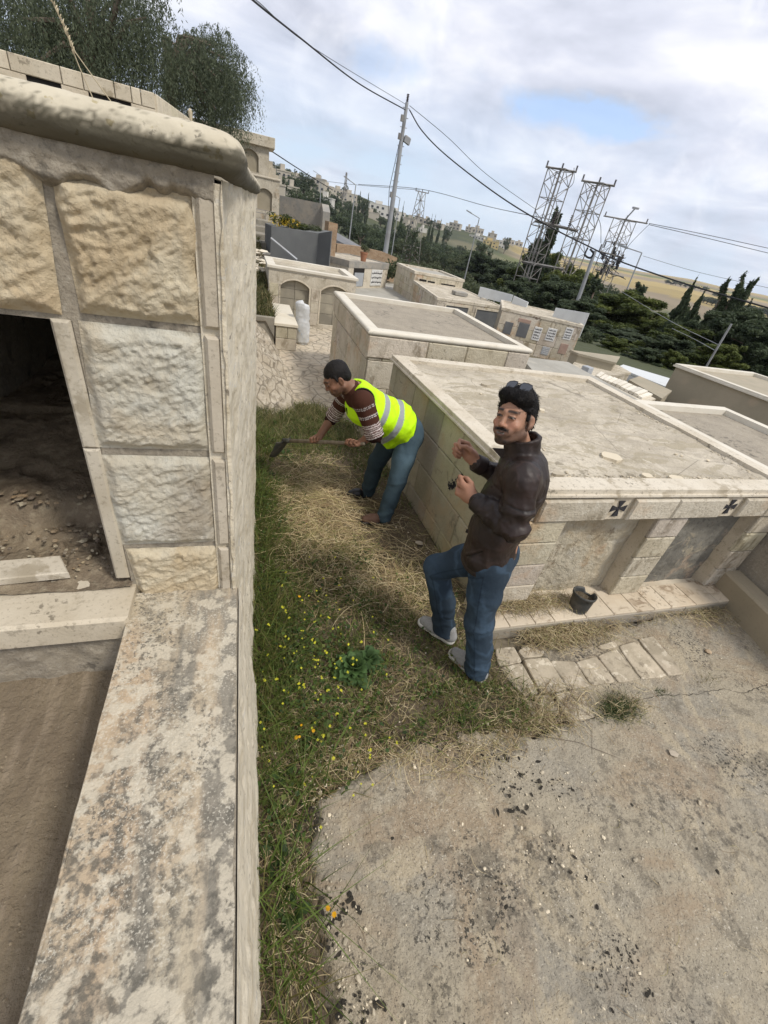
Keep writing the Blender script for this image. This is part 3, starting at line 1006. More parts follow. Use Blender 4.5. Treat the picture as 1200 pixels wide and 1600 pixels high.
def near_tomb():
    T = empty('stone_tomb', (-0.06, 1.36, 0), 'near pale rock-faced tomb with a dark open burial niche, filling the left edge', 'tomb', 'stone tombs of the cemetery')
    XR, YF, YB = -0.055, 1.36, 4.3
    b = MB()
    rt = [(XR, 0.0), (XR + 0.015, 0), ]
    xr0 = lambda y: 0.02 + 0.031 * (y - 1.36)      # foot of the side wall
    xr1 = lambda y: -0.055 + 0.055 * (y - 1.36)    # top of the side wall
    yc = YF + 0.006
    b.hexa([(-0.43, yc, 0), (xr1(yc) - .02, yc, 0), (xr0(YB) - .04, YB, 0), (-0.43, YB, 0),
            (-0.43, yc, 2.27), (xr1(yc) - .02, yc, 2.27), (xr1(YB) - .02, YB, 2.27), (-0.43, YB, 2.27)])
    b.box(-2.6, -0.43, yc, 4.3, 1.90, 2.27)          # lintel and roof mass
    b.box(-2.6, -0.43, 3.6, 4.3, 0, 1.90)           # back of the niche
    b.box(-2.6, -1.22, yc, 3.6, 0, 1.90)            # far cheek
    b.box(-1.22, -0.43, 1.5, 3.6, 0.0, 0.90)        # niche floor core
    b.build('wall_core', M['mortar'], T)
    V, F, C_, base = [], [], [], 0
    blocks = [(-0.405, -0.105, 1.925, 2.225, 1, .045, .62, (0.0, 0, 0.0, 0)),
              (-0.425, -0.108, 1.530, 1.905, 2, .038, .35, (-.015, 0, 0.01, 0)),
              (-0.430, -0.108, 1.135, 1.505, 3, .034, .10, (-.005, 0, -.005, 0)),
              (-0.425, -0.108, 0.80, 1.115, 4, .040, .75, (.02, 0, 0.0, 0)),
              (-0.80, -0.432, 1.915, 2.265, 5, .040, .60, (-.02, -.015, .0, 0.012)),
              (-1.35, -0.82, 1.915, 2.265, 6, .040, .5, (-.02, -.015, .0, 0.01))]
    for (x0, x1, z0, z1, sd_, dp, wm, sk) in blocks:
        v, f, c = rock_patch(x0, x1, z0, z1, sd_ * 7, dp, warm=wm, skew=sk)
        V.append(v); F.append(f + base); C_.append(c); base += len(v)
    np_mesh('rock_face', np.concatenate(V), np.concatenate(F), M['rockface'], T, vcol=np.concatenate(C_), smooth=True)
    nx, nz = 170, 34
    v, f = grid(np.linspace(-1.3, -0.06, nx), np.linspace(2.17, 2.285, nz), lambda X, Z: Z)
    X, Z = v[:, 0], v[:, 1].copy()
    cut = 2.215 + (fbm(X * 14, Z * 2, 3, 44) - .5) * .09
    v[:, 2] = Z
    v[:, 1] = YF + 0.012 - sstep(cut - 0.01, cut + 0.02, Z) * (0.028 + 0.014 * fbm(X * 40, Z * 40, 3, 4))
    np_mesh('mortar_band', v, f, M['mortar'], T, smooth=True)
    for (z0, z1, xo, w) in ((1.925, 2.232, 0, .043), (1.53, 1.905, 0, .040), (1.135, 1.505, 0, .040), (0.86, 1.115, 0, .038)):
        b = MB()
        b.obox((-0.105, YF, z0), (w + .005, 0, 0), (0, 0, z1 - z0), (0, -0.020, 0), 0, (.88, .87, .86), .008)
        b.build('smooth_margin', M['trim'], T)
    for (z0, z1, xo) in ((1.529, 1.903, -0.478), (0.97, 1.526, -0.478)):
        b = MB()
        b.obox((xo, YF + 0.02, z0), (.046, 0, 0), (0, 0, z1 - z0), (0, -0.024, 0), 0, (.86, .86, .85), .007)
        b.obox((xo, YF + 0.02, z0), (0.004, 0, 0), (0, 0, z1 - z0), (0, 0.30, 0), 0, (.7, .7, .7))
        b.build('smooth_margin', M['trim'], T)
    b = MB()
    b.box(-.114, -.052, YF - .006, YF + .05, .86, 2.26)
    b.box(-.063, -.044, YF - .024, YF + .05, .88, 2.26)
    b.build('corner_mortar', M['plaster_edge'], T)
    v, f = grid(np.linspace(YF - .03, YB, 130), np.linspace(0.0, 2.27, 120), lambda Y, Z: Z)
    Y, Z = v[:, 0].copy(), v[:, 1].copy()
    t = Z / 2.27
    t = np.clip(Z / .9, 0, 1)
    X = (xr0(Y)) * (1 - t) + (-.052 + .055 * (Y - 1.36)) * t
    X = X + (fbm(Y * 9, Z * 7, 4, 3) - .5) * .022 + 0.006 * sstep(.55, .6, fbm(Y * 14, Z * 5, 3, 8))
    v = np.stack([X, Y, Z], -1)
    np_mesh('side_plaster', v, f, M['plaster_edge'], T, smooth=True)
    pts = []
    path = [(-2.6, 1.345, 2.318), (-0.60, 1.345, 2.318), (-0.3, 1.343, 2.318), (-0.10, 1.340, 2.318), (-0.060, 1.344, 2.317), (-0.036, 1.360, 2.316), (-0.028, 1.40, 2.315),
            (-0.02, 1.9, 2.312), (0.03, 2.9, 2.31), (0.09, 4.0, 2.308), (0.105, 4.3, 2.306)]
    pp = []
    for i in range(len(path) - 1):
        a_, e_ = Vector(path[i]), Vector(path[i + 1])
        m_ = max(4, int((e_ - a_).length / .008))
        pp += [a_.lerp(e_, t) for t in np.linspace(0, 1, m_, endpoint=False)]
    pp.append(Vector(path[-1]))
    pp = np.array([tuple(p) for p in pp])
    for _ in range(3):
        pp[1:-1] = (pp[:-2] + 2 * pp[1:-1] + pp[2:]) / 4
    tg = np.gradient(pp, axis=0)
    tg /= np.linalg.norm(tg, axis=1)[:, None]
    sd_ = np.cross(tg, [0, 0, 1.0])
    sd_ /= np.linalg.norm(sd_, axis=1)[:, None]
    upv = np.cross(sd_, tg)
    na = 44
    ww = np.linspace(0, 2 * math.pi, na, endpoint=False)
    s_arc = np.concatenate([[0], np.cumsum(np.linalg.norm(np.diff(pp, axis=0), axis=1))])
    SS, WW = np.meshgrid(s_arc, ww, indexing='ij')
    rad_ = .043 + .008 * (fbm(SS * 3, WW * .3, 2, 61) - .5) + .006 * (fbm(SS * 22, WW * 2.4, 4, 62) - .5)
    V = pp[:, None, :] + sd_[:, None, :] * (np.cos(WW) * rad_)[..., None] + upv[:, None, :] * (np.sin(WW) * rad_)[..., None]
    kk, mm = np.meshgrid(np.arange(len(pp) - 1), np.arange(na), indexing='ij')
    m2 = (mm + 1) % na
    F = np.stack([kk * na + mm, (kk + 1) * na + mm, (kk + 1) * na + m2, kk * na + m2], -1).reshape(-1, 4)
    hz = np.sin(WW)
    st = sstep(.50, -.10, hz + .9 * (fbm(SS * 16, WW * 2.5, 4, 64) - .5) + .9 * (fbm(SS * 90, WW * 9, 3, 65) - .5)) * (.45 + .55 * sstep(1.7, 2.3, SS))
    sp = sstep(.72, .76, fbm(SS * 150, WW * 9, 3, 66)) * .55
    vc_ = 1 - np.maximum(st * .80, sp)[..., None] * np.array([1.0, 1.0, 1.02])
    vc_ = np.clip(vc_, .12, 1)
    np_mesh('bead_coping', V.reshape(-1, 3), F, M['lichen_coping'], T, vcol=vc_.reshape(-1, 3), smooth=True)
    v, f = grid(np.linspace(-2.6, -0.03, 120), np.linspace(1.36, 4.3, 70),
                lambda X, Y: 2.335 + 0.028 * sstep(.45, .75, fbm(X * 9, Y * 9, 4, 77)) * sstep(-.10, -.25, X) + 0.012 * fbm(X * 30, Y * 30, 2, 7))
    np_mesh('roof', v, f, M['mortar'], T, smooth=True)
    b = MB()
    rg = random.Random(5)
    for i in range(90):
        x, y = rg.uniform(-1.0, -0.12), rg.uniform(1.37, 1.75)
        if fbm(x * 9, y * 9, 4, 77) < .48 and rg.random() < .7: continue
        r = rg.uniform(.006, .020)
        blob(b, (x, y, 2.345 + r * .4), (r * rg.uniform(1, 1.8), r * rg.uniform(.8, 1.4), r * rg.uniform(.5, .9)), rg)
    tag(b.build('roof_rubble', M['rockface'], T), kind='stuff')
    b = MB()
    b.obox((-1.75, 1.50, 0.815), (1.335, 0, 0), (0, 0, 0.115), (0, -0.31, 0), 0, (.94, .92, .88), .012)
    b.build('sill', M['trim'], T)
    b = MB()
    v, f = grid(np.linspace(-1.75, -0.40, 80), np.linspace(0.5, 0.83, 20), lambda X, Z: Z)
    X, Z = v[:, 0], v[:, 1].copy()
    v[:, 2] = Z
    v[:, 1] = 1.235 + (fbm(X * 12, Z * 12, 4, 51) - .5) * .05
    np_mesh('sill_footing', v, f, M['mortar'], T, smooth=True)
    v, f = grid(np.linspace(-1.23, -0.425, 110), np.linspace(1.34, 3.62, 160), lambda X, Y: 0.945 +
                0.10 * sstep(1.70, 1.76, Y + (fbm(X * 6, Y * 6, 3, 71) - .5) * .25) + (fbm(X * 10, Y * 10, 4, 72) - .5) * 0.05 +
                0.10 * sstep(2.05, 2.5, Y) - 0.03 * sstep(.62, .66, fbm(X * 5, Y * 5, 3, 73)))
    np_mesh('niche_floor', v, f, M['soil_pale'], T, smooth=True)
    b = MB()
    for i in range(260):
        x, y = rg.uniform(-1.2, -0.45), rg.uniform(1.40, 1.85)
        r = rg.uniform(.002, .009) * (1.3 if y > 1.6 else 1)
        blob(b, (x, y, 0.955 + r * .3 + 0.10 * (y > 1.74)), (r * rg.uniform(1, 1.7), r * rg.uniform(.8, 1.4), r * rg.uniform(.5, .9)), rg,
             c=rg.choice([(.5, .45, .4), (.8, .75, .65), (.35, .3, .27), (.6, .5, .4)]))
    tag(b.build('niche_rubble', M['rockface'], T), kind='stuff')
    b = MB()
    b.obox((-1.0, 1.37, .95), (.36, .03, 0.0), (-.05, .09, 0.01), (0, 0.0, .03), 0, (.95, .95, .95), .004)
    b.build('broken_slab', M['trim'], T)
    b = MB()
    b.obox((-0.60, 1.80, 1.09), (.12, .05, 0.03), (-.05, .12, 0.04), (0, 0.0, .025), 0, (.8, .75, .7), .004)
    b.build('broken_slab', M['trim'], T)


_ico = None


def ico():
    global _ico
    if _ico is None:
        t = (1 + 5 ** .5) / 2
        v = [(-1, t, 0), (1, t, 0), (-1, -t, 0), (1, -t, 0), (0, -1, t), (0, 1, t), (0, -1, -t), (0, 1, -t), (t, 0, -1), (t, 0, 1), (-t, 0, -1), (-t, 0, 1)]
        l = math.sqrt(1 + t * t)
        v = [tuple(c / l for c in p) for p in v]
        f = [(0, 11, 5), (0, 5, 1), (0, 1, 7), (0, 7, 10), (0, 10, 11), (1, 5, 9), (5, 11, 4), (11, 10, 2), (10, 7, 6), (7, 1, 8),
             (3, 9, 4), (3, 4, 2), (3, 2, 6), (3, 6, 8), (3, 8, 9), (4, 9, 5), (2, 4, 11), (6, 2, 10), (8, 6, 7), (9, 8, 1)]
        _ico = (v, f)
    return _ico


def blob(mb, ctr, r, rg, jit=0.28, c=None):
    v, f = ico()
    ca, sa = math.cos(rg.uniform(0, 6.3)), 0
    w = rg.uniform(0, 6.3)
    ca, sa = math.cos(w), math.sin(w)
    vs = []
    for p in v:
        q = 1 + rg.uniform(-jit, jit)
        x, y, z = p[0] * r[0] * q, p[1] * r[1] * q, p[2] * r[2] * q
        vs.append((ctr[0] + x * ca - y * sa, ctr[1] + x * sa + y * ca, ctr[2] + z))
    mb.add(vs, f, 0, c)


M['soil_pale'] = mk('pale_dusty_rubble', (0.26, 0.21, 0.145), [
    ('noise', 5, 6, 0.42, 0.62, (0.17, 0.13, 0.09), 0.8),
    ('noise', 30, 6, 0.52, 0.68, (0.36, 0.31, 0.22), 0.6)], [('noise', 40, 6, 0.8, 0.02), ('noise', 120, 4, 0.6, 0.006)], 0.98)
near_tomb()


# ---------------------------------------------------------------- low wall below the camera
def low_wall():
    T = empty('low_wall', (-0.2, 0.3, 0), 'low stained concrete parapet wall running from the near tomb toward the camera', 'wall')
    xl, xr = -0.420, -0.041
    yb, yf = 1.345, -1.4
    v, f = grid(np.linspace(xl, xr, 46), np.linspace(yf, yb, 260), lambda X, Y: 0.90 + (fbm(X * 30, Y * 30, 3, 5) - .5) * .004 + (fbm(X * 5, Y * 5, 3, 15) - .5) * .008)
    ex = np.where(v[:, 0] < xl + 1e-4, (fbm(v[:, 1] * 12, v[:, 1] * 0, 3, 3) - .5) * .014, 0) + np.where(v[:, 0] > xr - 1e-4, (fbm(v[:, 1] * 12, v[:, 1] * 0 + 4, 3, 3) - .5) * .012, 0)
    v[:, 0] += ex
    np_mesh('coping_slab', v, f, M['lowwall_top'], T, smooth=True)
    v, f = grid(np.linspace(yf, yb + .02, 260), np.linspace(0, 1, 60), lambda Y, S: S)
    Y, S = v[:, 0].copy(), v[:, 1].copy()
    X = -0.034 + S * (0.052 + 0.02 * Y.clip(0, 1.4))
    X = X + ((fbm(Y * 9, S * 6, 4, 3) - .5) * .02 + 0.005 * sstep(.55, .6, fbm(Y * 14, S * 5, 3, 8))) * sstep(0, .06, S)
    v = np.stack([X, Y, 0.902 - 0.93 * S], -1)
    np_mesh('outer_plaster', v, f, M['plaster_edge'], T, smooth=True)
    v, f = grid(np.linspace(yf, yb, 160), np.linspace(0, 1, 20), lambda Y, S: S)
    Y, S = v[:, 0].copy(), v[:, 1].copy()
    v = np.stack([xl + 0.004 + 0.01 * S + (fbm(Y * 9, S * 6, 3, 33) - .5) * .012 * sstep(0, .1, S), Y, 0.90 - 0.5 * S], -1)
    np_mesh('inner_plaster', v, f, M['plaster_edge'], T, smooth=True)
    b = MB()
    b.box(xl + .02, xr + .004, yf, yb, 0.0, 0.893)
    b.build('core', M['mortar'], T)
    b = MB()
    pts = [(xl - 0.001 + 0.003 * mn.noise(Vector((y * 8, 0, 0))), y, 0.8985) for y in np.linspace(yf, yb, 80)]
    b.tube(pts, [0.0042 + 0.0022 * mn.noise(Vector((p[1] * 25, 1, 0))) for p in pts], 6)
    b.build('chipped_edge', M['lowwall_top'], T)


low_wall()


# ================================================================ TOMBS
def pts_line(a, b, s):
    d = (Vector(b) - Vector(a)).normalized()
    return (a[0] + d.x * s, a[1] + d.y * s)


def quad_tomb(name, label, quad, zt, z0=0.0, wall=None, cop=None, roof=None, cop_w=0.13, prof='step', recess=0.035, rows=(.3, .3, .3), length=.45,
              faces=(0, 3), seed=1, group='stone tombs of the cemetery', blocks=True, holes=None, cop_over=0.03, cop_h=0.06, th=.02, cat='tomb', tintv=.10):
    """quad: ccw corners front-left, front-right, back-right, back-left"""
    T = empty(name, (sum(p[0] for p in quad) / 4, sum(p[1] for p in quad) / 4, z0), label, cat, group)
    wall = wall or M['ashlar']
    cop = cop or M['white_coping']
    roof = roof or M['roof']
    b = MB()
    zc_ = zt - cop_h
    b.prism(quad, z0 - .05, zc_, 1)
    holes = holes or {}
    if blocks:
        for i in faces:
            p, q = quad[i], quad[(i + 1) % 4]
            e = (Vector(q) - Vector(p)).normalized()
            ashlar(b, p, q, z0, zc_ - .004, (e.y, -e.x), rows, length, th, holes=holes.get(i, ()), seed=seed + i, tintv=tintv)
    b.build('wall', [wall, M['mortar']] if blocks else [wall, wall], T)
    b = MB()
    o = cop_over
    if prof == 'bull':
        r = cop_h / 2
        pr = [(-cop_w, zt - recess - .03), (-cop_w, zt)] + [(o - r + math.cos(w) * r, zt - r + math.sin(w) * r) for w in np.linspace(math.pi / 2, -math.pi / 2, 8)] + [(-0.01, zt - cop_h)]
    elif prof == 'step':
        pr = [(-cop_w, zt - recess - .03), (-cop_w + .003, zt), (o - .022, zt), (o - .018, zt - .004), (o - .018, zt - .035), (o, zt - .038), (o + .001, zt - cop_h), (-0.01, zt - cop_h)]
    else:
        pr = [(-cop_w, zt - recess - .03), (-cop_w + .003, zt), (o - .004, zt), (o, zt - .005), (o, zt - cop_h), (-0.01, zt - cop_h)]
    b.loop(quad, pr)
    b.build('coping', cop, T, smooth=False)
    c = Vector((sum(p[0] for p in quad) / 4, sum(p[1] for p in quad) / 4))
    ins = []
    n = 4
    for i in range(4):
        a, p, d = Vector(quad[i - 1]), Vector(quad[i]), Vector(quad[(i + 1) % 4])
        e1, e2 = (p - a).normalized(), (d - p).normalized()
        n1, n2 = Vector((e1.y, -e1.x)), Vector((e2.y, -e2.x))
        q = n1 + n2
        q = q / q.dot(n1)
        ins.append(p - q * (cop_w - .01))
    k = 40
    S, Tt = np.meshgrid(np.linspace(0, 1, k), np.linspace(0, 1, k), indexing='ij')
    P = [np.array(p) for p in ins]
    X = P[0][0] * (1 - S) * (1 - Tt) + P[1][0] * S * (1 - Tt) + P[2][0] * S * Tt + P[3][0] * (1 - S) * Tt
    Y = P[0][1] * (1 - S) * (1 - Tt) + P[1][1] * S * (1 - Tt) + P[2][1] * S * Tt + P[3][1] * (1 - S) * Tt
    Z = zt - recess + (fbm(X * 3, Y * 3, 3, seed) - .5) * .014
    v = np.stack([X, Y, Z], -1).reshape(-1, 3)
    i, j = np.meshgrid(np.arange(k - 1), np.arange(k - 1), indexing='ij')
    a = (i * k + j).ravel()
    np_mesh('roof', v, np.stack([a, a + k, a + k + 1, a + 1], -1), roof, T, smooth=True)
    return T


# ---- tomb with the crosses (middle right)
def cross_mesh(b, cx, cz, y, s, th=.004, m=0):
    """cross with four flared arms"""
    for k in range(4):
        w = k * math.pi / 2
        ca, sa = math.cos(w), math.sin(w)
        pts = [(-.09, .10), (-.42, 1.0), (.42, 1.0), (.09, .10)]
        q = [(cx + s * (p[0] * ca - p[1] * sa), cz + s * (p[0] * sa + p[1] * ca)) for p in pts]
        vs = [(p[0], y, p[1]) for p in q] + [(p[0], y - th, p[1]) for p in q]
        b.add(vs, [(4, 5, 6, 7), (0, 1, 5, 4), (1, 2, 6, 5), (2, 3, 7, 6), (3, 0, 4, 7)], m)
    q = [(cx - s * .1, cz - s * .1), (cx + s * .1, cz - s * .1), (cx + s * .1, cz + s * .1), (cx - s * .1, cz + s * .1)]
    b.add([(p[0], y, p[1]) for p in q] + [(p[0], y - th * 1.1, p[1]) for p in q], [(4, 5, 6, 7)], m)


def cross_tomb():
    FL, FR, BR, BL = (1.66, 1.80), (4.14, 1.80), (4.14, 4.40), (1.555, 4.42)
    T = empty('stone_tomb', (2.9, 3.1, 0), 'tomb with black crosses over two niches, behind the man in the brown jacket', 'tomb', 'stone tombs of the cemetery')
    b = MB()
    b.prism([(FL[0] + .0, 2.0), (FR[0], 2.0), BR, BL], -0.05, 1.05, 1)
    e = (Vector(FL) - Vector(BL)).normalized()
    ashlar(b, BL, FL, -0.02, 1.05, (e.y, -e.x), (.17, .28, .29, .28), .42, .02, seed=31, tintv=.13, ch=.008)
    b.prism([FL, (1.995, 1.80), (1.995, 2.0), (FL[0] + .0, 2.0)], -.05, 1.05, 1)
    b.build('wall', [M['ashlar_green'], M['mortar']], T)
    for (x0, x1, sd_) in ((1.66, 1.995, 3), (2.80, 3.095, 4), (3.88, 4.14, 5)):
        b = MB()
        ashlar(b, (x0, 1.79), (x1, 1.79), 0.10, 0.875, (0, -1), (.2, .2, .2, .18), 2.0, .03, seed=sd_, ch=.008)
        b.box(x0 + .003, x1 - .003, 1.79, 2.02, .0, .875, 1, (.95, .93, .9))
        b.build('pilaster', [M['ashlar'], M['trim']], T)
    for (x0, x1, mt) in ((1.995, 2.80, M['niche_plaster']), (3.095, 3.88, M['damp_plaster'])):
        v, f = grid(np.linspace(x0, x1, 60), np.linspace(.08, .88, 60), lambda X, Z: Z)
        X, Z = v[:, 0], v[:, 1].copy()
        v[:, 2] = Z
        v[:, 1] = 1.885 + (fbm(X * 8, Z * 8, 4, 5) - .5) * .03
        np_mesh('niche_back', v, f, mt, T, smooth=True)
    b = MB()
    b.box(FL[0], FR[0], 1.775, 2.0, .875, 1.065, 1, (.97, .95, .92))
    for (x0, x1, th) in ((1.66, 1.72, .012), (1.73, 2.275, .034), (2.465, 2.86, .034), (2.865, 3.345, .034), (3.545, 3.84, .034), (3.845, 4.13, .034)):
        b.obox((x0, 1.775, .882), (x1 - x0, 0, 0), (0, 0, .165), (0, -th, 0), 0, (random.uniform(.93, 1.05),) * 3, .012)
    b.build('lintel', [M['ashlar'], M['trim']], T)
    for cx in (2.37, 3.445):
        b = MB()
        cross_mesh(b, cx, 0.966, 1.7715, .062)
        b.build('cross', M['ink'], T)
    zt = 1.12
    b = MB()
    b.loop([FL, FR, BR, BL], [(-.115, zt - .06), (-.112, zt), (.028, zt), (.032, zt - .004), (.032, zt - .036), (.048, zt - .038), (.05, zt - .052), (-.01, zt - .06)])
    b.build('coping', M['trim'], T)
    k = 90
    xs, ys = np.linspace(1.70, 4.05, k), np.linspace(1.87, 4.33, k)
    v, f = grid(xs, ys, lambda X, Y: zt - .035 + (fbm(X * 2, Y * 2, 3, 5) - .5) * .03 + .008 * sstep(.5, .7, fbm(X * 7, Y * 14, 4, 6)))
    v[:, 0] -= 0.06 * (v[:, 1] - 1.87) / 2.5 * (4.05 - v[:, 0]) / 2.4
    np_mesh('roof', v, f, M['roof'], T, smooth=True)
    b = MB()
    ashlar(b, (1.56, 1.585), (4.02, 1.585), -.03, .085, (0, -1), (1,), .9, .015, seed=8, ch=.004)
    b.box(1.56, 4.02, 1.585, 1.9, -.03, .083, 1)
    x = 1.56
    rg = random.Random(4)
    while x < 4.0:
        w = rg.uniform(.16, .30)
        w = min(w, 4.02 - x)
        q = rg.uniform(.9, 1.06)
        b.obox((x + .003, 1.577, .083), (w - .006, 0, 0), (0, .245, 0), (0, 0, .016), 1, (q, q * .97, q * .94), .003)
        x += w
    b.build('plinth', [M['concrete_block'], M['plinth']], T)
    b = MB()
    rg = random.Random(2)
    for i in range(90):
        t = i / 89
        gap_ = .45 < t < .55
        s = 1.63 + t * .13 + rg.gauss(0, .010 + .012 * (t > .5))
        z = .76 - .20 * t + rg.gauss(0, .008)
        if gap_: continue
        p = Vector(FL).lerp(Vector(BL), (s - .9) / 2.62)
        n_ = Vector((e.y, -e.x, 0)) * .023
        r = rg.uniform(.006, .015)
        vs = []
        for k_ in range(7):
            w = k_ * 6.283 / 7
            rr_ = r * rg.uniform(.6, 1.3)
            vs.append(Vector((p.x, p.y, z)) + n_ + Vector((e.x, e.y, 0)) * math.cos(w) * rr_ + Vector((0, 0, 1)) * math.sin(w) * rr_)
        b.add(vs, [tuple(range(7))])
    b.build('soot_smear', M['ink'], T)


cross_tomb()

# ---- pale tomb behind it
TB = [(1.435, 5.09), (3.64, 5.11), (3.70, 7.68), (1.47, 7.62)]
t3 = quad_tomb('stone_tomb', 'long pale tomb with a white bullnose coping round its flat roof, behind the cross tomb', TB, 1.22, cop_w=.10, prof='bull', cop_h=.062,
               recess=.075, rows=(.24, .30, .36, .30), length=.5, faces=(0, 1, 3), seed=50, cop_over=.045, th=.018)
b2 = MB()
for i in (0, 1, 3):
    p, r_ = TB[i], TB[(i + 1) % 4]
    e = (Vector(r_) - Vector(p)).normalized()
    ashlar(b2, (p[0] - e.x * .03, p[1] - e.y * .03), (r_[0] + e.x * .03, r_[1] + e.y * .03), .90, 1.155, (e.y, -e.x), (1,), .62, .036, seed=70 + i, ch=.012, gap=.004)
b2.build('rough_band', M['ashlar'], t3)

# ---- arched tomb at the end of the path
def arch_pts(x0, x1, zs, za, n=14):
    """points of a segmental arch from right to left"""
    h = za - zs
    w = (x1 - x0) / 2
    R = (w * w + h * h) / (2 * h)
    cx, cz_ = (x0 + x1) / 2, za - R
    a = math.asin(w / R)
    return [(cx + R * math.sin(a - 2 * a * i / n), cz_ + R * math.cos(a - 2 * a * i / n)) for i in range(n + 1)]


def arched_front(b, x0, x1, z0, z1, y, depth, arches, m=0, c=None, ydir=1, plane=None):
    """front wall with arched openings (x0,x1,zbase,zspring,zapex); opening reveals go back by depth"""
    P = plane or (lambda x, dy, z: (x, y + dy, z))
    edges = [x0]
    for a in arches:
        edges += [a[0], a[1]]
    edges.append(x1)
    for i in range(0, len(edges), 2):
        a, e = edges[i], edges[i + 1]
        b.add([P(a, 0, z0), P(e, 0, z0), P(e, 0, z1), P(a, 0, z1)], [(0, 1, 2, 3)], m, c)
    for (a, e, zb, zs, za) in arches:
        pts = arch_pts(a, e, zs, za)
        n = len(pts)
        vs = [P(p[0], 0, p[1]) for p in pts] + [P(p[0], 0, z1) for p in pts]
        b.add(vs, [(i + 1, i, n + i, n + i + 1) for i in range(n - 1)], m, c)
        b.add([P(a, 0, z0), P(e, 0, z0), P(e, 0, zb), P(a, 0, zb)], [(0, 1, 2, 3)], m, c)
        ring = [(e, zb)] + pts + [(a, zb)]
        k = len(ring)
        vs = [P(p[0], 0, p[1]) for p in ring] + [P(p[0], depth, p[1]) for p in ring]
        b.add(vs, [(i, i + 1, k + i + 1, k + i) for i in range(k - 1)] + [(k - 1, 0, k, 2 * k - 1)], m, c)


def arched_tomb():
    X0, X1, Y0, Y1, ZT = 0.54, 2.46, 10.55, 12.1, 1.14
    T = empty('stone_tomb', ((X0 + X1) / 2, 11.3, 0), 'small pale tomb with two arched niches, facing down the flagstone path behind the sack', 'tomb', 'stone tombs of the cemetery')
    AR = [(.79, 1.42, .07, .78, .91), (1.68, 2.32, .07, .78, .91)]
    b = MB()
    arched_front(b, X0, X1, -.03, ZT - .09, Y0, .10, AR)
    b.add([(X0, Y0, -.03), (X0, Y1, -.03), (X0, Y1, ZT - .09), (X0, Y0, ZT - .09)], [(3, 2, 1, 0)])
    b.add([(X1, Y0, -.03), (X1, Y1, -.03), (X1, Y1, ZT - .09), (X1, Y0, ZT - .09)], [(0, 1, 2, 3)])
    b.add([(X0, Y1, -.03), (X1, Y1, -.03), (X1, Y1, ZT - .09), (X0, Y1, ZT - .09)], [(3, 2, 1, 0)])
    for (a, e, zb, zs, za) in AR:
        pts = [(e + .0, zb)] + arch_pts(a, e, zs, za) + [(a, zb)]
        vs = []
        cx = (a + e) / 2
        for p in pts:
            d = Vector((p[0] - cx, max(p[1] - (zs - .25), 0.001))).normalized() if p[1] > zs - .01 else Vector((1 if p[0] > cx else -1, 0))
            vs += [(p[0], Y0 - .012, p[1]), (p[0] + d.x * .035, Y0 - .012, p[1] + d.y * .035)]
        b.add(vs, [(2 * i, 2 * i + 1, 2 * i + 3, 2 * i + 2) for i in range(len(pts) - 1)], 1, (1, .99, .97))
    for (s0, s1) in ((X0 + .01, .745), (1.465, 1.635), (2.365, X1 - .01)):
        ashlar(b, (s0, Y0), (s1, Y0), .03, .80, (0, -1), (.28, .26, .26), .9, .010, seed=int(s0 * 10), ch=.003)
    b.build('wall', [M['ashlar'], M['trim']], T)
    for k, (a, e, zb, zs, za) in enumerate(AR):
        b = MB()
        h = [zb, .30, .52, .72, .92]
        for i in range(4):
            for (u0, u1) in ((a, (a + e) / 2), ((a + e) / 2, e)):
                q = random.uniform(.85, 1.1)
                b.obox((u0 + .003, Y0 + .10, h[i] + .003), (u1 - u0 - .006, 0, 0), (0, 0, h[i + 1] - h[i] - .006), (0, -.012, 0), 0, (q, q, q * .97), .004)
        b.build('niche_panel', M['concrete_block'], T)
    b = MB()
    b.loop([(X0, Y0), (X1, Y0), (X1, Y1), (X0, Y1)], [(-.15, ZT - .10), (-.147, ZT), (.03, ZT), (.035, ZT - .006), (.035, ZT - .05), (.0, ZT - .055), (-.01, ZT - .10)])
    b.build('coping', M['white_coping'], T)
    b = MB()
    b.box(X0 + .12, X1 - .12, Y0 + .12, Y1 - .12, ZT - .12, ZT - .065)
    b.build('roof', M['roof'], T)


arched_tomb()

T = empty('stone_pedestal', (.75, 9.2, 0), 'low pale stone bench block with a flat top beside the plastic sack', 'bench')
b = MB()
ashlar(b, (.56, 8.36), (.93, 8.36), 0, .42, (0, -1), (.22, .22), .4, .02, seed=3)
ashlar(b, (.93, 8.36), (.93, 10.1), 0, .42, (1, 0), (.22, .22), .5, .015, seed=4)
b.box(.565, .925, 8.362, 10.1, -.02, .425, 1)
b.build('base', [M['ashlar'], M['mortar']], T)
b = MB()
b.obox((.535, 8.32, .425), (.425, 0, 0), (0, .88, 0), (0, 0, .05), 0, (1, .98, .93), .008)
b.obox((.535, 9.206, .425), (.425, 0, 0), (0, .93, 0), (0, 0, .05), 0, (.96, .95, .92), .008)
b.build('top_slab', M['white_coping'], T)

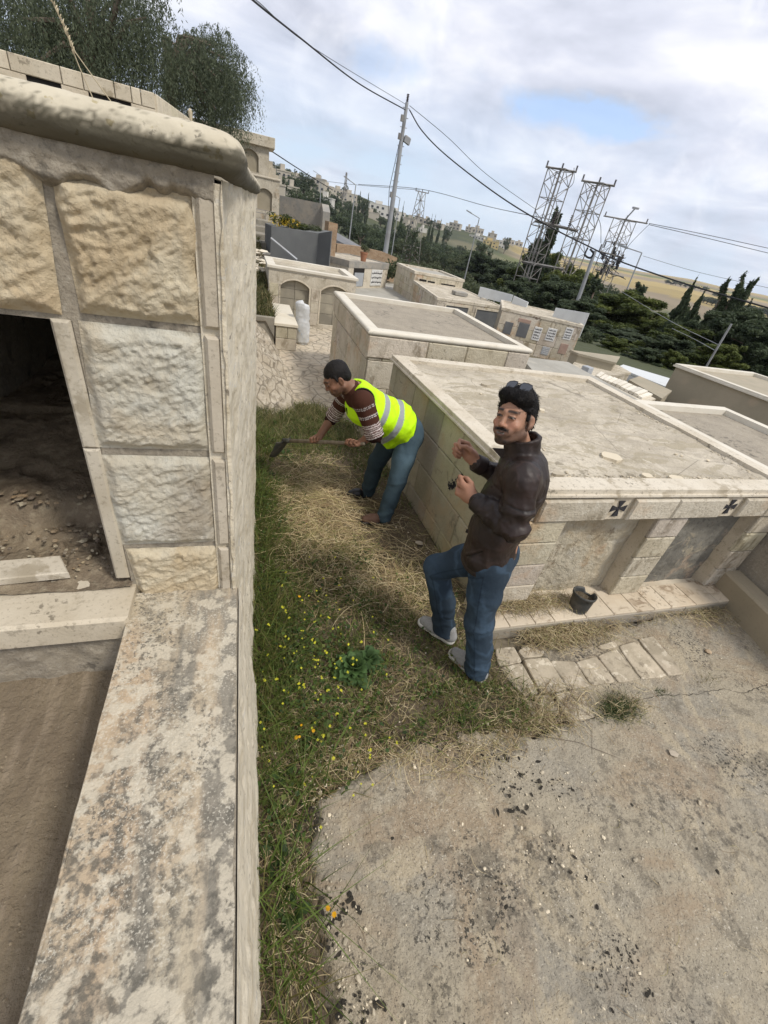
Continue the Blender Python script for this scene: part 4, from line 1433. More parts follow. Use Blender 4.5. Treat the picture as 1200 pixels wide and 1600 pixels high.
# ---- right-hand neighbours
quad_tomb('stone_tomb', 'flat grey-screeded tomb with a pale coping, touching the right side of the cross tomb', [(4.20, -.2), (5.80, -.2), (5.74, 3.72), (4.20, 3.70)], 1.10,
          roof=M['roof_grey'], recess=.075, cop_w=.12, prof='flat', blocks=True, faces=(0,), rows=(.5, .5), length=3, wall=M['render_tan'], cop=M['white_coping'], seed=91, cop_over=.01, th=.01)
quad_tomb('stone_tomb', 'tall plain brown-rendered tomb at the right edge, with a cracked grey roof', [(9.95, 4.3), (13.0, 4.6), (12.4, 7.9), (9.60, 7.75)], .76, z0=-.9,
          wall=M['render_tan'], cop=M['white_coping'], roof=M['roof_grey'], recess=.12, prof='step', blocks=False, seed=95, cop_w=.12, cop_over=.05, cop_h=.07)
b = MB()
b.obox((4.02, 1.78, -.03), (.19, 0, 0), (-.25, -1.1, 0), (0, 0, .30), 0, (1, .97, .93), .02)
tag(b.build('low_wall', M['render_tan']), 'short brown rendered curb wall at the right edge beside the cross tomb', 'wall')

# ================================================================ FAR TOMBS AND CEMETERY BUILDINGS
def front_plane_tools(A, B):
    """A, B = left and right ends of a front wall (xy). returns (n, point on plane from pixel, local obox helper)"""
    A3, B3 = Vector((A[0], A[1], 0)), Vector((B[0], B[1], 0))
    u = (B3 - A3).normalized()
    n = Vector((u.y, -u.x, 0))

    def px(a, b_):
        p = Vector(at_plane(a, b_, (A[0], A[1], 0), (n.x, n.y, 0)))
        return (p - A3).dot(u), p.z

    def panel(mb, s0, s1, z0, z1, d0, d1, m=0, c=None, ch=0.0):
        o = A3 + u * s0 + n * d0 + Vector((0, 0, z0))
        mb.obox(o, u * (s1 - s0), Vector((0, 0, z1 - z0)), n * (d1 - d0), m, c, ch)
    return A3, u, n, px, panel


def back_quad(A, B, depth):
    u = (Vector(B) - Vector(A)).normalized()
    n = Vector((-u.y, u.x)) * depth
    return [A, B, (B[0] + n.x, B[1] + n.y), (A[0] + n.x, A[1] + n.y)]


TA = [(6.12, 16.95), (8.15, 16.95), (8.2, 19.5), (6.2, 19.5)]
TAo = quad_tomb('stone_tomb', 'farthest plain tomb in the right-hand row, with three narrow slots under its roof edge', TA, 1.02, wall=M['ashlar'], cop=M['trim'], roof=M['roof_grey'],
                faces=(0, 3), rows=(.3, .3, .3, .3), length=.6, seed=120, prof='flat', cop_h=.09, cop_over=.03, recess=.06)
A3, u, n, px, panel = front_plane_tools(TA[0], TA[1])
b = MB()
for (ul_, ur_, vm_) in ((655, 666, 438), (668, 679, 441), (689, 711, 445)):
    s0, zz_ = px(ul_, vm_ - 1)
    s1, _ = px(ur_, vm_ + 1)
    b = MB()
    panel(b, s0, s1, zz_ - .035, zz_ + .035, .0, .027, 0)  # solid black panel; the slot's inner shade is put into its colour
    b.build('slot_shade_panel', M['recess_shade'], TAo)
TC = [(5.62, 13.15), (8.0, 13.35), (8.15, 16.92), (6.12, 16.92)]
TCo = quad_tomb('stone_tomb', 'long low tomb with two dark grey metal doors, behind the pale bullnose tomb', TC, .72, wall=M['ashlar'], cop=M['trim'], roof=M['roof'],
                faces=(0, 3), rows=(.3, .3, .3), length=.55, seed=130, prof='flat', cop_h=.08, cop_over=.03, recess=.02, cop_w=.06)
A3, u, n, px, panel = front_plane_tools(TC[0], TC[1])
for (s0, s1) in ((px(697, 475)[0], px(731, 482)[0]), (px(744, 485)[0], px(777, 493)[0])):
    b = MB()
    panel(b, s0, s1, .04, .54, -.10, .024, 0)
    o = b.build('metal_door', M['door_metal'], TCo)
    b = MB()
    for (a, e, z0, z1) in ((s0 - .04, s0, .02, .58), (s1, s1 + .04, .02, .58), (s0, s1, .542, .59)):
        panel(b, a, e, z0, z1, -.05, .045, 0)
    b.build('frame', M['trim'], TCo)
b = MB()
b.obox((6.75, 14.4, .72), (.45, 0, 0), (0, .35, 0), (0, 0, .10), 0, None, .01)
tag(b.build('cement_block', M['grey_plaster']), 'small grey cement block lying on the roof above the left metal door', 'block')

A_, B_ = (6.62, 11.02), (8.50, 10.02)
TBq = back_quad(A_, B_, 1.9)
TBo = quad_tomb('stone_tomb', 'tomb faced with black lettered marble plaques, right of the metal-door tomb', TBq, .97, wall=M['ashlar'], cop=M['trim'], roof=M['roof'],
                faces=(0, 1), rows=(.32, .30, .32), length=.42, seed=140, prof='flat', cop_h=.07, cop_over=.03, recess=.02, cop_w=.05, z0=-.05)
A3, u, n, px, panel = front_plane_tools(A_, B_)


def plaque(T, panel, s0, s1, z0, z1, mat, lines, seed, ink=None, name='plaque', dp=.05):
    b = MB()
    panel(b, s0, s1, z0, z1, .0, dp, 0, None, .006)
    o = b.build(name, mat, T)
    if not lines: return o
    rg = random.Random(seed)
    b = MB()
    hgt = (z1 - z0) / (lines + .6)
    for k in range(lines):
        zc_ = z1 - hgt * (k + .8)
        s = s0 + .02 + rg.uniform(0, .02)
        e = s1 - .02 - rg.uniform(0, .02)
        t = hgt * .10
        while s < e:
            w = rg.uniform(.25, .7) * hgt
            w2 = min(s + w, e)
            panel(b, s, w2, zc_ - t, zc_ + t, dp, dp + .004)
            q = rg.random()
            if q < .45: panel(b, s, s + t * 1.6, zc_ + t, zc_ + hgt * rg.uniform(.25, .42), dp, dp + .004)
            elif q < .7: panel(b, w2 - t * 1.6, w2, zc_ - hgt * .30, zc_ - t, dp, dp + .004)
            elif q < .9: panel(b, (s + w2) / 2 - t, (s + w2) / 2 + t, zc_ + hgt * .2, zc_ + hgt * .34, dp, dp + .004)
            s = w2 + (t * 1.5 if rg.random() < .4 else 0)
    b.build('lettering', ink or M['ink'], o)
    return o


def pq(u0, v0, u1, v1):
    s0, z1 = px(u0, v0)
    s1, z0 = px(u1, v1)
    return s0, s1, z0, z1


def rect_px(ul, vt, ur, vb):
    s0, _ = px((ul + ul - 6) / 2, (vt + vb) / 2)
    s1, _ = px((ur + ur - 6) / 2, (vt + vb) / 2)
    _, z1 = px((ul + ur) / 2, vt)
    _, z0 = px((ul + ur) / 2, vb)
    return s0, s1, z0, z1


for (r_, mt, ln, sd_, nm) in (
        ((790, 503, 803, 523), M['door_metal'], 0, 1, 'niche_panel'),
        ((811, 505, 828, 528), M['door_metal'], 0, 2, 'niche_panel'),
        ((812, 499, 833, 505), M['plaque_pink'], 0, 3, 'plaque'),
        ((835, 511, 848, 533), M['plaque'], 4, 4, 'plaque'),
        ((856, 513, 871, 534), M['plaque'], 4, 5, 'plaque'),
        ((884, 512, 897, 532), M['plaque'], 4, 6, 'plaque'),
        ((848, 542, 860, 558), M['plaque_grey'], 4, 7, 'plaque'),
        ((876, 537, 889, 554), M['plaque_pink'], 0, 8, 'plaque'),
        ((828, 538, 838, 550), M['trim'], 0, 9, 'plaque')):
    s0, s1, z0, z1 = rect_px(*r_)
    ink2 = M['plaque'] if mt is M['plaque_grey'] else None
    plaque(TBo, panel, s0, s1, max(z0, .05), z1, mt, ln, sd_, ink2, nm, dp=.03)
b = MB()
rg = random.Random(9)
pr = at_z(838, 497, .99)
for i in range(9):
    blob(b, (pr[0] + rg.uniform(-.08, .08), pr[1] + rg.uniform(-.04, .04), .975 + rg.uniform(.0, .03)), (.03, .025, .018), rg)
tag(b.build('withered_flowers', M['bark']), 'small brown clump of withered flowers on the edge of the plaque tomb roof', 'flowers')

for (ul, vl, ur, vr, d, h, lab) in ((749, 453, 800, 466, 16.5, .30, 'long white sheet-metal parapet behind the metal-door tomb, left of the first tower'),
                                    (801, 468, 823, 478, 14.6, .42, 'small white square metal panel beneath the first lattice tower'),
                                    (866, 487, 918, 496, 13.6, .62, 'wide white metal sheet standing behind the plaque tomb')):
    a, e = Vector(at_d(ul, vl, d)), Vector(at_d(ur, vr, d * .985))
    zt = max(a.z, e.z) + .0
    b = MB()
    dv = Vector((e.x - a.x, e.y - a.y, 0))
    nn = Vector((-dv.y, dv.x, 0)).normalized() * .05
    zt_a, zt_b = a.z + .10, e.z + .10
    b.hexa([(a.x, a.y, zt_a - h), (e.x, e.y, zt_b - h), (e.x + nn.x, e.y + nn.y, zt_b - h), (a.x + nn.x, a.y + nn.y, zt_a - h),
            (a.x, a.y, zt_a), (e.x, e.y, zt_b), (e.x + nn.x, e.y + nn.y, zt_b), (a.x + nn.x, a.y + nn.y, zt_a)])
    for t in np.linspace(.08, .92, 5):
        q = a.lerp(e, t)
        b.tube([(q.x + nn.x * 1.6, q.y + nn.y * 1.6, q.z + .08 - h - 1.0), (q.x + nn.x * 1.6, q.y + nn.y * 1.6, q.z + .06)], .02, 6)
    tag(b.build('metal_panel', M['white_sheet']), lab, 'panel', 'white metal sheets behind the tombs')


def slab_tomb(poly, z0, z1, mat, label, cat='tomb', name='stone_tomb', group='stone tombs of the cemetery', copm=None):
    T = empty(name, (sum(p[0] for p in poly) / len(poly), sum(p[1] for p in poly) / len(poly), z0), label, cat, group)
    b = MB()
    zz = z1 if hasattr(z1, '__len__') else [z1] * len(poly)
    b.prism(poly, z0, [z - .05 for z in zz])
    b.build('wall', mat, T)
    b = MB()
    c = Vector((sum(p[0] for p in poly) / len(poly), sum(p[1] for p in poly) / len(poly)))
    big = [tuple(Vector(p) + (Vector(p) - c).normalized() * .03) for p in poly]
    b.prism(big, [z - .05 for z in zz], zz)
    b.build('top_slab', copm or mat, T)
    return T


def zpoly(pts, z):
    return [at_z(a, b_, z)[:2] for a, b_ in pts]


slab_tomb([(4.35, 5.1), (6.15, 5.0), (6.25, 7.35), (5.15, 7.35)], 0, .60, M['roof_grey'], 'low gravel-topped tomb slab between the cross tomb and the plaque tomb')
slab_tomb(zpoly([(886, 583), (925, 590), (985, 582), (966, 571), (905, 556)], .42), -.4, .42, M['roof'], 'low brown tomb with a crumbling roof, right of the plaque tomb')
slab_tomb(zpoly([(905, 552), (961, 566), (968, 557), (893, 547)], .62), -.4, .62, M['render_tan'], 'thin stained parapet standing behind the low brown tomb')
T = slab_tomb(zpoly([(924, 586), (952, 611), (1004, 627), (1024, 619), (988, 602), (940, 581)], .48), -.2, .44, M['trim'],
              'low tomb covered in pale sawn marble strips, behind the cross tomb')
P0, P1, P2, P3 = [Vector(p) for p in zpoly([(930, 588), (938, 582), (1020, 618), (1003, 624)], .45)]
rg = random.Random(3)
for i in range(11):
    b = MB()
    t0, t1 = i / 11 + .006, (i + 1) / 11 - .006
    for (s0, s1) in ((.02, rg.uniform(.4, .6)),):
        a = P0.lerp(P3, t0).lerp(P1.lerp(P2, t0), s0); c = P0.lerp(P3, t1).lerp(P1.lerp(P2, t1), s0)
        d = P0.lerp(P3, t1).lerp(P1.lerp(P2, t1), .98); e = P0.lerp(P3, t0).lerp(P1.lerp(P2, t0), .98)
        q = rg.uniform(.85, 1.15)
        b.prism([a, c, d, e], .441, .441 + rg.uniform(.02, .06), 0, (q, q, q))
    b.build('marble_strip', M['white_coping'], T)
slab_tomb(zpoly([(985, 594), (1034, 622), (1048, 610), (1000, 588)], .30), -.5, .30, M['render_tan'], 'small tan gabled tomb beside the tall brown-rendered tomb')
slab_tomb(zpoly([(966, 574), (1048, 607), (1056, 594), (975, 570)], .05), -.9, .05, M['white_sheet'], 'flat white sheet roof below the dark pine trees', 'roof', 'sheet_roof', None, M['white_sheet'])
slab_tomb(zpoly([(951, 583), (975, 598), (990, 590), (966, 578)], .2), -.6, .2, M['dark_render'], 'small dark tomb cavity block left of the white sheet roof')
b = MB()
p = at_z(918, 583, .45)
b.obox((p[0] - .1, p[1] - .1, .38), (.16, .05, 0), (-.05, .16, 0), (0, 0, .2), 0, None, .01)
tag(b.build('stone_block', M['plaque_grey']), 'small blue-grey block on the low brown tomb', 'block')

# ---- top-left tomb with slots (above the near tomb)
def slot_tomb():
    Z = 2.995
    A_, B_ = (-4.2, 6.42), (-.90, 6.98)
    T = empty('stone_tomb', (-2, 7, 0), 'higher pale ashlar tomb with dark slots, rising behind the near tomb under the pepper trees', 'tomb', 'stone tombs of the cemetery')
    A3, u, n, px, panel = front_plane_tools(A_, B_)
    q = back_quad(A_, B_, 2.4)
    q[2] = (-.62, 9.1)
    b = MB()
    b.prism(q, 0.3, Z - .02, 1)
    b.build('wall_core', [M['mortar'], M['trim']], T)
    L = (Vector((B_[0], B_[1], 0)) - A3).length
    b = MB()
    s = 0
    rg = random.Random(8)
    sx = lambda u_, v_: px(u_, v_)[0]
    cuts = [0, .6, sx(15, 100), sx(96, 120), sx(130, 130), sx(179, 142), sx(205, 148), sx(220, 152), L]
    cuts = sorted(c for c in cuts if c <= L)
    for a, e in zip(cuts[:-1], cuts[1:]):
        c = rg.uniform(.92, 1.06)
        panel(b, a + .004, e - .004, 2.86, Z, .0, .03, 0, (c, c * .98, c * .93), .006)
    slots = [(sx(40, 115), sx(95, 130)), (sx(139, 150), sx(205, 165)), (.5, 1.1)]
    ed = [0] + sorted([x for s_ in slots for x in s_]) + [L]
    for i in range(0, len(ed), 2):
        panel(b, ed[i], ed[i + 1], 2.79, 2.857, .0, .026, 0, (1, .97, .92), .004)
    panel(b, 0, L, 2.40, 2.787, .0, .026, 0, (1, .97, .92), .004)
    e2 = (Vector(q[2]) - Vector(q[1])).normalized()
    ashlar(b, q[1], q[2], 2.4, Z, (e2.y, -e2.x), (.3, .2), .32, .025, seed=4, gap=.005)
    b.build('ashlar_blocks', M['trim'], T)
    for (a, e) in slots[:2]:
        b = MB()
        panel(b, a, e, 2.787, 2.86, .001, .006)  # thin black sheet painted as the shade within the slot
        b.build('slot_shade_panel', M['recess_shade'], T)


slot_tomb()

# ---- two-storey mausoleum at the left end
def mausoleum():
    T = empty('mausoleum', (0, 21, 1.6), 'two-storey pale stone mausoleum with filled arched niches beyond the near tomb', 'mausoleum')
    Y = 20.0
    b = MB()
    lo = [(-1.35, -.55, 1.92, 2.42, 2.56), (-.30, .30 - .02, 1.92, 2.42, 2.56), (.575, 1.10, 1.88, 2.42, 2.56)]
    arched_front(b, -2.2, 1.36, 1.55, 2.86, Y, .10, lo)
    b.box(-2.2, 1.36, Y + .101, 22.2, 1.55, 2.86)
    b.build('lower_storey', M['ashlar'], T)
    b = MB()
    up = [(-1.5, -.75, 2.98, 3.42, 3.58), (.0, .62, 2.98, 3.42, 3.60)]
    arched_front(b, -2.2, .98, 2.86, 3.98, Y + .12, .10, up)
    b.box(-2.2, .98, Y + .221, 22.2, 2.86, 3.98)
    b.box(.98, 1.12, Y + .3, 22.2, 2.861, 3.40)
    b.box(1.12, 1.24, Y + .3, 22.2, 2.861, 3.22)
    b.box(1.24, 1.345, Y + .3, 22.2, 2.861, 3.04)
    b.build('upper_storey', M['ashlar'], T)
    b = MB()
    b.obox((-2.25, Y + .05, 2.865), (3.64, 0, 0), (0, 0, .055), (0, -.09, 0), 0, None, .01)
    b.obox((-2.25, Y + .12, 3.74), (3.42, 0, 0), (0, 0, .30), (0, -.13, 0), 0, (.97, .97, .95), .01)
    b.box(.98, 1.17, Y + .12, 21.5, 3.74, 4.04)
    b.build('cornice', M['trim'], T)
    for (a, e, zb, zs, za) in lo + up:
        b = MB()
        dy = 0 if zb < 2.5 else .12
        b.box(a, e, Y + dy + .085, Y + dy + .10, zb, za)
        b.build('niche_panel', M['beige_panel'], T)
    b = MB()
    for z in (1.80, 1.90):
        b.tube([(.45, Y - .25, z), (1.25, Y - .25, z)], .012, 6)
    for x in (.5, .85, 1.2):
        b.tube([(x, Y - .25, 1.5), (x, Y - .25, 1.92)], .012, 6)
    b.build('railing', M['steel'], T)


mausoleum()
T = empty('stone_steps', (.6, 17.5, .9), 'rough stone steps climbing to the two-storey mausoleum', 'steps')
for k in range(5):
    b = MB()
    z = 1.62 - k * .16
    y = 18.9 - k * 1.0
    b.obox((-.4, y + .9, z - .5), (1.45 - .10 * k, 0, 0), (0, 0, .5), (0, -.9, 0), 0, (random.uniform(.8, 1),) * 3, .02)
    b.build('step', M['concrete_block'], T)
b = MB()
rg = random.Random(12)
for i in range(60):
    x, y = rg.uniform(.12, .72), rg.uniform(11.9, 14.0)
    r = rg.uniform(.04, .11)
    blob(b, (x, y, 1.0 - (14.0 - y) * .12 + rg.uniform(-.05, .12)), (r * rg.uniform(1, 2), r, r * rg.uniform(.3, .7)), rg, c=(rg.uniform(.8, 1.3),) * 3)
tag(b.build('stone_rubble', M['trim']), 'heap of broken pale stones at the foot of the stone steps', 'rubble', kind='stuff')

pl = [(.80, 14.6), (2.12, 14.6), (2.42, 14.15), (2.62, 15.2), (2.3, 16.3), (.7, 16.3)]
b = MB()
b.prism(pl, -.05, [1.66, 1.70, 1.83, 1.8, 1.68, 1.64])
tag(b.build('planter', M['dark_render']), 'large dark grey rendered planter box with shrubs growing on top', 'planter')
b = MB()
b.hexa([(.70, 13.3, .75), (1.38, 13.0, .75), (1.42, 13.15, .75), (.75, 13.45, .75), (.72, 13.3, 1.42), (1.36, 13.0, 1.06), (1.40, 13.15, 1.06), (.77, 13.45, 1.42)], 0)
T = tag(b.build('stone_slab', M['dark_render']), 'dark slab leaning with a pale upper edge behind the arched tomb', 'slab')
b = MB()
b.tube([(.72, 13.37, 1.44), (1.38, 13.07, 1.08)], .035, 4)
b.build('edge', M['pole'], T)
def wall_px(pts, d0, d1, zb, mat, label, name='retaining_wall', th=.3, cat='wall'):
    """wall whose top edge runs through the given pixels, at distances d0..d1"""
    b = MB()
    P = []
    for i, (a, c) in enumerate(pts):
        P.append(Vector(at_d(a, c, d0 + (d1 - d0) * i / (len(pts) - 1))))
    for p, q in zip(P[:-1], P[1:]):
        e = Vector((q.x - p.x, q.y - p.y, 0)).normalized()
        nn = Vector((-e.y, e.x, 0)) * th
        b.hexa([(p.x, p.y, zb), (q.x, q.y, zb), (q.x + nn.x, q.y + nn.y, zb), (p.x + nn.x, p.y + nn.y, zb),
                (p.x, p.y, p.z), (q.x, q.y, q.z), (q.x + nn.x, q.y + nn.y, q.z), (p.x + nn.x, p.y + nn.y, p.z)])
    return tag(b.build(name, mat), label, cat)


wall_px([(437, 305), (503, 318), (505, 330)], 24, 22, .2, M['grey_plaster'], 'grey cement wall behind the shrubs of the dark planter')
wall_px([(514, 346), (528, 350)], 18.5, 18.6, -.3, M['brick'], 'narrow brown brick pier right of the dark planter', 'brick_pier', .5, 'pier')
wall_px([(527, 381), (560, 385), (600, 394), (621, 403)], 22.5, 24, -1.0, M['brick'], 'low brown brick wall running behind the utility pole', 'brick_wall')
P = [at_d(524, 362, 62), at_d(524, 374, 44), at_d(560, 392, 30), at_d(566, 386, 44)]
b = MB()
b.prism([(p[0], p[1]) for p in P], [p[2] - .5 for p in P], [p[2] for p in P])
tag(b.build('road', M['asphalt']), kind='structure')

A_, B_ = (3.85, 17.55), (5.75, 20.0)
A_, B_ = (3.75, 17.6), (5.85, 19.6)
Q = back_quad(A_, B_, 2.0)
T = quad_tomb('stone_tomb', 'small pale tomb with grey lintel and white lettered plaque near the utility pole', Q, .93, wall=M['trim'], cop=M['grey_plaster'], roof=M['roof'],
              faces=(), blocks=False, prof='flat', cop_h=.22, cop_over=.02, recess=.03, cop_w=.08, seed=150)
A3, u, n, px, panel = front_plane_tools(A_, B_)
b = MB()
panel(b, .35, 1.10, .08, .70, -.02, .004)  # black sheet on the wall, its colour playing the niche's shade
b.build('niche_shade_panel', M['recess_shade'], T)
b = MB()
panel(b, .42, 1.05, .08, .55, .004, .02)
b.build('niche_panel', M['plaque_grey'], T)
plaque(T, panel, 1.62, 2.45, .10, .68, M['plaque'], 3, 21, dp=.03)
p = at_d(567, 411, 18.9)
T = empty('flower_pot', (p[0], p[1], .95), 'small terracotta pot with a leafy plant on the plaque tomb near the pole', 'flower pot')
b = MB()
for i in range(1):
    pr = [(.10, 0), (.135, .26), (.15, .26), (.15, .31), (.125, .31), (.115, .24)]
    vs = [(p[0] + r * math.cos(w), p[1] + r * math.sin(w), .93 + z) for (r, z) in pr for w in np.linspace(0, 2 * math.pi, 16, endpoint=False)]
    b.add(vs, [(a * 16 + k, a * 16 + (k + 1) % 16, (a + 1) * 16 + (k + 1) % 16, (a + 1) * 16 + k) for a in range(len(pr) - 1) for k in range(16)] + [tuple(range(80, 96))])
b.build('pot', M['terracotta'], T)
POTP = (p[0], p[1], 1.2)
b = MB()
rg = random.Random(31)
for i in range(26):
    r = rg.uniform(.05, .13)
    blob(b, (rg.uniform(2.6, 3.2), rg.uniform(12.4, 14.5), r * .5), (r * 1.3, r, r * .8), rg, c=(rg.uniform(.8, 1.1),) * 3)
tag(b.build('stone_rubble', M['trim']), 'loose pale stones between the arched tomb and the plaque tomb by the pole', 'rubble', kind='stuff')


# ================================================================ TOWN
M['house_w'] = mk('white_house', (0.55, 0.53, 0.48), (), (), 0.9)
M['house_y'] = mk('yellow_house', (0.50, 0.40, 0.20), (), (), 0.9)
rgt = random.Random(77)


def house(uc, vt, wpx, hpx, d, mat, label, rows=2, colsn=3, storey=None, parapet=True):
    """a far house: top centre pixel, width and height in photo pixels, distance in metres"""
    best = None
    for dd in np.arange(60, 1500, 4.0):
        q = at_d(uc, vt + hpx, dd)
        if q[2] <= t_z(q[0], q[1]) + .3:
            best = dd
            break
    if best is not None and best < 900:
        d = best
    top = Vector(at_d(uc, vt, d))
    bot = Vector(at_d(uc, vt + hpx, d))
    l = Vector(at_d(uc - wpx / 2, vt, d))
    r = Vector(at_d(uc + wpx / 2, vt, d))
    w = (r - l).length
    h = top.z - bot.z
    rz = -math.atan2(top.x, top.y) + rgt.uniform(-.35, .35)
    T = empty('house', (top.x, top.y, bot.z), label, 'house', 'houses of the hillside town', rz)
    dp = w * rgt.uniform(.7, 1.0)
    b = MB()
    b.box(-w / 2, w / 2, 0, dp, -3, h)
    o = b.build('wall', mat, T, local=True)
    if parapet:
        b = MB()
        b.box(-w / 2 - .15, w / 2 + .15, -.15, dp + .15, h, h + .35)
        b.box(-w * .2, w * .1, dp * .3, dp * .7, h + .35, h + 2.2)
        b.build('roof', mat, T, local=True)
    if w > 5:
        ww, wh = w / (colsn * 2.3), h / (rows * 2.1)
        for i in range(rows):
            for j in range(colsn):
                if rgt.random() < .12: continue
                x = -w / 2 + w * (j + .5) / colsn
                z = h * (i + .42) / rows
                b = MB()
                b.box(x - ww / 2, x + ww / 2, -.12, .1, z - wh * .3, z + wh * .5)
                b.build('window', M['glass'], T, local=True)
    return T


HS = [
    (444, 268, 22, 30, 190, 'house', 'tall cream apartment house at the left end of the town, nearest the mausoleum', 3, 3),
    (468, 280, 22, 22, 230, 'house', 'stepped cream house right of the tall apartment house', 2, 3),
    (438, 290, 14, 18, 120, 'house', 'small tan flat-roofed building just right of the mausoleum', 1, 2),
    (458, 293, 20, 16, 125, 'house', 'orange-tinted low house behind the grey cement wall', 1, 2),
    (497, 279, 22, 20, 330, 'house', 'brown house half hidden behind the round dark tree', 2, 3),
    (513, 291, 20, 16, 340, 'house', 'cream house under the overhead cable on the skyline', 2, 3),
    (486, 302, 11, 14, 130, 'house', 'small square tan hut between dark trees', 1, 1),
    (507, 309, 24, 20, 170, 'house_w', 'white house with a porch below the town trees', 1, 3),
    (531, 297, 22, 14, 380, 'house', 'long cream building on the skyline left of the cypress pair', 2, 4),
    (548, 303, 22, 14, 390, 'house', 'cream block on the skyline beside the cypress pair', 2, 3),
    (545, 316, 30, 12, 330, 'house', 'low pale terrace house under the cypress pair', 1, 4),
    (595, 320, 34, 18, 300, 'house_w', 'white villa with wide dark windows just left of the utility pole', 2, 4),
    (580, 332, 26, 9, 280, 'house', 'long pale garden building below the white villa', 1, 4),
    (622, 331, 26, 14, 320, 'house_w', 'white villa just right of the utility pole', 2, 3),
    (640, 341, 18, 12, 340, 'house', 'cream house behind the far pylon', 1, 3),
    (655, 339, 14, 9, 440, 'house', 'small cream house on the skyline behind the far pylon', 1, 2),
    (668, 343, 14, 9, 460, 'house', 'pink-grey house on the skyline right of the far pylon', 1, 2),
    (684, 349, 16, 9, 470, 'house', 'pale house on the skyline behind dark cypresses', 1, 3),
    (698, 353, 14, 8, 470, 'house_w', 'small white house low on the skyline', 1, 2),
    (711, 349, 18, 10, 500, 'house', 'yellowish block standing above the skyline trees', 2, 3),
    (733, 355, 10, 8, 500, 'house', 'tan tower-like house on the skyline', 2, 2),
    (748, 357, 18, 9, 500, 'house', 'wide cream building near the street lamp head', 1, 4),
    (745, 369, 24, 5, 300, 'house_w', 'long low white building under the skyline, beside the street lamp', 1, 5),
    (768, 377, 26, 10, 330, 'house_y', 'long yellow house right of the street lamp', 2, 5),
    (788, 377, 14, 13, 320, 'house_w', 'white house with arches at the right end of the yellow house', 2, 3),
    (798, 375, 14, 8, 500, 'house', 'cream houses on the skyline left of the first tower', 1, 3),
    (812, 378, 12, 8, 500, 'house', 'tan house on the skyline beside the first tower', 1, 2),
    (640, 350, 12, 8, 300, 'house', 'small brown house at the foot of the far pylon top', 1, 2),
    (662, 357, 12, 6, 310, 'house_w', 'tiny white house among the trees right of the far pylon', 1, 2),
    (770, 365, 14, 6, 480, 'house', 'low cream house on the skyline above the yellow house', 1, 3),
]
for h in HS:
    house(h[0], h[1], h[2], h[3], h[4], M[h[5]], h[6], h[7], h[8])


# ================================================================ LATTICE TOWERS, POLES
def lattice(mb, base, top_z, w0, w1, rz, r=.035, bays=7, rr=None):
    """four-legged lattice mast"""
    bx, by, bz = base
    H = top_z - bz
    ca, sa = math.cos(rz), math.sin(rz)

    def P(i, t):
        w = (w0 + (w1 - w0) * t) / 2
        x, y = ((-w, -w), (w, -w), (w, w), (-w, w))[i]
        return (bx + x * ca - y * sa, by + x * sa + y * ca, bz + H * t)
    for i in range(4):
        mb.tube([P(i, 0), P(i, 1)], r, 4)
    rr = rr or r * .6
    for k in range(bays):
        t0, t1 = k / bays, (k + 1) / bays
        for i in range(4):
            j = (i + 1) % 4
            if (k + i) % 2:
                mb.tube([P(i, t0), P(j, t1)], rr, 4)
            else:
                mb.tube([P(j, t0), P(i, t1)], rr, 4)
            if k % 2 == 0:
                mb.tube([P(i, t1), P(j, t1)], rr, 4)
            if k % 3 == 1:
                mb.tube([P(i, t0), P(j, t1)], rr, 4)
                mb.tube([P(j, t0), P(i, t1)], rr, 4)
    return P


def insulator(T, p, h=.42, r=.11):
    b = MB()
    pr = []
    n = 7
    for k in range(n):
        z = p[2] + h * k / n
        pr += [(r * .45, z), (r, z + h * .04), (r * .45, z + h * .09)]
    vs, m_ = [], 8
    for (rr_, z) in pr:
        vs += [(p[0] + rr_ * math.cos(w), p[1] + rr_ * math.sin(w), z) for w in np.linspace(0, 2 * math.pi, m_, endpoint=False)]
    b.add(vs, [(a * m_ + k, a * m_ + (k + 1) % m_, (a + 1) * m_ + (k + 1) % m_, (a + 1) * m_ + k) for a in range(len(pr) - 1) for k in range(m_)])
    return b.build('insulator', M['ceramic'], T)


def tower(ub, vb, ut, vt, zb, label, arm=2.9, w=(1.75, 1.75), rz=.5, bays=11, r=.05, arm_rz=None, post=True):
    base = Vector(at_z(ub, vb, zb))
    d = math.hypot(base.x, base.y)
    top = Vector(at_d(ut, vt, d))
    x, y = (base.x + top.x) / 2, (base.y + top.y) / 2
    T = empty('transmission_tower', (x, y, zb), label, 'tower', 'lattice power towers beyond the tombs')
    b = MB()
    lattice(b, (x, y, zb - 1), top.z - .35, w[0], w[1], rz, r, bays)
    if post:
        b.tube([(x, y, zb - 1), (x, y, top.z - .3)], r * 1.9, 6)
    b.build('lattice', M['steel'], T)
    arz = -math.atan2(x, y) if arm_rz is None else arm_rz
    ca, sa = math.cos(arz), math.sin(arz)
    b = MB()
    for off in (-.12, .12):
        b.tube([(x - ca * arm / 2 - sa * off, y - sa * arm / 2 + ca * off, top.z - .30), (x + ca * arm / 2 - sa * off, y + sa * arm / 2 + ca * off, top.z - .30)], .07, 4)
    b.build('cross_arm', M['steel'], T)
    for s in (-.47, .02, .47):
        insulator(T, (x + ca * arm * s, y + sa * arm * s, top.z - .24), .42 if arm > 2 else .3)
    return T, (x, y, top.z), (ca, sa)


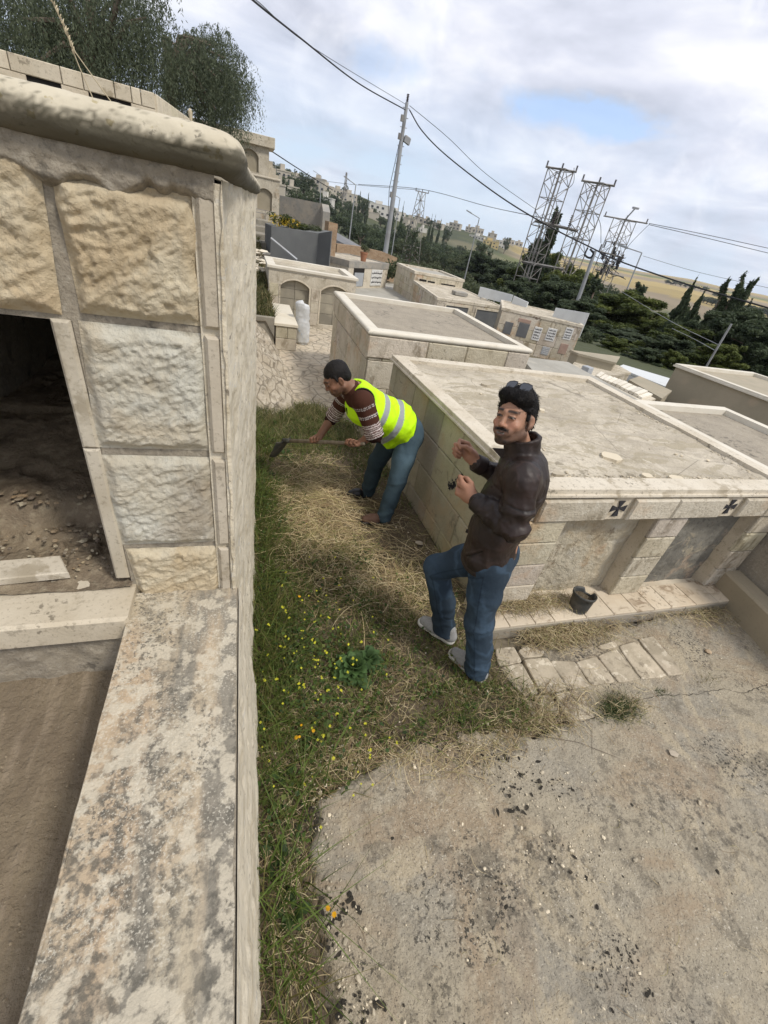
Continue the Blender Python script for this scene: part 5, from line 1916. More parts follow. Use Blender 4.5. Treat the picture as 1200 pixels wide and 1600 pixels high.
T1, p1, a1 = tower(812, 472, 877, 258, -2.2, 'left of the two tall lattice towers joined by cross beams', 2.9)
T2, p2, a2 = tower(862, 485, 937, 280, -2.2, 'right of the two tall lattice towers joined by cross beams', 3.0)
T3, p3, a3 = tower(925, 480, 975, 338, -2.2, 'shorter lattice tower loaded with transformers and cables, right of the joined pair', 5.2, (2.0, 2.0), .4, 9)
T0, p0, a0 = tower(640, 410, 660, 297, -3.4, 'distant lattice pylon behind the tombs, right of the utility pole', 2.6, (2.9, 1.0), .6, 10, .06, post=False)


def beam(u0, v0, u1, v1, d0, d1, n_ins):
    a, e = Vector(at_d(u0, v0, d0)), Vector(at_d(u1, v1, d1))
    b = MB()
    b.tube([a, e], .13, 4)
    o = b.build('cross_beam', M['steel'], T1)
    for t in ((.42, .78)[:n_ins]):
        q = a.lerp(e, t)
        insulator(T1, (q.x, q.y, q.z + .05), 1.1, .17)


d1, d2 = math.hypot(*p1[:2]), math.hypot(*p2[:2])
beam(836, 345, 903, 361, d1, d2, 2)
beam(816, 409, 881, 421, d1, d2, 0)
d3 = math.hypot(*p3[:2])
b = MB()
rg = random.Random(6)
for i in range(16):
    q = Vector(at_d(rg.uniform(935, 972), rg.uniform(380, 425), d3 + rg.uniform(-1, 1)))
    b.box(q.x - .12, q.x + .12, q.y - .12, q.y + .12, q.z - rg.uniform(.2, .5), q.z + rg.uniform(.1, .5))
for i in range(10):
    a = Vector(at_d(rg.uniform(930, 950), rg.uniform(385, 420), d3 - .5))
    e = Vector(at_d(rg.uniform(950, 985), rg.uniform(385, 440), d3 + .5))
    m_ = (a + e) / 2 - Vector((0, 0, rg.uniform(.3, .9)))
    b.tube([a, a.lerp(m_, .6), m_, m_.lerp(e, .4), e], .035, 4)
b.build('transformer', M['cable'], T3)
for (u_, v_) in ((938, 388), (945, 383), (966, 398), (972, 404)):
    q = at_d(u_, v_, d3)
    insulator(T3, (q[0], q[1], q[2] - .3), .8, .14)
for k in range(2):
    a, e = Vector(at_d(930, 391 + 30 * k, d3)), Vector(at_d(975, 403 + 30 * k, d3))
    b = MB()
    b.tube([a, e], .09, 4)
    b.build('cross_beam', M['steel'], T3)


def street_lamp(ub, vb, ut, vt, d, hu, hv, label, r=.07, lean=True, head=True):
    b0, t0 = Vector(at_d(ub, vb, d)), Vector(at_d(ut, vt, d))
    g = t_z(b0.x, b0.y)
    k = (g - .3 - t0.z) / (b0.z - t0.z)
    base = t0.lerp(b0, max(k, 1.0))
    T = empty('street_lamp', tuple(base), label, 'street lamp', 'street lamps beyond the cemetery')
    b = MB()
    b.tube([base, base.lerp(t0, .5), t0], [r * 1.25, r, r * .75], 8)
    b.build('pole', M['pole'], T)
    h = Vector(at_d(hu, hv, d))
    b = MB()
    b.tube([t0, t0.lerp(h, .5), h], r * .6, 6)
    b.build('arm', M['pole'], T)
    if head:
        b = MB()
        e = (h - t0).normalized()
        b.obox(h - e * .1 + Vector((0, 0, -.05)), e * .75, Vector((0, 0, .12)), e.cross(Vector((0, 0, 1))).normalized() * .25, 0, None, .03)
        b.build('lamp_head', M['pole'], T)
    return T


street_lamp(726, 435, 749, 341, 62, 736, 333, 'thin street lamp with its arm to the left, between the far pylon and the towers')
street_lamp(964, 490, 1003, 395, 40, 979, 387, 'thin street lamp with its arm to the left, right of the transformer tower', .055)
street_lamp(546, 371, 556, 289, 62, 545, 281, 'thin street lamp standing on the green slope left of the utility pole')
street_lamp(613, 390, 625, 310, 75, 617, 305, 'thin street lamp just right of the utility pole, almost as tall as the far pylon')
street_lamp(500, 320, 502, 275, 140, 493, 269, 'thin street lamp among the town trees, its arm to the left', .10)
street_lamp(430, 270, 431, 258, 60, 422, 253, 'short street lamp seen just above the mausoleum steps', .04)
b0, t0 = Vector(at_d(1104, 572, 17)), Vector(at_d(1143, 506, 17))
b = MB()
b.tube([b0 + (b0 - t0) * .6, t0], .032, 8)
tag(b.build('utility_pole', M['pole']), 'thin bare pole leaning in front of the tall cypress behind the brown-rendered tomb', 'pole')
b0, t0 = Vector(at_d(892, 500, 30)), Vector(at_d(930, 392, 30))
b = MB()
b.tube([b0 + (b0 - t0) * .4, t0], [.13, .09], 8)
tag(b.build('utility_pole', M['pole']), 'thick grey pole in front of the transformer tower, its foot behind the wide white sheet', 'pole')
b0, t0 = Vector(at_d(976, 344, d3)), Vector(at_d(993, 325, d3))
b = MB()
b.tube([b0, t0], .09, 6)
b.obox(t0 - Vector((.3, .0, .1)), (.7, -.2, 0), (0.05, .3, 0), (0, 0, .2), 0, None, .03)
b.build('flood_lamp', M['pole'], T3)
a = Vector(at_d(539, 297, 300)); e = Vector(at_d(540, 269, 300))
b = MB()
lattice(b, (a.x, a.y, a.z - 4), e.z, 1.6, .5, .3, .12, 8)
tag(b.build('radio_mast', M['steel']), 'thin distant radio mast on the town skyline', 'mast')

b0, t0 = Vector(at_d(600, 410, 34.9)), Vector(at_d(636, 160, 34.9))
T = empty('utility_pole', (b0.x, b0.y, b0.z), 'tall slender grey utility pole carrying the black overhead cable', 'pole')
b = MB()
b.tube([b0 + (b0 - t0).normalized() * 2.5, b0, b0.lerp(t0, .5), t0], [.19, .18, .15, .10], 12)
b.build('shaft', M['pole'], T)
for t in (.45, .80, .90):
    q = b0.lerp(t0, t)
    b = MB()
    b.tube([q + Vector((-.16, 0, -.05)), q + Vector((-.16, 0, .25))], .11, 8)
    b.build('junction_box', M['steel'], T)
for t in np.linspace(.55, .97, 9):
    q = b0.lerp(t0, t)
    b = MB()
    b.tube([q - Vector((.22, 0, 0)), q + Vector((.22, 0, 0))], .018, 4)
    b.build('climbing_rung', M['steel'], T)
b = MB()
q = b0.lerp(t0, .80)
b.obox(q + Vector((.12, -.2, -.1)), (.38, 0, -.12), (0, .3, 0), (0.05, 0, .34), 0, None, .04)
b.build('flood_lamp', M['pole'], T)
b = MB()
a = at_d(630, 195, 34.9); a2_ = at_d(604, 385, 34.9)
b.tube([a, (Vector(a) + Vector(a2_)) / 2 + Vector((-.35, 0, 0)), a2_], .02, 5)
b.build('conduit', M['cable'], T)
TOP = t0
insulator(T, (t0.x, t0.y, t0.z - .1), .5, .10)


# ================================================================ CABLES
def cable(pts, r, label, mat=None, n=24, sag=0.0, name='overhead_cable', group='overhead cables'):
    """pts: world points; smooth curve through them"""
    P = [Vector(p) for p in pts]
    out_ = []
    for i in range(len(P) - 1):
        p0_ = P[i - 1] if i > 0 else P[i] * 2 - P[i + 1]
        p3_ = P[i + 2] if i + 2 < len(P) else P[i + 1] * 2 - P[i]
        for k in range(n):
            t = k / n
            a, b_, c, d = p0_, P[i], P[i + 1], p3_
            q = .5 * ((2 * b_) + (c - a) * t + (2 * a - 5 * b_ + 4 * c - d) * t * t + (3 * b_ - a - 3 * c + d) * t ** 3)
            q.z -= sag * 4 * t * (1 - t)
            out_.append(q)
    out_.append(P[-1])
    b = MB()
    b.tube(out_, r, 6)
    return tag(b.build(name, mat or M['cable']), label, 'cable', group)


DP = 34.9
cable([at_d(350, -45, 16), at_d(395, 0, 19), at_d(470, 60, 23.5), at_d(560, 130, 30), at_d(634, 172, DP)], .028, 'thick black overhead cable coming down from the upper left to the utility pole')
cable([at_d(350, -35, 16), at_d(400, 0, 19), at_d(490, 75, 25), at_d(634, 163, DP)], .012, 'thin overhead wire just above the thick cable left of the pole', M['wire'])
cable([at_d(640, 172, DP), at_d(660, 205, 33), at_d(700, 245, 31), at_d(780, 306, 29), at_d(855, 352, 28.5), at_d(926, 388, 29), at_d(960, 405, 28), at_d(1060, 440, 26), at_d(1210, 484, 23)],
      .033, 'thick black cable sagging from the utility pole to the right edge')
cable([at_d(640, 165, DP), at_d(700, 215, 36), at_d(760, 272, 38), at_d(838, 328, 42)], .016, 'thin wire running from the utility pole toward the first lattice tower', M['wire'])
cable([at_d(424, 236, 24), at_d(470, 266, 28), at_d(520, 297, 34)], .022, 'dark cable sloping down over the town from the mausoleum')
cable([at_d(560, 288, 110), at_d(660, 296, 103), at_d(760, 322, 90), at_d(860, 343, 60)], .045, 'faint wire from the far pylon to the joined towers', M['wire'])
cable([at_d(430, 272, 180), at_d(540, 287, 140), at_d(656, 297, 103)], .04, 'faint wire from the town to the far pylon', M['wire'])
for k, (dv, lab) in enumerate(((0, 'upper'), (5, 'lower'))):
    cable([at_d(1014, 349 + dv * .4, 79), at_d(1100, 366 + dv, 85), at_d(1215, 391 + dv * 1.6, 95)], .04, lab + ' of the two wires leaving the transformer tower for the right edge', M['wire'])
cable([at_d(1005, 400, 60), at_d(1090, 425, 62), at_d(1215, 453, 66)], .018, 'faint thin wire above the fields', M['wire'])
cable([at_d(928, 330, 79), at_d(938, 350, 79), at_d(939, 380, 79)], .035, 'short black jumper wire hanging at the transformer tower, left one', group=None)
cable([at_d(1015, 350, 79), at_d(990, 375, 79), at_d(972, 396, 79)], .03, 'slanting jumper wire on the right of the transformer tower', M['wire'], group=None)
cable([at_d(897, 262, 52), at_d(896, 285, 52), at_d(884, 298, 52)], .025, 'loose wire hanging from the right arm of the first tower', M['wire'], group=None)
cable([at_d(918, 388, 29.2), at_d(914, 398, 29), at_d(922, 403, 29), at_d(927, 396, 29), at_d(922, 389, 29)], .05, 'small coil of black cable hanging under the thick cable', group=None)
cable([at_d(970, 455, 24), at_d(1050, 503, 22), at_d(1125, 540, 19)], .010, 'upper of two grey wires crossing the dark pines', M['pole'], group='wires before the pines')
cable([at_d(1050, 513, 22), at_d(1085, 530, 20), at_d(1118, 548, 19)], .010, 'lower of two grey wires crossing the dark pines', M['pole'], group='wires before the pines')

# ================================================================ TREES
rgl = np.random.RandomState(5)


def leaf_cloud(clumps, n, size, cols, flat=0.0, seed=1, elong=1.0, shell=0.55, drop=0.0):
    """clumps: (cx,cy,cz,rx,ry,rz). n leaf quads spread through them. returns verts, faces, per-face tint"""
    rs = np.random.RandomState(seed)
    C_ = np.array(clumps, float)
    vol = (C_[:, 3] * C_[:, 4] * C_[:, 5]) ** (2 / 3)
    idx = rs.choice(len(C_), n, p=vol / vol.sum())
    d = rs.normal(size=(n, 3))
    d /= np.linalg.norm(d, axis=1)[:, None]
    r = (shell + (1 - shell) * rs.rand(n)) ** 1.0
    r = np.where(rs.rand(n) < .12, r * 1.18, r)
    P = C_[idx, :3] + d * r[:, None] * C_[idx, 3:6]
    a = rs.normal(size=(n, 3))
    a[:, 2] *= (1 - flat)
    a[:, 2] -= drop
    a /= np.linalg.norm(a, axis=1)[:, None]
    b_ = np.cross(a, rs.normal(size=(n, 3)))
    b_ /= np.linalg.norm(b_, axis=1)[:, None] + 1e-9
    s = size * (0.6 + 0.8 * rs.rand(n))[:, None]
    A = a * s * elong
    B = b_ * s * .55
    V = np.stack([P - A * .5, P + B * .5, P + A * .5, P - B * .5], 1).reshape(-1, 3)
    F = np.arange(n * 4).reshape(n, 4)
    cl = rs.rand(len(C_))[idx]
    cols = np.array(cols, float)
    t = np.clip(.65 * cl + .5 * rs.rand(n) - .08, 0, 1)[:, None]
    k = t * (len(cols) - 1)
    lo = np.floor(k).astype(int).clip(0, len(cols) - 2)
    c = cols[lo[:, 0]] * (1 - (k - lo)) + cols[lo[:, 0] + 1] * (k - lo)
    c = c * (0.8 + .4 * rs.rand(n))[:, None]
    return V, F, c


def cloud_obj(name, parts, parent, mat=None):
    V, F, C_, b = [], [], [], 0
    for v, f, c in parts:
        V.append(v); F.append(f + b); C_.append(c); b += len(v)
    return np_mesh(name, np.concatenate(V), np.concatenate(F), mat or M['leaf'], parent, cols=np.concatenate(C_))


DARKG = [(.036, .054, .030), (.068, .092, .048), (.110, .138, .070)]
PINEG = [(.050, .068, .022), (.105, .132, .034), (.175, .200, .055)]
OLIVE = [(.055, .070, .036), (.09, .110, .056), (.135, .150, .080)]
BRIGHT = [(.035, .055, .014), (.065, .088, .022), (.10, .12, .035)]
PEPPER = [(.050, .066, .042), (.085, .105, .062), (.135, .158, .092)]


def proto(kind, seed, cols, n):
    """unit tree, height 1, width 1, root Empty at the origin; children trunk and crown"""
    rg = random.Random(seed)
    T = bpy.data.objects.new('tree', None)
    COL.objects.link(T)
    b = MB()
    cl = []
    if kind == 'cypress':
        b.tube([(0, 0, -.1), (0, 0, .4), (.01, 0, .9)], [.05, .035, .005], 6)
        for i in range(26):
            t = (i + rg.random()) / 26
            w = .42 * (math.sin(math.pi * min(1, (.10 + t * .90)) ** .75)) ** .8 * (1 - t ** 3) + .02
            a = rg.uniform(0, 6.28)
            o = w * rg.uniform(.1, .5)
            cl.append((o * math.cos(a), o * math.sin(a), .03 + t * .93, w * .62, w * .62, .085))
        v, f, c = leaf_cloud(cl, n, .075, cols, 0, seed, 1.3, .35)
    elif kind == 'round':
        b.tube([(0, 0, -.15), (.02, 0, .22), (.05, .03, .5)], [.045, .035, .015], 6)
        for k in range(4):
            a = k * 1.6 + rg.random()
            b.tube([(.02, 0, .2), (.2 * math.cos(a), .2 * math.sin(a), .5)], [.022, .008], 5)
        for i in range(20):
            a, t = rg.uniform(0, 6.28), rg.random()
            rr_ = .38 * math.sqrt(rg.random())
            z = .30 + t * .55
            q = math.sqrt(max(0, 1 - ((z - .55) / .5) ** 2))
            cl.append((rr_ * q * math.cos(a), rr_ * q * math.sin(a), z, rg.uniform(.10, .20), rg.uniform(.10, .20), rg.uniform(.08, .15)))
        v, f, c = leaf_cloud(cl, n, .065, cols, 0, seed, 1.2, .45)
    elif kind == 'shrub':
        b.tube([(0, 0, -.2), (.02, 0, .4)], [.05, .02], 5)
        for i in range(14):
            a = rg.uniform(0, 6.28)
            rr_ = .36 * math.sqrt(rg.random())
            cl.append((rr_ * math.cos(a), rr_ * math.sin(a), .25 + rg.random() * .45, rg.uniform(.12, .22), rg.uniform(.12, .22), rg.uniform(.14, .28)))
        v, f, c = leaf_cloud(cl, n, .09, cols, 0, seed, 1.2, .4)
    elif kind == 'pine':
        b.tube([(0, 0, -.1), (.02, .01, .4), (0, .02, .92)], [.035, .028, .008], 7)
        for k in range(18):
            z = .10 + k * .045
            a = k * 2.4
            L_ = .44 * (1 - max(0, z - .35) * .95)
            b.tube([(0, 0, z), (L_ * math.cos(a), L_ * math.sin(a), z + .10)], [.012, .004], 5)
            for m_ in range(9):
                t = .2 + .8 * m_ / 8
                q = rg.uniform(-.09, .09)
                cl.append((L_ * t * math.cos(a) + q, L_ * t * math.sin(a) + rg.uniform(-.09, .09), z + .10 * t + rg.uniform(-.02, .08), rg.uniform(.045, .095), rg.uniform(.045, .095), rg.uniform(.045, .085)))
        for i in range(6):
            cl.append((rg.uniform(-.07, .07), rg.uniform(-.07, .07), .82 + rg.random() * .13, .07, .07, .05))
        v, f, c = leaf_cloud(cl, n, .045 if n < 5000 else .026, cols, .2, seed, 1.6, .3)
    else:  # spire: ragged multi-tipped conifer
        tips = [(0, 0, 1.0), (.13, .03, .92), (-.12, .06, .84), (.05, -.12, .76)]
        for (tx, ty, tz) in tips:
            b.tube([(tx * .3, ty * .3, -.08), (tx * .7, ty * .7, tz * .5), (tx, ty, tz * .95)], [.03, .02, .003], 6)
            for i in range(16):
                t = (i + rg.random()) / 16
                w = .16 * (1 - t) ** .7 * min(1, .35 + t * 2.2) + .012
                a = rg.uniform(0, 6.28)
                cl.append((tx * t + w * .5 * math.cos(a), ty * t + w * .5 * math.sin(a), t * tz, w * .6, w * .6, .055))
                if rg.random() < .5:
                    w2 = w * 1.6
                    cl.append((tx * t + w2 * math.cos(a), ty * t + w2 * math.sin(a), t * tz + .03, .03, .03, .05))
        v, f, c = leaf_cloud(cl, n, .035, cols, 0, seed, 1.8, .3)
    o = b.build('trunk', M['bark'], T, local=True, smooth=True)
    np_me = cloud_obj('crown', [(v, f, c)], None)
    np_me.parent = T
    return T


PR = {}
for nm, kd, cl_, n, ct in (('round_dark', 'round', DARKG, 1500, 3), ('round_green', 'round', OLIVE, 1500, 3), ('bright', 'round', BRIGHT, 1400, 2), ('cyp', 'cypress', DARKG, 1300, 2),
                           ('shrub', 'shrub', OLIVE, 700, 3), ('shrub_b', 'shrub', BRIGHT, 700, 2), ('pine_far', 'pine', DARKG, 1800, 2),
                           ('cyp_near', 'spire', DARKG, 16000, 2), ('pine_near', 'pine', PINEG, 62000, 2), ('pine_dark', 'pine', DARKG, 56000, 1), ('spire_one', 'cypress', DARKG, 6000, 1)):
    PR[nm] = [proto(kd, 100 + 7 * k + len(nm), cl_, n) for k in range(ct)]


def plant(kind, name, x, y, zb, h, w, label, group, cat='tree', rnd=random.Random(44)):
    src = rnd.choice(PR[kind])
    if src.get('label'):
        o = copy_tree(src)
    else:
        o = src
    o.name = name
    o.location = (x, y, zb)
    o.rotation_euler = (0, 0, rnd.uniform(0, 6.28))
    o.scale = (w, w, h)
    tag(o, label, cat, group)
    return o


def plant_px(kind, name, u, v, d, wpx, label, group=None, zb=None, cat='tree'):
    top = Vector(at_d(u, v, d))
    z = t_z(top.x, top.y) - .3 if zb is None else zb
    l, r = Vector(at_d(u - wpx / 2, v, d)), Vector(at_d(u + wpx / 2, v, d))
    return plant(kind, name, top.x, top.y, z, top.z - z, (l - r).length, label, group, cat)


for a in (
        ('round_dark', 'round_tree', 478, 268, 200, 34, 'big round dark tree at the left of the town, under the overhead cable'),
        ('round_dark', 'round_tree', 462, 296, 110, 30, 'dark bushy tree just above the grey cement wall'),
        ('round_dark', 'round_tree', 521, 296, 240, 36, 'big round dark tree left of the town street lamp'),
        ('round_dark', 'round_tree', 505, 300, 230, 24, 'dark tree above the small white porch house'),
        ('cyp', 'cypress', 564, 294, 300, 9, 'left one of the two sharp cypresses on the skyline left of the utility pole'),
        ('cyp', 'cypress', 577, 297, 300, 10, 'right one of the two sharp cypresses on the skyline left of the utility pole'),
        ('round_dark', 'round_tree', 569, 304, 290, 22, 'dark tree filling the gap between the skyline cypress pair'),
        ('cyp', 'cypress', 549, 311, 180, 9, 'dark narrow tree beside the green-slope street lamp'),
        ('cyp', 'cypress', 632, 314, 230, 11, 'single tall pointed cypress between the utility pole and the far pylon'),
        ('round_dark', 'round_tree', 616, 317, 300, 14, 'small dark tree right behind the utility pole on the skyline'),
        ('cyp', 'cypress', 676, 334, 260, 9, 'left cypress of the group right of the far pylon'),
        ('cyp', 'cypress', 681, 335, 262, 9, 'middle cypress of the group right of the far pylon'),
        ('cyp', 'cypress', 691, 337, 280, 8, 'right, slightly apart cypress of the group right of the far pylon'),
        ('round_dark', 'round_tree', 632, 341, 150, 30, 'big dark round tree beneath the single pointed cypress'),
        ('round_dark', 'round_tree', 702, 352, 320, 18, 'dark skyline tree in front of the yellowish block'),
        ('round_dark', 'round_tree', 795, 367, 430, 14, 'dark tree at the right end of the town skyline'),
        ('round_dark', 'round_tree', 434, 254, 260, 12, 'small dark tree on the skyline at the left end of the town'),
        ('round_dark', 'round_tree', 450, 262, 250, 8, 'small pointed dark tree standing on the town roofs'),
):
    plant_px(*a)

rq = random.Random(99)


def scatter(kind, name, n, s0, s1, r0, r1, h0, h1, wf, label, group, cat='tree', mind=0):
    done = []
    tries = 0
    while len(done) < n and tries < n * 30:
        tries += 1
        s = rq.uniform(s0, s1)
        az_ = 0.05 + s * 0.85
        r = math.exp(rq.uniform(math.log(r0), math.log(r1)))
        x, y = r * math.sin(az_), r * math.cos(az_)
        h = rq.uniform(h0, h1)
        if any(math.hypot(x - p[0], y - p[1]) < mind for p in done): continue
        done.append((x, y))
        plant(kind, name, x, y, t_z(x, y) - .25, h, h * rq.uniform(*wf), label, group, cat)


scatter('shrub', 'olive_shrub', 95, .18, .66, 42, 130, 1.3, 2.6, (1.0, 1.7), 'grey-green bush on the open slope behind the tombs', 'bushes of the green slope', 'bush', 2.0)
scatter('shrub_b', 'green_shrub', 40, .14, .55, 38, 120, .9, 1.9, (1.1, 2.0), 'bright green low bush on the open slope behind the tombs', 'bushes of the green slope, bright ones', 'bush', 2.0)
scatter('round_dark', 'round_tree', 62, .22, .80, 95, 250, 4, 6.5, (.9, 1.3), 'dark round tree in the wood below the town', 'dark trees of the wood', 'tree', 4)
scatter('round_green', 'olive_tree', 46, .25, .85, 100, 300, 3.5, 5.5, (.9, 1.4), 'dull green tree in the wood below the town', 'green trees of the wood', 'tree', 4)
scatter('round_dark', 'round_tree', 46, .0, .50, 240, 470, 4, 7, (.8, 1.2), 'dark tree among the houses of the hillside town', 'dark trees of the town', 'tree', 5)
scatter('round_dark', 'round_tree', 60, .0, .45, 130, 330, 4, 7.5, (.9, 1.4), 'dark tree of the belt below the hillside houses', 'dark trees below the houses', 'tree', 4)
scatter('pine_far', 'pine_tree', 16, .30, .80, 90, 200, 5, 8, (.5, .8), 'dark ragged conifer in the wood below the town', 'conifers of the wood', 'tree', 4)
for (u0, v0, u1, v1, d, n) in ((1040, 443, 1100, 455, 820, 9), (1118, 458, 1136, 463, 760, 4), (1172, 469, 1215, 479, 560, 8), (1100, 467, 1122, 473, 520, 4)):
    for k in range(n):
        t = (k + rq.uniform(-.3, .3)) / max(1, n - 1)
        p = at_d(u0 + (u1 - u0) * t, v0 + (v1 - v0) * t, d)
        z = t_z(p[0], p[1])
        plant('round_dark', 'round_tree', p[0], p[1], z - .5, 6.5, 11, 'small dark tree in a row across the golden fields', 'tree rows in the fields')

PG = 'dark conifers behind the tombs'
for a in (
        ('cyp_near', 'cypress', 872, 322, 58, 46, 'dark ragged cypress rising between the two joined lattice towers'),
        ('pine_near', 'pine_tree', 850, 400, 62, 66, 'green pine behind the feet of the joined lattice towers'),
        ('pine_dark', 'pine_tree', 800, 415, 75, 60, 'dark pine left of the first lattice tower'),
        ('pine_near', 'pine_tree', 905, 425, 52, 76, 'green pine between the second tower and the transformer tower'),
        ('cyp_near', 'cypress', 935, 428, 44, 60, 'dark broken cypress behind the transformer tower'),
        ('cyp_near', 'cypress', 1000, 440, 48, 64, 'dark cypress with twin tips behind the bright green pine'),
        ('pine_near', 'pine_tree', 990, 462, 33, 110, 'large bright green pine left of the wires'),
        ('pine_near', 'pine_tree', 940, 475, 34, 86, 'dark green pine above the low brown tomb'),
        ('pine_near', 'pine_tree', 1030, 500, 31, 62, 'green pine in front of the tall cypress pair'),
        ('spire_one', 'cypress', 1090, 432, 30, 52, 'slim cypress, left of the pair leaning above the pines'),
        ('spire_one', 'cypress', 1104, 450, 29, 44, 'shorter slim cypress, right of the pair leaning above the pines'),
        ('cyp_near', 'cypress', 1165, 428, 27, 66, 'tall dark cypress with several tips near the right edge'),
        ('cyp_near', 'cypress', 1186, 432, 29, 40, 'second tip-like cypress touching the tall one at the right edge'),
        ('pine_dark', 'cedar_tree', 1160, 488, 25, 120, 'dark spreading cedar at the right edge above the brown-rendered tomb'),
        ('pine_dark', 'cedar_tree', 1215, 500, 23, 110, 'dark cedar cut off by the right edge'),
        ('pine_near', 'pine_tree', 1085, 515, 24, 90, 'dense pine directly above the white sheet roof'),
        ('pine_dark', 'pine_tree', 985, 520, 27, 100, 'dark shadowy pine low behind the stained parapet'),
        ('pine_dark', 'pine_tree', 1060, 530, 22, 70, 'low dark pine between the white sheet roof and the tall cypress'),
        ('pine_dark', 'pine_tree', 905, 470, 27, 70, 'low dark pine just right of the wide white sheet'),
        ('pine_dark', 'pine_tree', 820, 440, 50, 60, 'dark pine between the feet of the two joined towers'),
        ('pine_near', 'pine_tree', 1130, 540, 20, 70, 'dense pine behind the back edge of the brown-rendered tomb'),
        ('pine_dark', 'pine_tree', 925, 516, 21, 40, 'dark low pine just right of the plaque tomb corner'),
        ('pine_near', 'pine_tree', 970, 530, 19, 46, 'low green pine just above the low brown tomb'),
        ('pine_dark', 'pine_tree', 1015, 545, 18, 46, 'dark low pine right behind the white sheet roof'),
        ('pine_near', 'pine_tree', 1060, 552, 18, 40, 'small green pine left of the brown-rendered tomb corner'),
        ('shrub', 'shrub', 925, 515, 19, 30, 'pale green bush behind the plaque tomb corner'),
        ('shrub', 'shrub', 942, 535, 19, 22, 'pale green low bush above the stained parapet'),
        ('pine_dark', 'pine_tree', 880, 440, 40, 70, 'dark pine behind the wide white sheet'),
        ('pine_dark', 'pine_tree', 760, 400, 85, 50, 'dark pine right of the street lamp on the slope'),
):
    if a[0] in ('pine_near', 'pine_dark'):
        a = a[:5] + (a[5] * 1.75,) + a[6:]
    if a[0] == 'cyp_near':
        a = a[:5] + (a[5] * 2.3,) + a[6:]
    plant_px(*a, group=PG if a[1] != 'shrub' else None, cat='bush' if a[1] == 'shrub' else 'tree')


def pepper_tree(name_u, d, clumps_px, n_str, label, seed, slen=(.7, 1.9), trunk=None):
    rs = np.random.RandomState(seed)
    P = []
    for (u_, v_, ru, w_) in clumps_px:
        for k in range(int(n_str * w_ * .80)):
            a = rs.rand() * 6.28
            q = math.sqrt(rs.rand())
            dd = d + rs.normal() * .9
            P.append(at_d(u_ + ru * q * math.cos(a), v_ + ru * .7 * q * math.sin(a), dd))
    P = np.array(P)
    n = len(P)
    lf = 30
    L = slen[0] + (slen[1] - slen[0]) * rs.rand(n) ** 1.5
    t = np.linspace(0, 1, lf)[None, :, None]
    out_ = rs.normal(size=(n, 3)) * .22
    out_[:, 2] = 0
    X = P[:, None, :] + out_[:, None, :] * np.sin(t * 1.7) + np.array([0, 0, -1.0]) * (L[:, None, None] * (t ** 1.25)) + np.array([0, 0, .12]) * np.sin(t * 2.2)
    X = X + rs.normal(size=X.shape) * .022
    X = X.reshape(-1, 3)
    m_ = len(X)
    a = rs.normal(size=(m_, 3)) * .6
    a[:, 2] -= 1.0
    a /= np.linalg.norm(a, axis=1)[:, None]
    b_ = np.cross(a, rs.normal(size=(m_, 3)))
    b_ /= np.linalg.norm(b_, axis=1)[:, None]
    s = (.045 + .045 * rs.rand(m_))[:, None]
    V = np.stack([X, X + a * s * .5 + b_ * s * .13, X + a * s, X + a * s * .5 - b_ * s * .13], 1).reshape(-1, 3)
    F = np.arange(m_ * 4).reshape(m_, 4)
    cl = np.repeat(rs.rand(n), lf)
    cols = np.array(PEPPER)
    tt = np.clip(cl * .8 + .3 * rs.rand(m_), 0, .999)[:, None] * 2
    lo = np.floor(tt).astype(int).clip(0, 1)
    c = cols[lo[:, 0]] * (1 - (tt - lo)) + cols[lo[:, 0] + 1] * (tt - lo)
    cen = P.mean(0)
    T = empty('pepper_tree', (cen[0], cen[1], 0.5), label, 'tree', 'drooping pepper trees')
    np_mesh('crown', V, F, M['leaf'], T, cols=c)
    b = MB()
    rg = random.Random(seed)
    base = Vector(trunk[0])
    fork = Vector(trunk[1])
    b.tube([base, base.lerp(fork, .5) + Vector((.1, 0, 0)), fork], [.28, .2, .15], 8)
    for k in range(26):
        e = Vector(P[rg.randrange(n)])
        mid = fork.lerp(e, .5) + Vector((rg.uniform(-.2, .2), rg.uniform(-.2, .2), .35))
        b.tube([fork, fork.lerp(mid, .55), mid, mid.lerp(e, .6), e], [.10, .065, .045, .03, .012], 5)
    b.build('trunk', M['bark'], T)
    return T


pepper_tree(100, 15, [(20, 5, 70, .7), (90, 20, 80, 1.0), (170, 30, 70, .9), (215, 60, 55, .7), (60, 70, 70, .7), (150, -60, 110, .8), (20, -70, 100, .7), (130, 90, 60, .5), (225, 5, 40, .3)], 520,
            'big dark drooping pepper tree filling the top left corner', 3, (.8, 2.0), ((-3.4, 14.6, .3), (-3.0, 14.6, 3.9)))
pepper_tree(330, 17, [(330, 95, 55, 1.1), (300, 70, 40, .6), (360, 130, 38, .9), (310, 130, 50, .9), (285, 110, 40, .5), (345, 165, 34, .6), (330, 55, 32, .3)], 400,
            'smaller rounded pepper tree right of the big one, above the mausoleum', 4, (.5, 1.5), ((-2.2, 17, 1.0), (-1.75, 17, 4.6)))

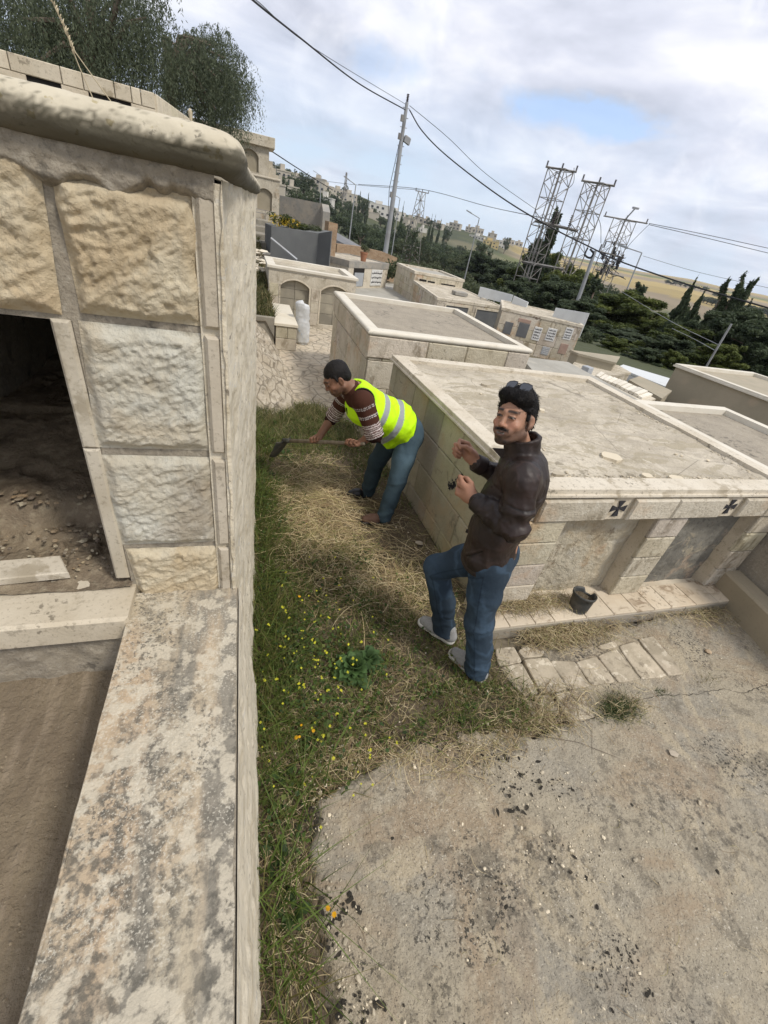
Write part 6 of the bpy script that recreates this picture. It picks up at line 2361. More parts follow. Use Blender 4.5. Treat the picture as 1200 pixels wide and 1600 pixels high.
for (x, y, w, h, k, lab) in ((1.05, 15.2, .8, .42, 'shrub_b', 'yellow-green flowering shrub at the left end of the dark planter'),
                             (1.55, 15.3, .8, .36, 'shrub_b', 'yellow-green shrub in the middle of the dark planter'),
                             (2.05, 15.2, .75, .30, 'shrub', 'darker shrub at the right end of the dark planter')):
    plant(k, 'shrub', x, y, 1.62, h, w, lab, None, 'bush')
plant('shrub', 'potted_plant', POTP[0], POTP[1], POTP[2], .35, .4, 'leafy plant growing in the terracotta pot near the pole', None, 'plant')
plant('shrub', 'shrub', 2.75, 11.6, 0, .45, .5, 'small dark shrub beside the right end of the arched tomb', None, 'bush')
plant('shrub', 'shrub', 6.4, 21.5, -.1, 1.3, 1.6, 'tall grassy bush at the foot of the brown brick wall, right of the pole', None, 'bush')

V, F, C_ = leaf_cloud([(1.0, 14.9, 1.82, .3, .3, .15), (1.35, 15.0, 1.8, .3, .3, .12)], 420, .035, [(.55, .36, .03), (.62, .45, .05)], 0, 9, 1.0, .7)
tag(np_mesh('blossoms', V, F, M['leaf'], cols=C_), kind='stuff')

for k, l in PR.items():
    for o in l:
        if o.name not in [x for x in [o.name] if o.get('label')]:
            if not o.get('label'):
                for ch in list(o.children):
                    bpy.data.objects.remove(ch)
                bpy.data.objects.remove(o)


# ================================================================ GRASS, STRAW, FLOWERS
def blades(P, H, W, lean, cols, seed, curl=.5, seg=3):
    """P (n,3) roots, H heights, W widths, lean (n,2) horizontal reach of the tip"""
    rs = np.random.RandomState(seed)
    n = len(P)
    ang = rs.rand(n) * 6.28
    side = np.stack([np.cos(ang), np.sin(ang), np.zeros(n)], 1)
    ts = np.linspace(0, 1, seg + 1)
    rows = []
    for t in ts:
        c = P.copy()
        c[:, :2] += lean * (t ** (1.2 + curl))
        c[:, 2] += H * (t - .35 * curl * t * t)
        w = (W * (1 - t ** 1.6) * .5 + .0002)[:, None]
        rows += [c - side * w, c + side * w]
    V = np.stack(rows, 1)
    k = 2 * (seg + 1)
    V = V.reshape(-1, 3)
    base = (np.arange(n) * k)[:, None]
    F = np.concatenate([base + np.array([[2 * s, 2 * s + 1, 2 * s + 3, 2 * s + 2]]) for s in range(seg)], 0)
    C_ = np.tile(cols, (seg, 1))
    return V, F, C_


def sample(n, dens, x0, x1, y0, y1, seed):
    rs = np.random.RandomState(seed)
    X = x0 + (x1 - x0) * rs.rand(n)
    Y = y0 + (y1 - y0) * rs.rand(n)
    k = rs.rand(n) < dens(X, Y)
    return X[k], Y[k]


def gss(X, Y, cx, cy, sx, sy):
    return np.exp(-((X - cx) / sx) ** 2 - ((Y - cy) / sy) ** 2)


def in_weed(X, Y, m=.02):
    return sstep(-m, m * 2, inpoly_sd(X, Y, WEED) - .0)


def green_d(X, Y):
    n = fbm(X * 6, Y * 6, 3, 61)
    d = .30 - .16 * sstep(1.1, .6, Y) + .95 * gss(X, Y, .12, 2.9, .25, 1.1) + .75 * gss(X, Y, .22, 1.55, .35, .5) + .22 * gss(X, Y, .12, .6, .14, .9) + .55 * gss(X, Y, .5, 4.9, .8, .6) + .3 * gss(X, Y, .9, 2.1, .3, .5) + .35 * gss(X, Y, 1.2, 1.15, .3, .15)
    d = d * sstep(.30, .60, n + .1)
    bare = .8 * gss(X, Y, 1.25, 2.7, .35, .7) + .7 * gss(X, Y, .75, 3.3, .35, .6)
    return np.clip(d - bare * .5, 0, 1) * in_weed(X, Y)


def gz(X, Y):
    return weed_h(X, Y) - .004


rs = np.random.RandomState(3)
X, Y = sample(74000, green_d, 0.02, 1.75, -.9, 5.8, 1)
n = len(X)
g = vnoise(X * 5, Y * 5, 9)
cols = np.array([[.098, .132, .030]]) * (.55 + .95 * rs.rand(n))[:, None]
mixd = (rs.rand(n) < .25)[:, None]
cols = np.where(mixd, np.array([[.17, .155, .05]]) * (.7 + .6 * rs.rand(n))[:, None], cols)
wallside = sstep(.35, .05, X)
H = (.035 + .075 * rs.rand(n)) * (.7 + .8 * g) * (1 + .7 * wallside)
parts = [blades(np.stack([X, Y, gz(X, Y)], 1), H, .0035 + .003 * rs.rand(n), rs.normal(size=(n, 2)) * (H * .7)[:, None], cols, 2)]
X, Y = sample(2600, lambda X, Y: in_weed(X, Y) * sstep(.5, .05, X) * (.35 + .65 * sstep(1.3, .4, Y)), .02, .5, -.9, 4.5, 4)
n = len(X)
H = .10 + .16 * rs.rand(n)
parts.append(blades(np.stack([X, Y, gz(X, Y)], 1), H, .004 + .006 * rs.rand(n), rs.normal(size=(n, 2)) * (H * .75)[:, None] + np.array([.05, 0]), np.array([[.10, .145, .032]]) * (.6 + .9 * rs.rand(n))[:, None], 5, .8, 4))
X, Y = sample(11000, lambda X, Y: in_weed(X, Y, .05) * sstep(4.1, 4.8, Y) * (.3 + .7 * sstep(.4, .6, fbm(X * 4, Y * 4, 3, 81))), .02, 1.5, 4, 5.9, 14)
n = len(X)
H = .06 + .12 * rs.rand(n)
parts.append(blades(np.stack([X, Y, gz(X, Y)], 1), H, .005 + .003 * rs.rand(n), rs.normal(size=(n, 2)) * (H * .5)[:, None], np.where((rs.rand(n) < .45)[:, None], np.array([[.28, .245, .12]]), np.array([[.11, .13, .042]])) * (.6 + .8 * rs.rand(n))[:, None], 15, .6))
for (cx, cy, sx, sy, nn, h0, gr) in ((2.20, .93, .07, .032, 900, .055, .92), (2.62, .98, .03, .015, 60, .03, .8), (3.1, 1.00, .05, .02, 60, .03, .5), (1.35, 1.1, .12, .08, 300, .06, .9), (3.75, 1.55, .10, .06, 160, .05, .2)):
    X, Y = cx + rs.normal(size=nn) * sx, cy + rs.normal(size=nn) * sy
    H = h0 * (.5 + rs.rand(nn))
    c = np.where((rs.rand(nn) < gr)[:, None], np.array([[.07, .095, .035]]), np.array([[.34, .28, .15]])) * (.6 + .8 * rs.rand(nn))[:, None]
    parts.append(blades(np.stack([X, Y, np.full(nn, .0)], 1), H, .003 + .002 * rs.rand(nn), rs.normal(size=(nn, 2)) * (H * .8)[:, None], c, 6))
V, F, C_, b_ = [], [], [], 0
for v, f, c in parts:
    V.append(v); F.append(f + b_); C_.append(c); b_ += len(v)
tag(np_mesh('grass', np.concatenate(V), np.concatenate(F), M['leaf'], cols=np.concatenate(C_)), kind='stuff')
X, Y = sample(15000, lambda X, Y: sstep(.3, .55, fbm(X * 2, Y * 2, 3, 6)), -.5, .55, 8.4, 17, 24)
n = len(X)
Z = 0.47 + (Y - 8.3) * 0.075 - .02
H = .08 + .16 * rs.rand(n)
v, f, c = blades(np.stack([X, Y, Z], 1), H, .012 + .01 * rs.rand(n), rs.normal(size=(n, 2)) * (H * .5)[:, None],
                 np.where((rs.rand(n) < .35)[:, None], np.array([[.24, .20, .10]]), np.array([[.075, .085, .03]])) * (.6 + .8 * rs.rand(n))[:, None], 25)
tag(np_mesh('bank_grass', v, f, M['leaf'], cols=c), kind='stuff')


def straws(X, Y, Z, L, seed, r=.0016, cols=None, bend=.35, rise=.3, seg=4, dirs=None):
    """thin dry stems lying about: flat ribbons with a roof-shaped section"""
    rs = np.random.RandomState(seed)
    n = len(X)
    a = rs.rand(n) * 6.28 if dirs is None else dirs
    d = np.stack([np.cos(a), np.sin(a)], 1)
    s = np.stack([-np.sin(a), np.cos(a)], 1)
    bd = rs.normal(size=n) * bend
    h1 = np.abs(rs.normal(size=n)) * rise * L * .5
    rows = []
    for t in np.linspace(0, 1, seg + 1):
        c = np.stack([X, Y], 1) + d * (L * (t - .5))[:, None] + s * (bd * L * (t - .5) ** 2 * 2)[:, None]
        z = Z + h1 * np.sin(t * math.pi) + (rs.rand(n) - .3) * .004
        w = r * (1 - .5 * t)
        w = w[:, None] if hasattr(w, 'shape') and w.shape else w
        p = np.concatenate([c, z[:, None]], 1)
        up = np.array([0, 0, 1.0])
        ss = np.concatenate([s, np.zeros((n, 1))], 1)
        rows += [p - ss * w, p + up * (w if np.isscalar(w) else w) * 1.2, p + ss * w]
    V = np.stack(rows, 1).reshape(-1, 3)
    k = 3 * (seg + 1)
    base = (np.arange(n) * k)[:, None]
    fs = []
    for q in range(seg):
        fs.append(base + np.array([[3 * q, 3 * q + 1, 3 * q + 4, 3 * q + 3]]))
        fs.append(base + np.array([[3 * q + 1, 3 * q + 2, 3 * q + 5, 3 * q + 4]]))
    F = np.concatenate(fs, 0)
    C_ = np.tile(cols, (2 * seg, 1))
    return V, F, C_


def scol(n, rs, k=1.0):
    base = np.array([[.40, .32, .18], [.29, .22, .12], [.50, .42, .26], [.19, .135, .075], [.24, .215, .09]])
    return base[rs.randint(0, 5, n)] * (.7 + .55 * rs.rand(n))[:, None] * k


def dry_d(X, Y):
    n = fbm(X * 5, Y * 5, 3, 91)
    d = .40 + .55 * gss(X, Y, .15, .4, .2, .8) + .9 * gss(X, Y, .60, 3.5, .30, .45) + .9 * gss(X, Y, .55, 2.7, .35, .45) + .8 * gss(X, Y, 1.15, 2.05, .35, .30) + .5 * gss(X, Y, .9, 1.3, .5, .25) + .4 * gss(X, Y, .3, 1.1, .3, .3)
    d -= .55 * gss(X, Y, .1, 3.0, .15, .9)
    d -= .25 * gss(X, Y, 1.3, 3.0, .3, .8)
    return np.clip(d * sstep(.22, .5, n + .05), 0, 1) * in_weed(X, Y)


parts = []
X, Y = sample(40000, dry_d, .02, 1.75, -.9, 5.7, 41)
n = len(X)
pile = .9 * gss(X, Y, .60, 3.5, .26, .35) + .8 * gss(X, Y, .55, 2.7, .3, .3) + .5 * gss(X, Y, 1.15, 2.05, .3, .2)
Z = gz(X, Y) + .006 + rs.rand(n) ** 1.5 * (.015 + .045 * pile)
parts.append(straws(X, Y, Z, .04 + .10 * rs.rand(n) ** 2 + .08 * pile * rs.rand(n), 42, .0014, scol(n, rs)))
n = 2400
ci = rs.randint(0, 4, n)
cx = np.array([.60, .50, 1.0, .75])[ci] + rs.normal(size=n) * np.array([.18, .2, .3, .3])[ci]
cy = np.array([3.5, 2.75, 2.15, 3.0])[ci] + rs.normal(size=n) * np.array([.25, .22, .16, .35])[ci]
k = in_weed(cx, cy) > .5
cx, cy = cx[k], cy[k]
n = len(cx)
parts.append(straws(cx, cy, gz(cx, cy) + .012 + .035 * rs.rand(n), .12 + .22 * rs.rand(n), 43, .0019, scol(n, rs, 1.3), .8, .20, 6))
n = 700
t = rs.rand(n)
fx, fy = .25 + 1.6 * t, .9 + .06 * np.sin(t * 9) + rs.normal(size=n) * .05
parts.append(straws(fx, fy, np.full(n, .018) + rs.rand(n) * .012, .05 + .16 * rs.rand(n) ** 2, 44, .0013, scol(n, rs, 1.05), .4, .15))
n = 260
fx, fy = .3 + 3.2 * rs.rand(n) ** 1.3, -.5 + 1.6 * rs.rand(n)
parts.append(straws(fx, fy, np.full(n, .020), .02 + .09 * rs.rand(n) ** 2, 45, .0010, scol(n, rs), .4, .08))
for (cx, cy, sx, sy, nn, z) in ((2.15, 1.50, .16, .055, 1500, .02), (2.0, 1.74, .20, .05, 900, .11), (2.5, 1.50, .2, .05, 250, .02), (2.25, .93, .12, .05, 110, .012), (1.7, 1.02, .2, .08, 500, .02), (3.7, 1.5, .15, .08, 260, .02), (3.25, 1.55, .2, .03, 120, .02)):
    X, Y = cx + rs.normal(size=nn) * sx, cy + rs.normal(size=nn) * sy
    parts.append(straws(X, Y, z + rs.rand(nn) * .04, .04 + .12 * rs.rand(nn) ** 2, int(cx * 100), .0017, scol(nn, rs, .95), .5, .25))
V, F, C_, b_ = [], [], [], 0
for v, f, c in parts:
    V.append(v); F.append(f + b_); C_.append(c); b_ += len(v)
tag(np_mesh('dry_straw', np.concatenate(V), np.concatenate(F), M['straw'], cols=np.concatenate(C_)), kind='stuff')


def weed_plant(x, y, r, n, z, seed, lab, col=(.055, .095, .03), up=.6):
    rg = random.Random(seed)
    T = empty('leafy_weed', (x, y, z), lab, 'plant')
    b = MB()
    b2 = MB()
    for i in range(n):
        a = i * 2.4 + rg.uniform(-.3, .3)
        L = r * rg.uniform(.5, 1.0)
        el = rg.uniform(.15, min(1.45, up + .3))
        base = Vector((x, y, z))
        d = Vector((math.cos(a) * math.cos(el), math.sin(a) * math.cos(el), math.sin(el)))
        s = Vector((-math.sin(a), math.cos(a), 0))
        st = base + d * L * .35
        b2.tube([base, st], .0022, 4)
        pts = []
        ll = L * .65
        W = ll * rg.uniform(.22, .34)
        rows = 7
        vs = []
        for q in range(rows):
            t = q / (rows - 1)
            c = st + d * ll * t + Vector((0, 0, -ll * .45 * t * t))
            w = W * math.sin(math.pi * min(.98, .12 + t * .86)) * (1 + .22 * math.sin(q * 4.1 + i))
            vs += [c - s * w + Vector((0, 0, .12 * w)), c + Vector((0, 0, -.1 * w)), c + s * w + Vector((0, 0, .12 * w))]
        k = rg.uniform(.65, 1.35)
        b.add(vs, [(3 * q + e, 3 * q + e + 1, 3 * q + e + 4, 3 * q + e + 3) for q in range(rows - 1) for e in (0, 1)], 0, (col[0] * k, col[1] * k, col[2] * k))
    b.build('leaves', M['leaf'], T, smooth=True)
    b2.build('stems', M['leaf_plain'], T)


M['leaf_plain'] = mk('green_stem', (.08, .12, .035), (), (), .7)
p = at_z(552, 1050, 0)
weed_plant(p[0], p[1], .16, 120, .015, 1, 'dark green broad-leaved weed among the yellow flowers', (.075, .135, .045), 1.25)
p = at_z(575, 1035, 0)
weed_plant(p[0], p[1], .12, 60, .02, 2, 'smaller broad-leaved weed touching the right of the dark green one', (.07, .125, .045), 1.1)
for k, (u_, v_, r_, lab) in enumerate(((735, 1105, .075, 'small leafy weed behind the heel of the man in the brown jacket'), (720, 1130, .05, 'tiny leafy weed at the edge of the concrete below the shoes'),
                                       (425, 1125, .07, 'small round-leaved weed at the foot of the low wall'), (440, 1210, .09, 'leafy weed at the wall foot, below the orange flowers'),
                                       (470, 800, .10, 'leafy green weed in the grass by the wall, below the shovel blade'), (445, 715, .13, 'leafy weed right under the shovel blade'),
                                       (430, 1340, .10, 'leafy weed low in the narrow grass strip beside the low wall'), (455, 1430, .10, 'lowest leafy weed in the narrow grass strip'),
                                       (760, 1085, .05, 'tiny green weed beside the first paving stones'))):
    p = at_z(u_, v_, 0)
    weed_plant(p[0], p[1], r_, 14, .012, 10 + k, lab, (.06, .10, .03), .7)
p = at_z(150, 1015, .60)
weed_plant(p[0], p[1], .09, 12, .60, 33, 'small green weed at the foot of the near tomb sill', (.05, .085, .03), .8)

b = MB()
b2 = MB()
rg = random.Random(21)
spots = []
for k in range(120):
    u_, v_ = rg.gauss(490, 45), rg.gauss(1020, 75)
    if rg.random() < .2: u_, v_ = rg.uniform(405, 620), rg.uniform(880, 1260)
    spots.append((u_, v_, 0))
spots += [(470, 1142, 1), (463, 1153, 1), (467, 1160, 1), (490, 1140, 1), (468, 930, 1), (566, 1219, 0), (500, 1300, 0), (410, 1165, 0), (520, 1435, 1), (512, 1420, 1), (438, 1010, 0)]
for (u_, v_, o_) in spots:
    p = at_z(u_, v_, .10)
    if p[0] < .03 or p[0] > 1.5: continue
    h = rg.uniform(.06, .16)
    top = Vector((p[0], p[1], h))
    root = Vector((p[0] + rg.uniform(-.03, .03), p[1] + rg.uniform(-.03, .03), 0))
    b2.tube([root, root.lerp(top, .5) + Vector((rg.uniform(-.008, .008), 0, .01)), top], .0011, 4)
    for q in range(rg.choice((1, 1, 2, 3)) if not o_ else 1):
        c = top + Vector((rg.uniform(-.008, .008), rg.uniform(-.008, .008), rg.uniform(-.006, .004))) * (q > 0)
        r = rg.uniform(.0045, .0075) * (1.5 if o_ else 1)
        k_ = rg.uniform(.8, 1.15)
        cc = (.80 * k_, .42 * k_, .01) if o_ else (.68 * k_, .66 * k_, .05)
        tl = Vector((rg.uniform(-.4, .4), rg.uniform(-.6, .1), 1)).normalized()
        ax = tl.cross(Vector((1, 0, 0))).normalized()
        ay = tl.cross(ax)
        m_ = 4 if not o_ else 8
        for i in range(m_):
            w = i * 6.283 / m_
            dd = ax * math.cos(w) + ay * math.sin(w)
            ss = ax * -math.sin(w) + ay * math.cos(w)
            hw = r * (.42 if m_ == 4 else .28)
            b.add([c, c + dd * r * .6 - ss * hw + tl * .001, c + dd * r * 1.1 + tl * .0015, c + dd * r * .6 + ss * hw + tl * .001], [(0, 1, 2, 3)], 0, cc)
tag(b.build('wildflowers', M['leaf']), kind='stuff')
tag(b2.build('flower_stems', M['leaf_plain']), kind='stuff')

def cover_leaves(n, seed, dens, h0, size, cols):
    rs = np.random.RandomState(seed)
    X, Y = sample(n, dens, .02, 1.7, -.9, 5.7, seed)
    m_ = len(X)
    Z = weed_h(X, Y) + h0 * rs.rand(m_) ** 1.3
    a = rs.rand(m_) * 6.28
    el = rs.normal(size=m_) * .45 + .15
    d = np.stack([np.cos(a) * np.cos(el), np.sin(a) * np.cos(el), np.sin(el)], 1)
    s_ = np.stack([-np.sin(a), np.cos(a), rs.normal(size=m_) * .25], 1)
    L_ = (size * (.5 + rs.rand(m_)))[:, None]
    W_ = L_ * (.28 + .2 * rs.rand(m_))[:, None]
    P = np.stack([X, Y, Z], 1)
    up = np.array([0, 0, 1.0])
    V = np.stack([P, P + d * L_ * .45 - s_ * W_ + up * W_ * .3, P + d * L_ * .5, P + d * L_ * .45 + s_ * W_ + up * W_ * .3, P + d * L_ - up * L_ * .2], 1).reshape(-1, 3)
    b_ = (np.arange(m_) * 5)[:, None]
    F = np.concatenate([b_ + np.array([[0, 1, 4, 2]]), b_ + np.array([[0, 2, 4, 3]])], 0)
    c = np.array(cols)[rs.randint(0, len(cols), m_)] * (.6 + .8 * rs.rand(m_))[:, None]
    return np_mesh('ground_leaves', V, F, M['leaf'], cols=np.concatenate([c, c]))


def clump_d(X, Y):
    return np.clip((green_d(X, Y) - .10) * 1.4, 0, 1) * sstep(.42, .56, fbm(X * 7 + 3, Y * 7, 3, 131)) + 1.2 * gss(X, Y, .35, 1.6, .38, .42) * sstep(.35, .5, fbm(X * 9, Y * 9, 2, 13)) * in_weed(X, Y)


tag(cover_leaves(46000, 71, clump_d, .07, .022, [(.06, .105, .025), (.085, .13, .03), (.05, .085, .03), (.12, .14, .04)]), kind='stuff')

# ---------------------------------------------------------------- pebbles and clods
M['pebble'] = mk('pale_pebble', (.52, .47, .38), (), [('noise', 60, 4, .4, .003)], .9, tint=True)
M['clod'] = mk('black_moss_crust', (.026, .023, .018), [('noise', 30, 4, .5, .7, (.09, .075, .055), .7)], [('noise', 60, 4, .7, .006)], 1.0)
b = MB()
rg = random.Random(55)
for i in range(900):
    if i < 260:
        t = rg.random()
        x, y = .27 + 1.55 * t, .92 + .05 * math.sin(t * 9) + rg.gauss(0, .05)
    elif i < 420:
        x, y = .27 + abs(rg.gauss(0, .07)), rg.uniform(.0, .9)
    elif i < 650:
        x, y = rg.gauss(1.35, .22), rg.gauss(.40, .22)
    else:
        x, y = .28 + 3.2 * rg.random() ** 1.4, rg.uniform(-.45, 1.3)
    if y > 1.45: continue
    r = rg.uniform(.0014, .0045) if rg.random() < .93 else rg.uniform(.005, .010)
    k = rg.uniform(.6, 1.35)
    blob(b, (x, y, .019 + r * .3), (r * rg.uniform(1, 1.8), r, r * .7), rg, c=(k, k * .97, k * .9))
for i in range(260):
    x, y = rg.uniform(.1, 1.5), rg.uniform(.9, 4.8)
    r = rg.uniform(.003, .010)
    k = rg.uniform(.6, 1.2)
    blob(b, (x, y, float(weed_h(np.array(x), np.array(y))) + .008), (r * rg.uniform(1, 1.8), r, r * .7), rg, c=(k, k * .97, k * .9))
for i in range(90):
    x, y = rg.uniform(-.9, -.45), rg.uniform(.1, 1.15)
    r = rg.uniform(.0012, .004)
    blob(b, (x, y, .583), (r * 1.4, r, r * .7), rg, c=(.5, .45, .38))
for i in range(520):
    if i < 330:
        x, y = rg.uniform(1.80, 4.0), 1.935 + abs(rg.gauss(0, .035))
    elif i < 430:
        x, y = 4.0 - abs(rg.gauss(0, .04)), rg.uniform(1.95, 3.4)
    else:
        x, y = rg.uniform(1.9, 4.0), rg.uniform(1.95, 4.2)
    r = rg.uniform(.002, .007) if rg.random() < .9 else rg.uniform(.008, .014)
    k = rg.uniform(.55, 1.3)
    blob(b, (x, y, 1.088 + r * .3), (r * rg.uniform(1, 1.9), r, r * .5), rg, c=(k, k * .96, k * .88))
tag(b.build('gravel', M['pebble']), kind='stuff')
b = MB()
for i in range(560):
    q = rg.random()
    if q < .45:
        t = rg.random()
        c = rg.choice(((.95, .93), (1.12, .90), (1.26, .80), (1.32, .70), (1.55, .62)))
        x, y = c[0] + rg.gauss(0, .06), c[1] + rg.gauss(0, .04)
    elif q < .72:
        c = rg.choice(((.30, .45), (.33, .40), (.28, .33), (.30, .16), (.36, .15), (.27, .75)))
        x, y = c[0] + rg.gauss(0, .022), c[1] + rg.gauss(0, .022)
    elif q < .88:
        c = rg.choice(((1.42, .02), (1.3, -.02), (1.5, .3), (1.35, .38), (1.05, .32)))
        x, y = c[0] + rg.gauss(0, .05), c[1] + rg.gauss(0, .04)
    else:
        x, y = rg.uniform(.3, 2.6), rg.uniform(-.3, 1.0)
    r = rg.uniform(.0012, .0045) if rg.random() < .88 else rg.uniform(.005, .009)
    blob(b, (x, y, .015 + r * .02), (r * rg.uniform(1, 1.9), r, r * .38), rg, .4)
for (u_, v_, sx_, n_) in ((700, 1165, 30, 14), (770, 1185, 26, 12), (800, 1230, 22, 12), (815, 1260, 14, 8), (560, 1400, 14, 8), (545, 1425, 12, 7), (590, 1570, 22, 9), (520, 1440, 14, 6), (950, 1120, 14, 5), (645, 1150, 12, 5),
                            (840, 1190, 20, 8), (905, 1260, 14, 5), (1010, 1540, 18, 7), (940, 1350, 16, 5)):
    for k in range(int(n_ * .7)):
        p = at_z(u_ + rg.gauss(0, sx_), v_ + rg.gauss(0, sx_ * .6), .017)
        r = rg.uniform(.003, .010)
        blob(b, (p[0], p[1], .0155), (r * rg.uniform(1, 2.2), r, r * .22), rg, .5)
tag(b.build('moss_clods', M['clod']), kind='stuff')
b = MB()
for pts in ([(905, 1132), (940, 1118), (985, 1100), (1030, 1088), (1090, 1085), (1130, 1078), (1165, 1085), (1215, 1062)],):
    P = [Vector(at_z(u_, v_, .0)) for u_, v_ in pts]
    Q = []
    for a_, e_ in zip(P[:-1], P[1:]):
        m_ = max(3, int((e_ - a_).length / .02))
        Q += [a_.lerp(e_, t) + Vector((rg.gauss(0, .004), rg.gauss(0, .004), 0)) for t in np.linspace(0, 1, m_, endpoint=False)]
    for a_, e_ in zip(Q[:-1], Q[1:]):
        zz = [float(slab_h(np.array([q.x]), np.array([q.y]))[0]) + .0025 for q in (a_, e_)]
        w_ = rg.uniform(.0005, .0022)
        n_ = Vector((-(e_ - a_).y, (e_ - a_).x, 0)).normalized() * w_
        b.add([(a_.x - n_.x, a_.y - n_.y, zz[0]), (e_.x - n_.x, e_.y - n_.y, zz[1]), (e_.x + n_.x, e_.y + n_.y, zz[1]), (a_.x + n_.x, a_.y + n_.y, zz[0])], [(0, 1, 2, 3)])
tag(b.build('pavement_cracks', M['clod']), kind='stuff')
for (u_, v_, z, r, lab) in ((655, 848, .02, .030, 'flat grey stone chip lying in the weeds near the cross tomb'), (1052, 1176, .025, .022, 'bluish flat stone chip on the concrete below the grass tuft'),
                            (1163, 968, .04, .034, 'rounded pinkish stone beside the brown curb wall'), (1107, 1018, .025, .020, 'small brown clod on the concrete right of the paving stones'),
                            (1215, 1010, .02, .02, 'small pale pebble at the right edge')):
    p = at_z(u_, v_, z)
    b = MB()
    blob(b, (p[0], p[1], z), (r * 1.4, r, r * (.35 if 'flat' in lab else .7)), rg, .2, c=(.75, .72, .70) if 'grey' in lab or 'bluish' in lab else (.85, .72, .6))
    tag(b.build('stone', M['pebble']), lab, 'stone')
for (u_, v_, w_, h_, lab) in ((955, 715, .09, .055, 'large oval pale plaster flake on the cross tomb roof'), (1010, 745, .045, .03, 'small white stone chip near the front of the cross tomb roof'),
                              (1056, 749, .07, .03, 'long white stone chip near the front of the cross tomb roof'), (1102, 752, .03, .02, 'tiny white chip right of the long one on the cross tomb roof'),
                              (845, 642, .035, .03, 'small round white flake on the cross tomb roof behind the head'), (759, 602, .05, .03, 'grey tile fragment near the back of the cross tomb roof'),
                              (872, 742, .05, .02, 'thin stone sliver on the roof corner behind the shoulder')):
    p = at_z(u_, v_, 1.09)
    b = MB()
    m_ = 11
    pts = [(p[0] + w_ * math.cos(i * 6.283 / m_) * rg.uniform(.8, 1.15), p[1] + h_ * 1.3 * math.sin(i * 6.283 / m_) * rg.uniform(.75, 1.15)) for i in range(m_)]
    b.prism(pts, 1.075, 1.105, 0, (1.15, 1.12, 1.05) if 'white' in lab or 'pale' in lab else (.8, .78, .74))
    tag(b.build('stone_chip', M['pebble']), lab, 'stone chip')


# ================================================================ PAVING STONES, POT, SACK, STALKS
def q5(a, c):
    return (760 + a * .36667, 740 + c * .36667)


PAV = [
    ([(40, 745), (118, 738), (152, 800), (55, 818)], 'cracked corner paving stone nearest the shoes, against the plinth'),
    ([(138, 752), (185, 728), (245, 735), (240, 775), (160, 782)], 'broken small paving stone against the plinth, second from the left'),
    ([(60, 826), (152, 806), (222, 932), (155, 945)], 'first long paving stone of the row, beside the weeds'),
    ([(162, 790), (262, 782), (345, 914), (236, 934)], 'second long paving stone of the row'),
    ([(272, 796), (378, 800), (442, 902), (358, 915)], 'third long paving stone of the row, mossy'),
    ([(385, 800), (470, 778), (552, 882), (452, 898)], 'fourth long paving stone, half covered in straw'),
    ([(478, 775), (555, 745), (652, 872), (566, 886)], 'fifth long paving stone of the row'),
    ([(568, 735), (640, 712), (768, 860), (662, 872)], 'sixth long paving stone, cracked lengthwise'),
    ([(650, 705), (712, 692), (842, 848), (778, 858)], 'last long paving stone at the right end of the row'),
    ([(475, 735), (545, 712), (558, 735), (500, 748)], 'small broken paving piece in the straw before the pot'),
    ([(292, 936), (392, 922), (460, 1036), (352, 1052)], 'single smooth paving stone in front of the row'),
    ([(155, 955), (268, 942), (320, 1010), (200, 1030)], 'half buried stained paving stone left of the single smooth one'),
]
M['paver'] = mk('worn_paving_stone', (0.43, 0.38, 0.295), [
    ('noise', 9, 6, .44, .60, (.33, .29, .22), .8),
    ('noise', 28, 7, .52, .60, (.17, .145, .11), .85, None, (4, .42, .56)),
    ('noise', 14, 7, .56, .61, (.60, .55, .45), .8),
    ('noise', 5, 5, .55, .70, (.54, .47, .37), .6)], [('noise', 40, 6, .6, .01), ('noise', 9, 4, .4, .02)], .95, tint=True)
for k, (pl, lab) in enumerate(PAV):
    P = [at_z(*q5(a, c), .03)[:2] for a, c in pl]
    P = P[::-1] if (P[1][0] - P[0][0]) * (P[2][1] - P[0][1]) - (P[1][1] - P[0][1]) * (P[2][0] - P[0][0]) < 0 else P
    q = rg.uniform(.9, 1.12)
    b = MB()
    ins = []
    c0 = Vector((sum(p[0] for p in P) / len(P), sum(p[1] for p in P) / len(P)))
    ring = []
    for i in range(len(P)):
        a, e = Vector(P[i]), Vector(P[(i + 1) % len(P)])
        for t in np.linspace(0, 1, 6, endpoint=False):
            p_ = a.lerp(e, t)
            ring.append(p_ + (c0 - p_).normalized() * (-.006 + .004 * rg.random() + (.006 if t == 0 else 0)))
    inn = [p_ + (c0 - p_).normalized() * .006 for p_ in ring]
    n = len(ring)
    zt = .028 + rg.uniform(-.003, .003)
    vs = [(p_.x, p_.y, -.02) for p_ in ring] + [(p_.x, p_.y, zt - .004) for p_ in ring] + [(p_.x, p_.y, zt) for p_ in inn]
    fs = [(i, (i + 1) % n, n + (i + 1) % n, n + i) for i in range(n)] + [(n + i, n + (i + 1) % n, 2 * n + (i + 1) % n, 2 * n + i) for i in range(n)] + [tuple(range(2 * n, 3 * n))]
    b.add(vs, fs, 0, (q, q * .98, q * .95))
    tag(b.build('paving_stone', M['paver']), lab, 'paving stone', 'loose paving stones before the cross tomb')

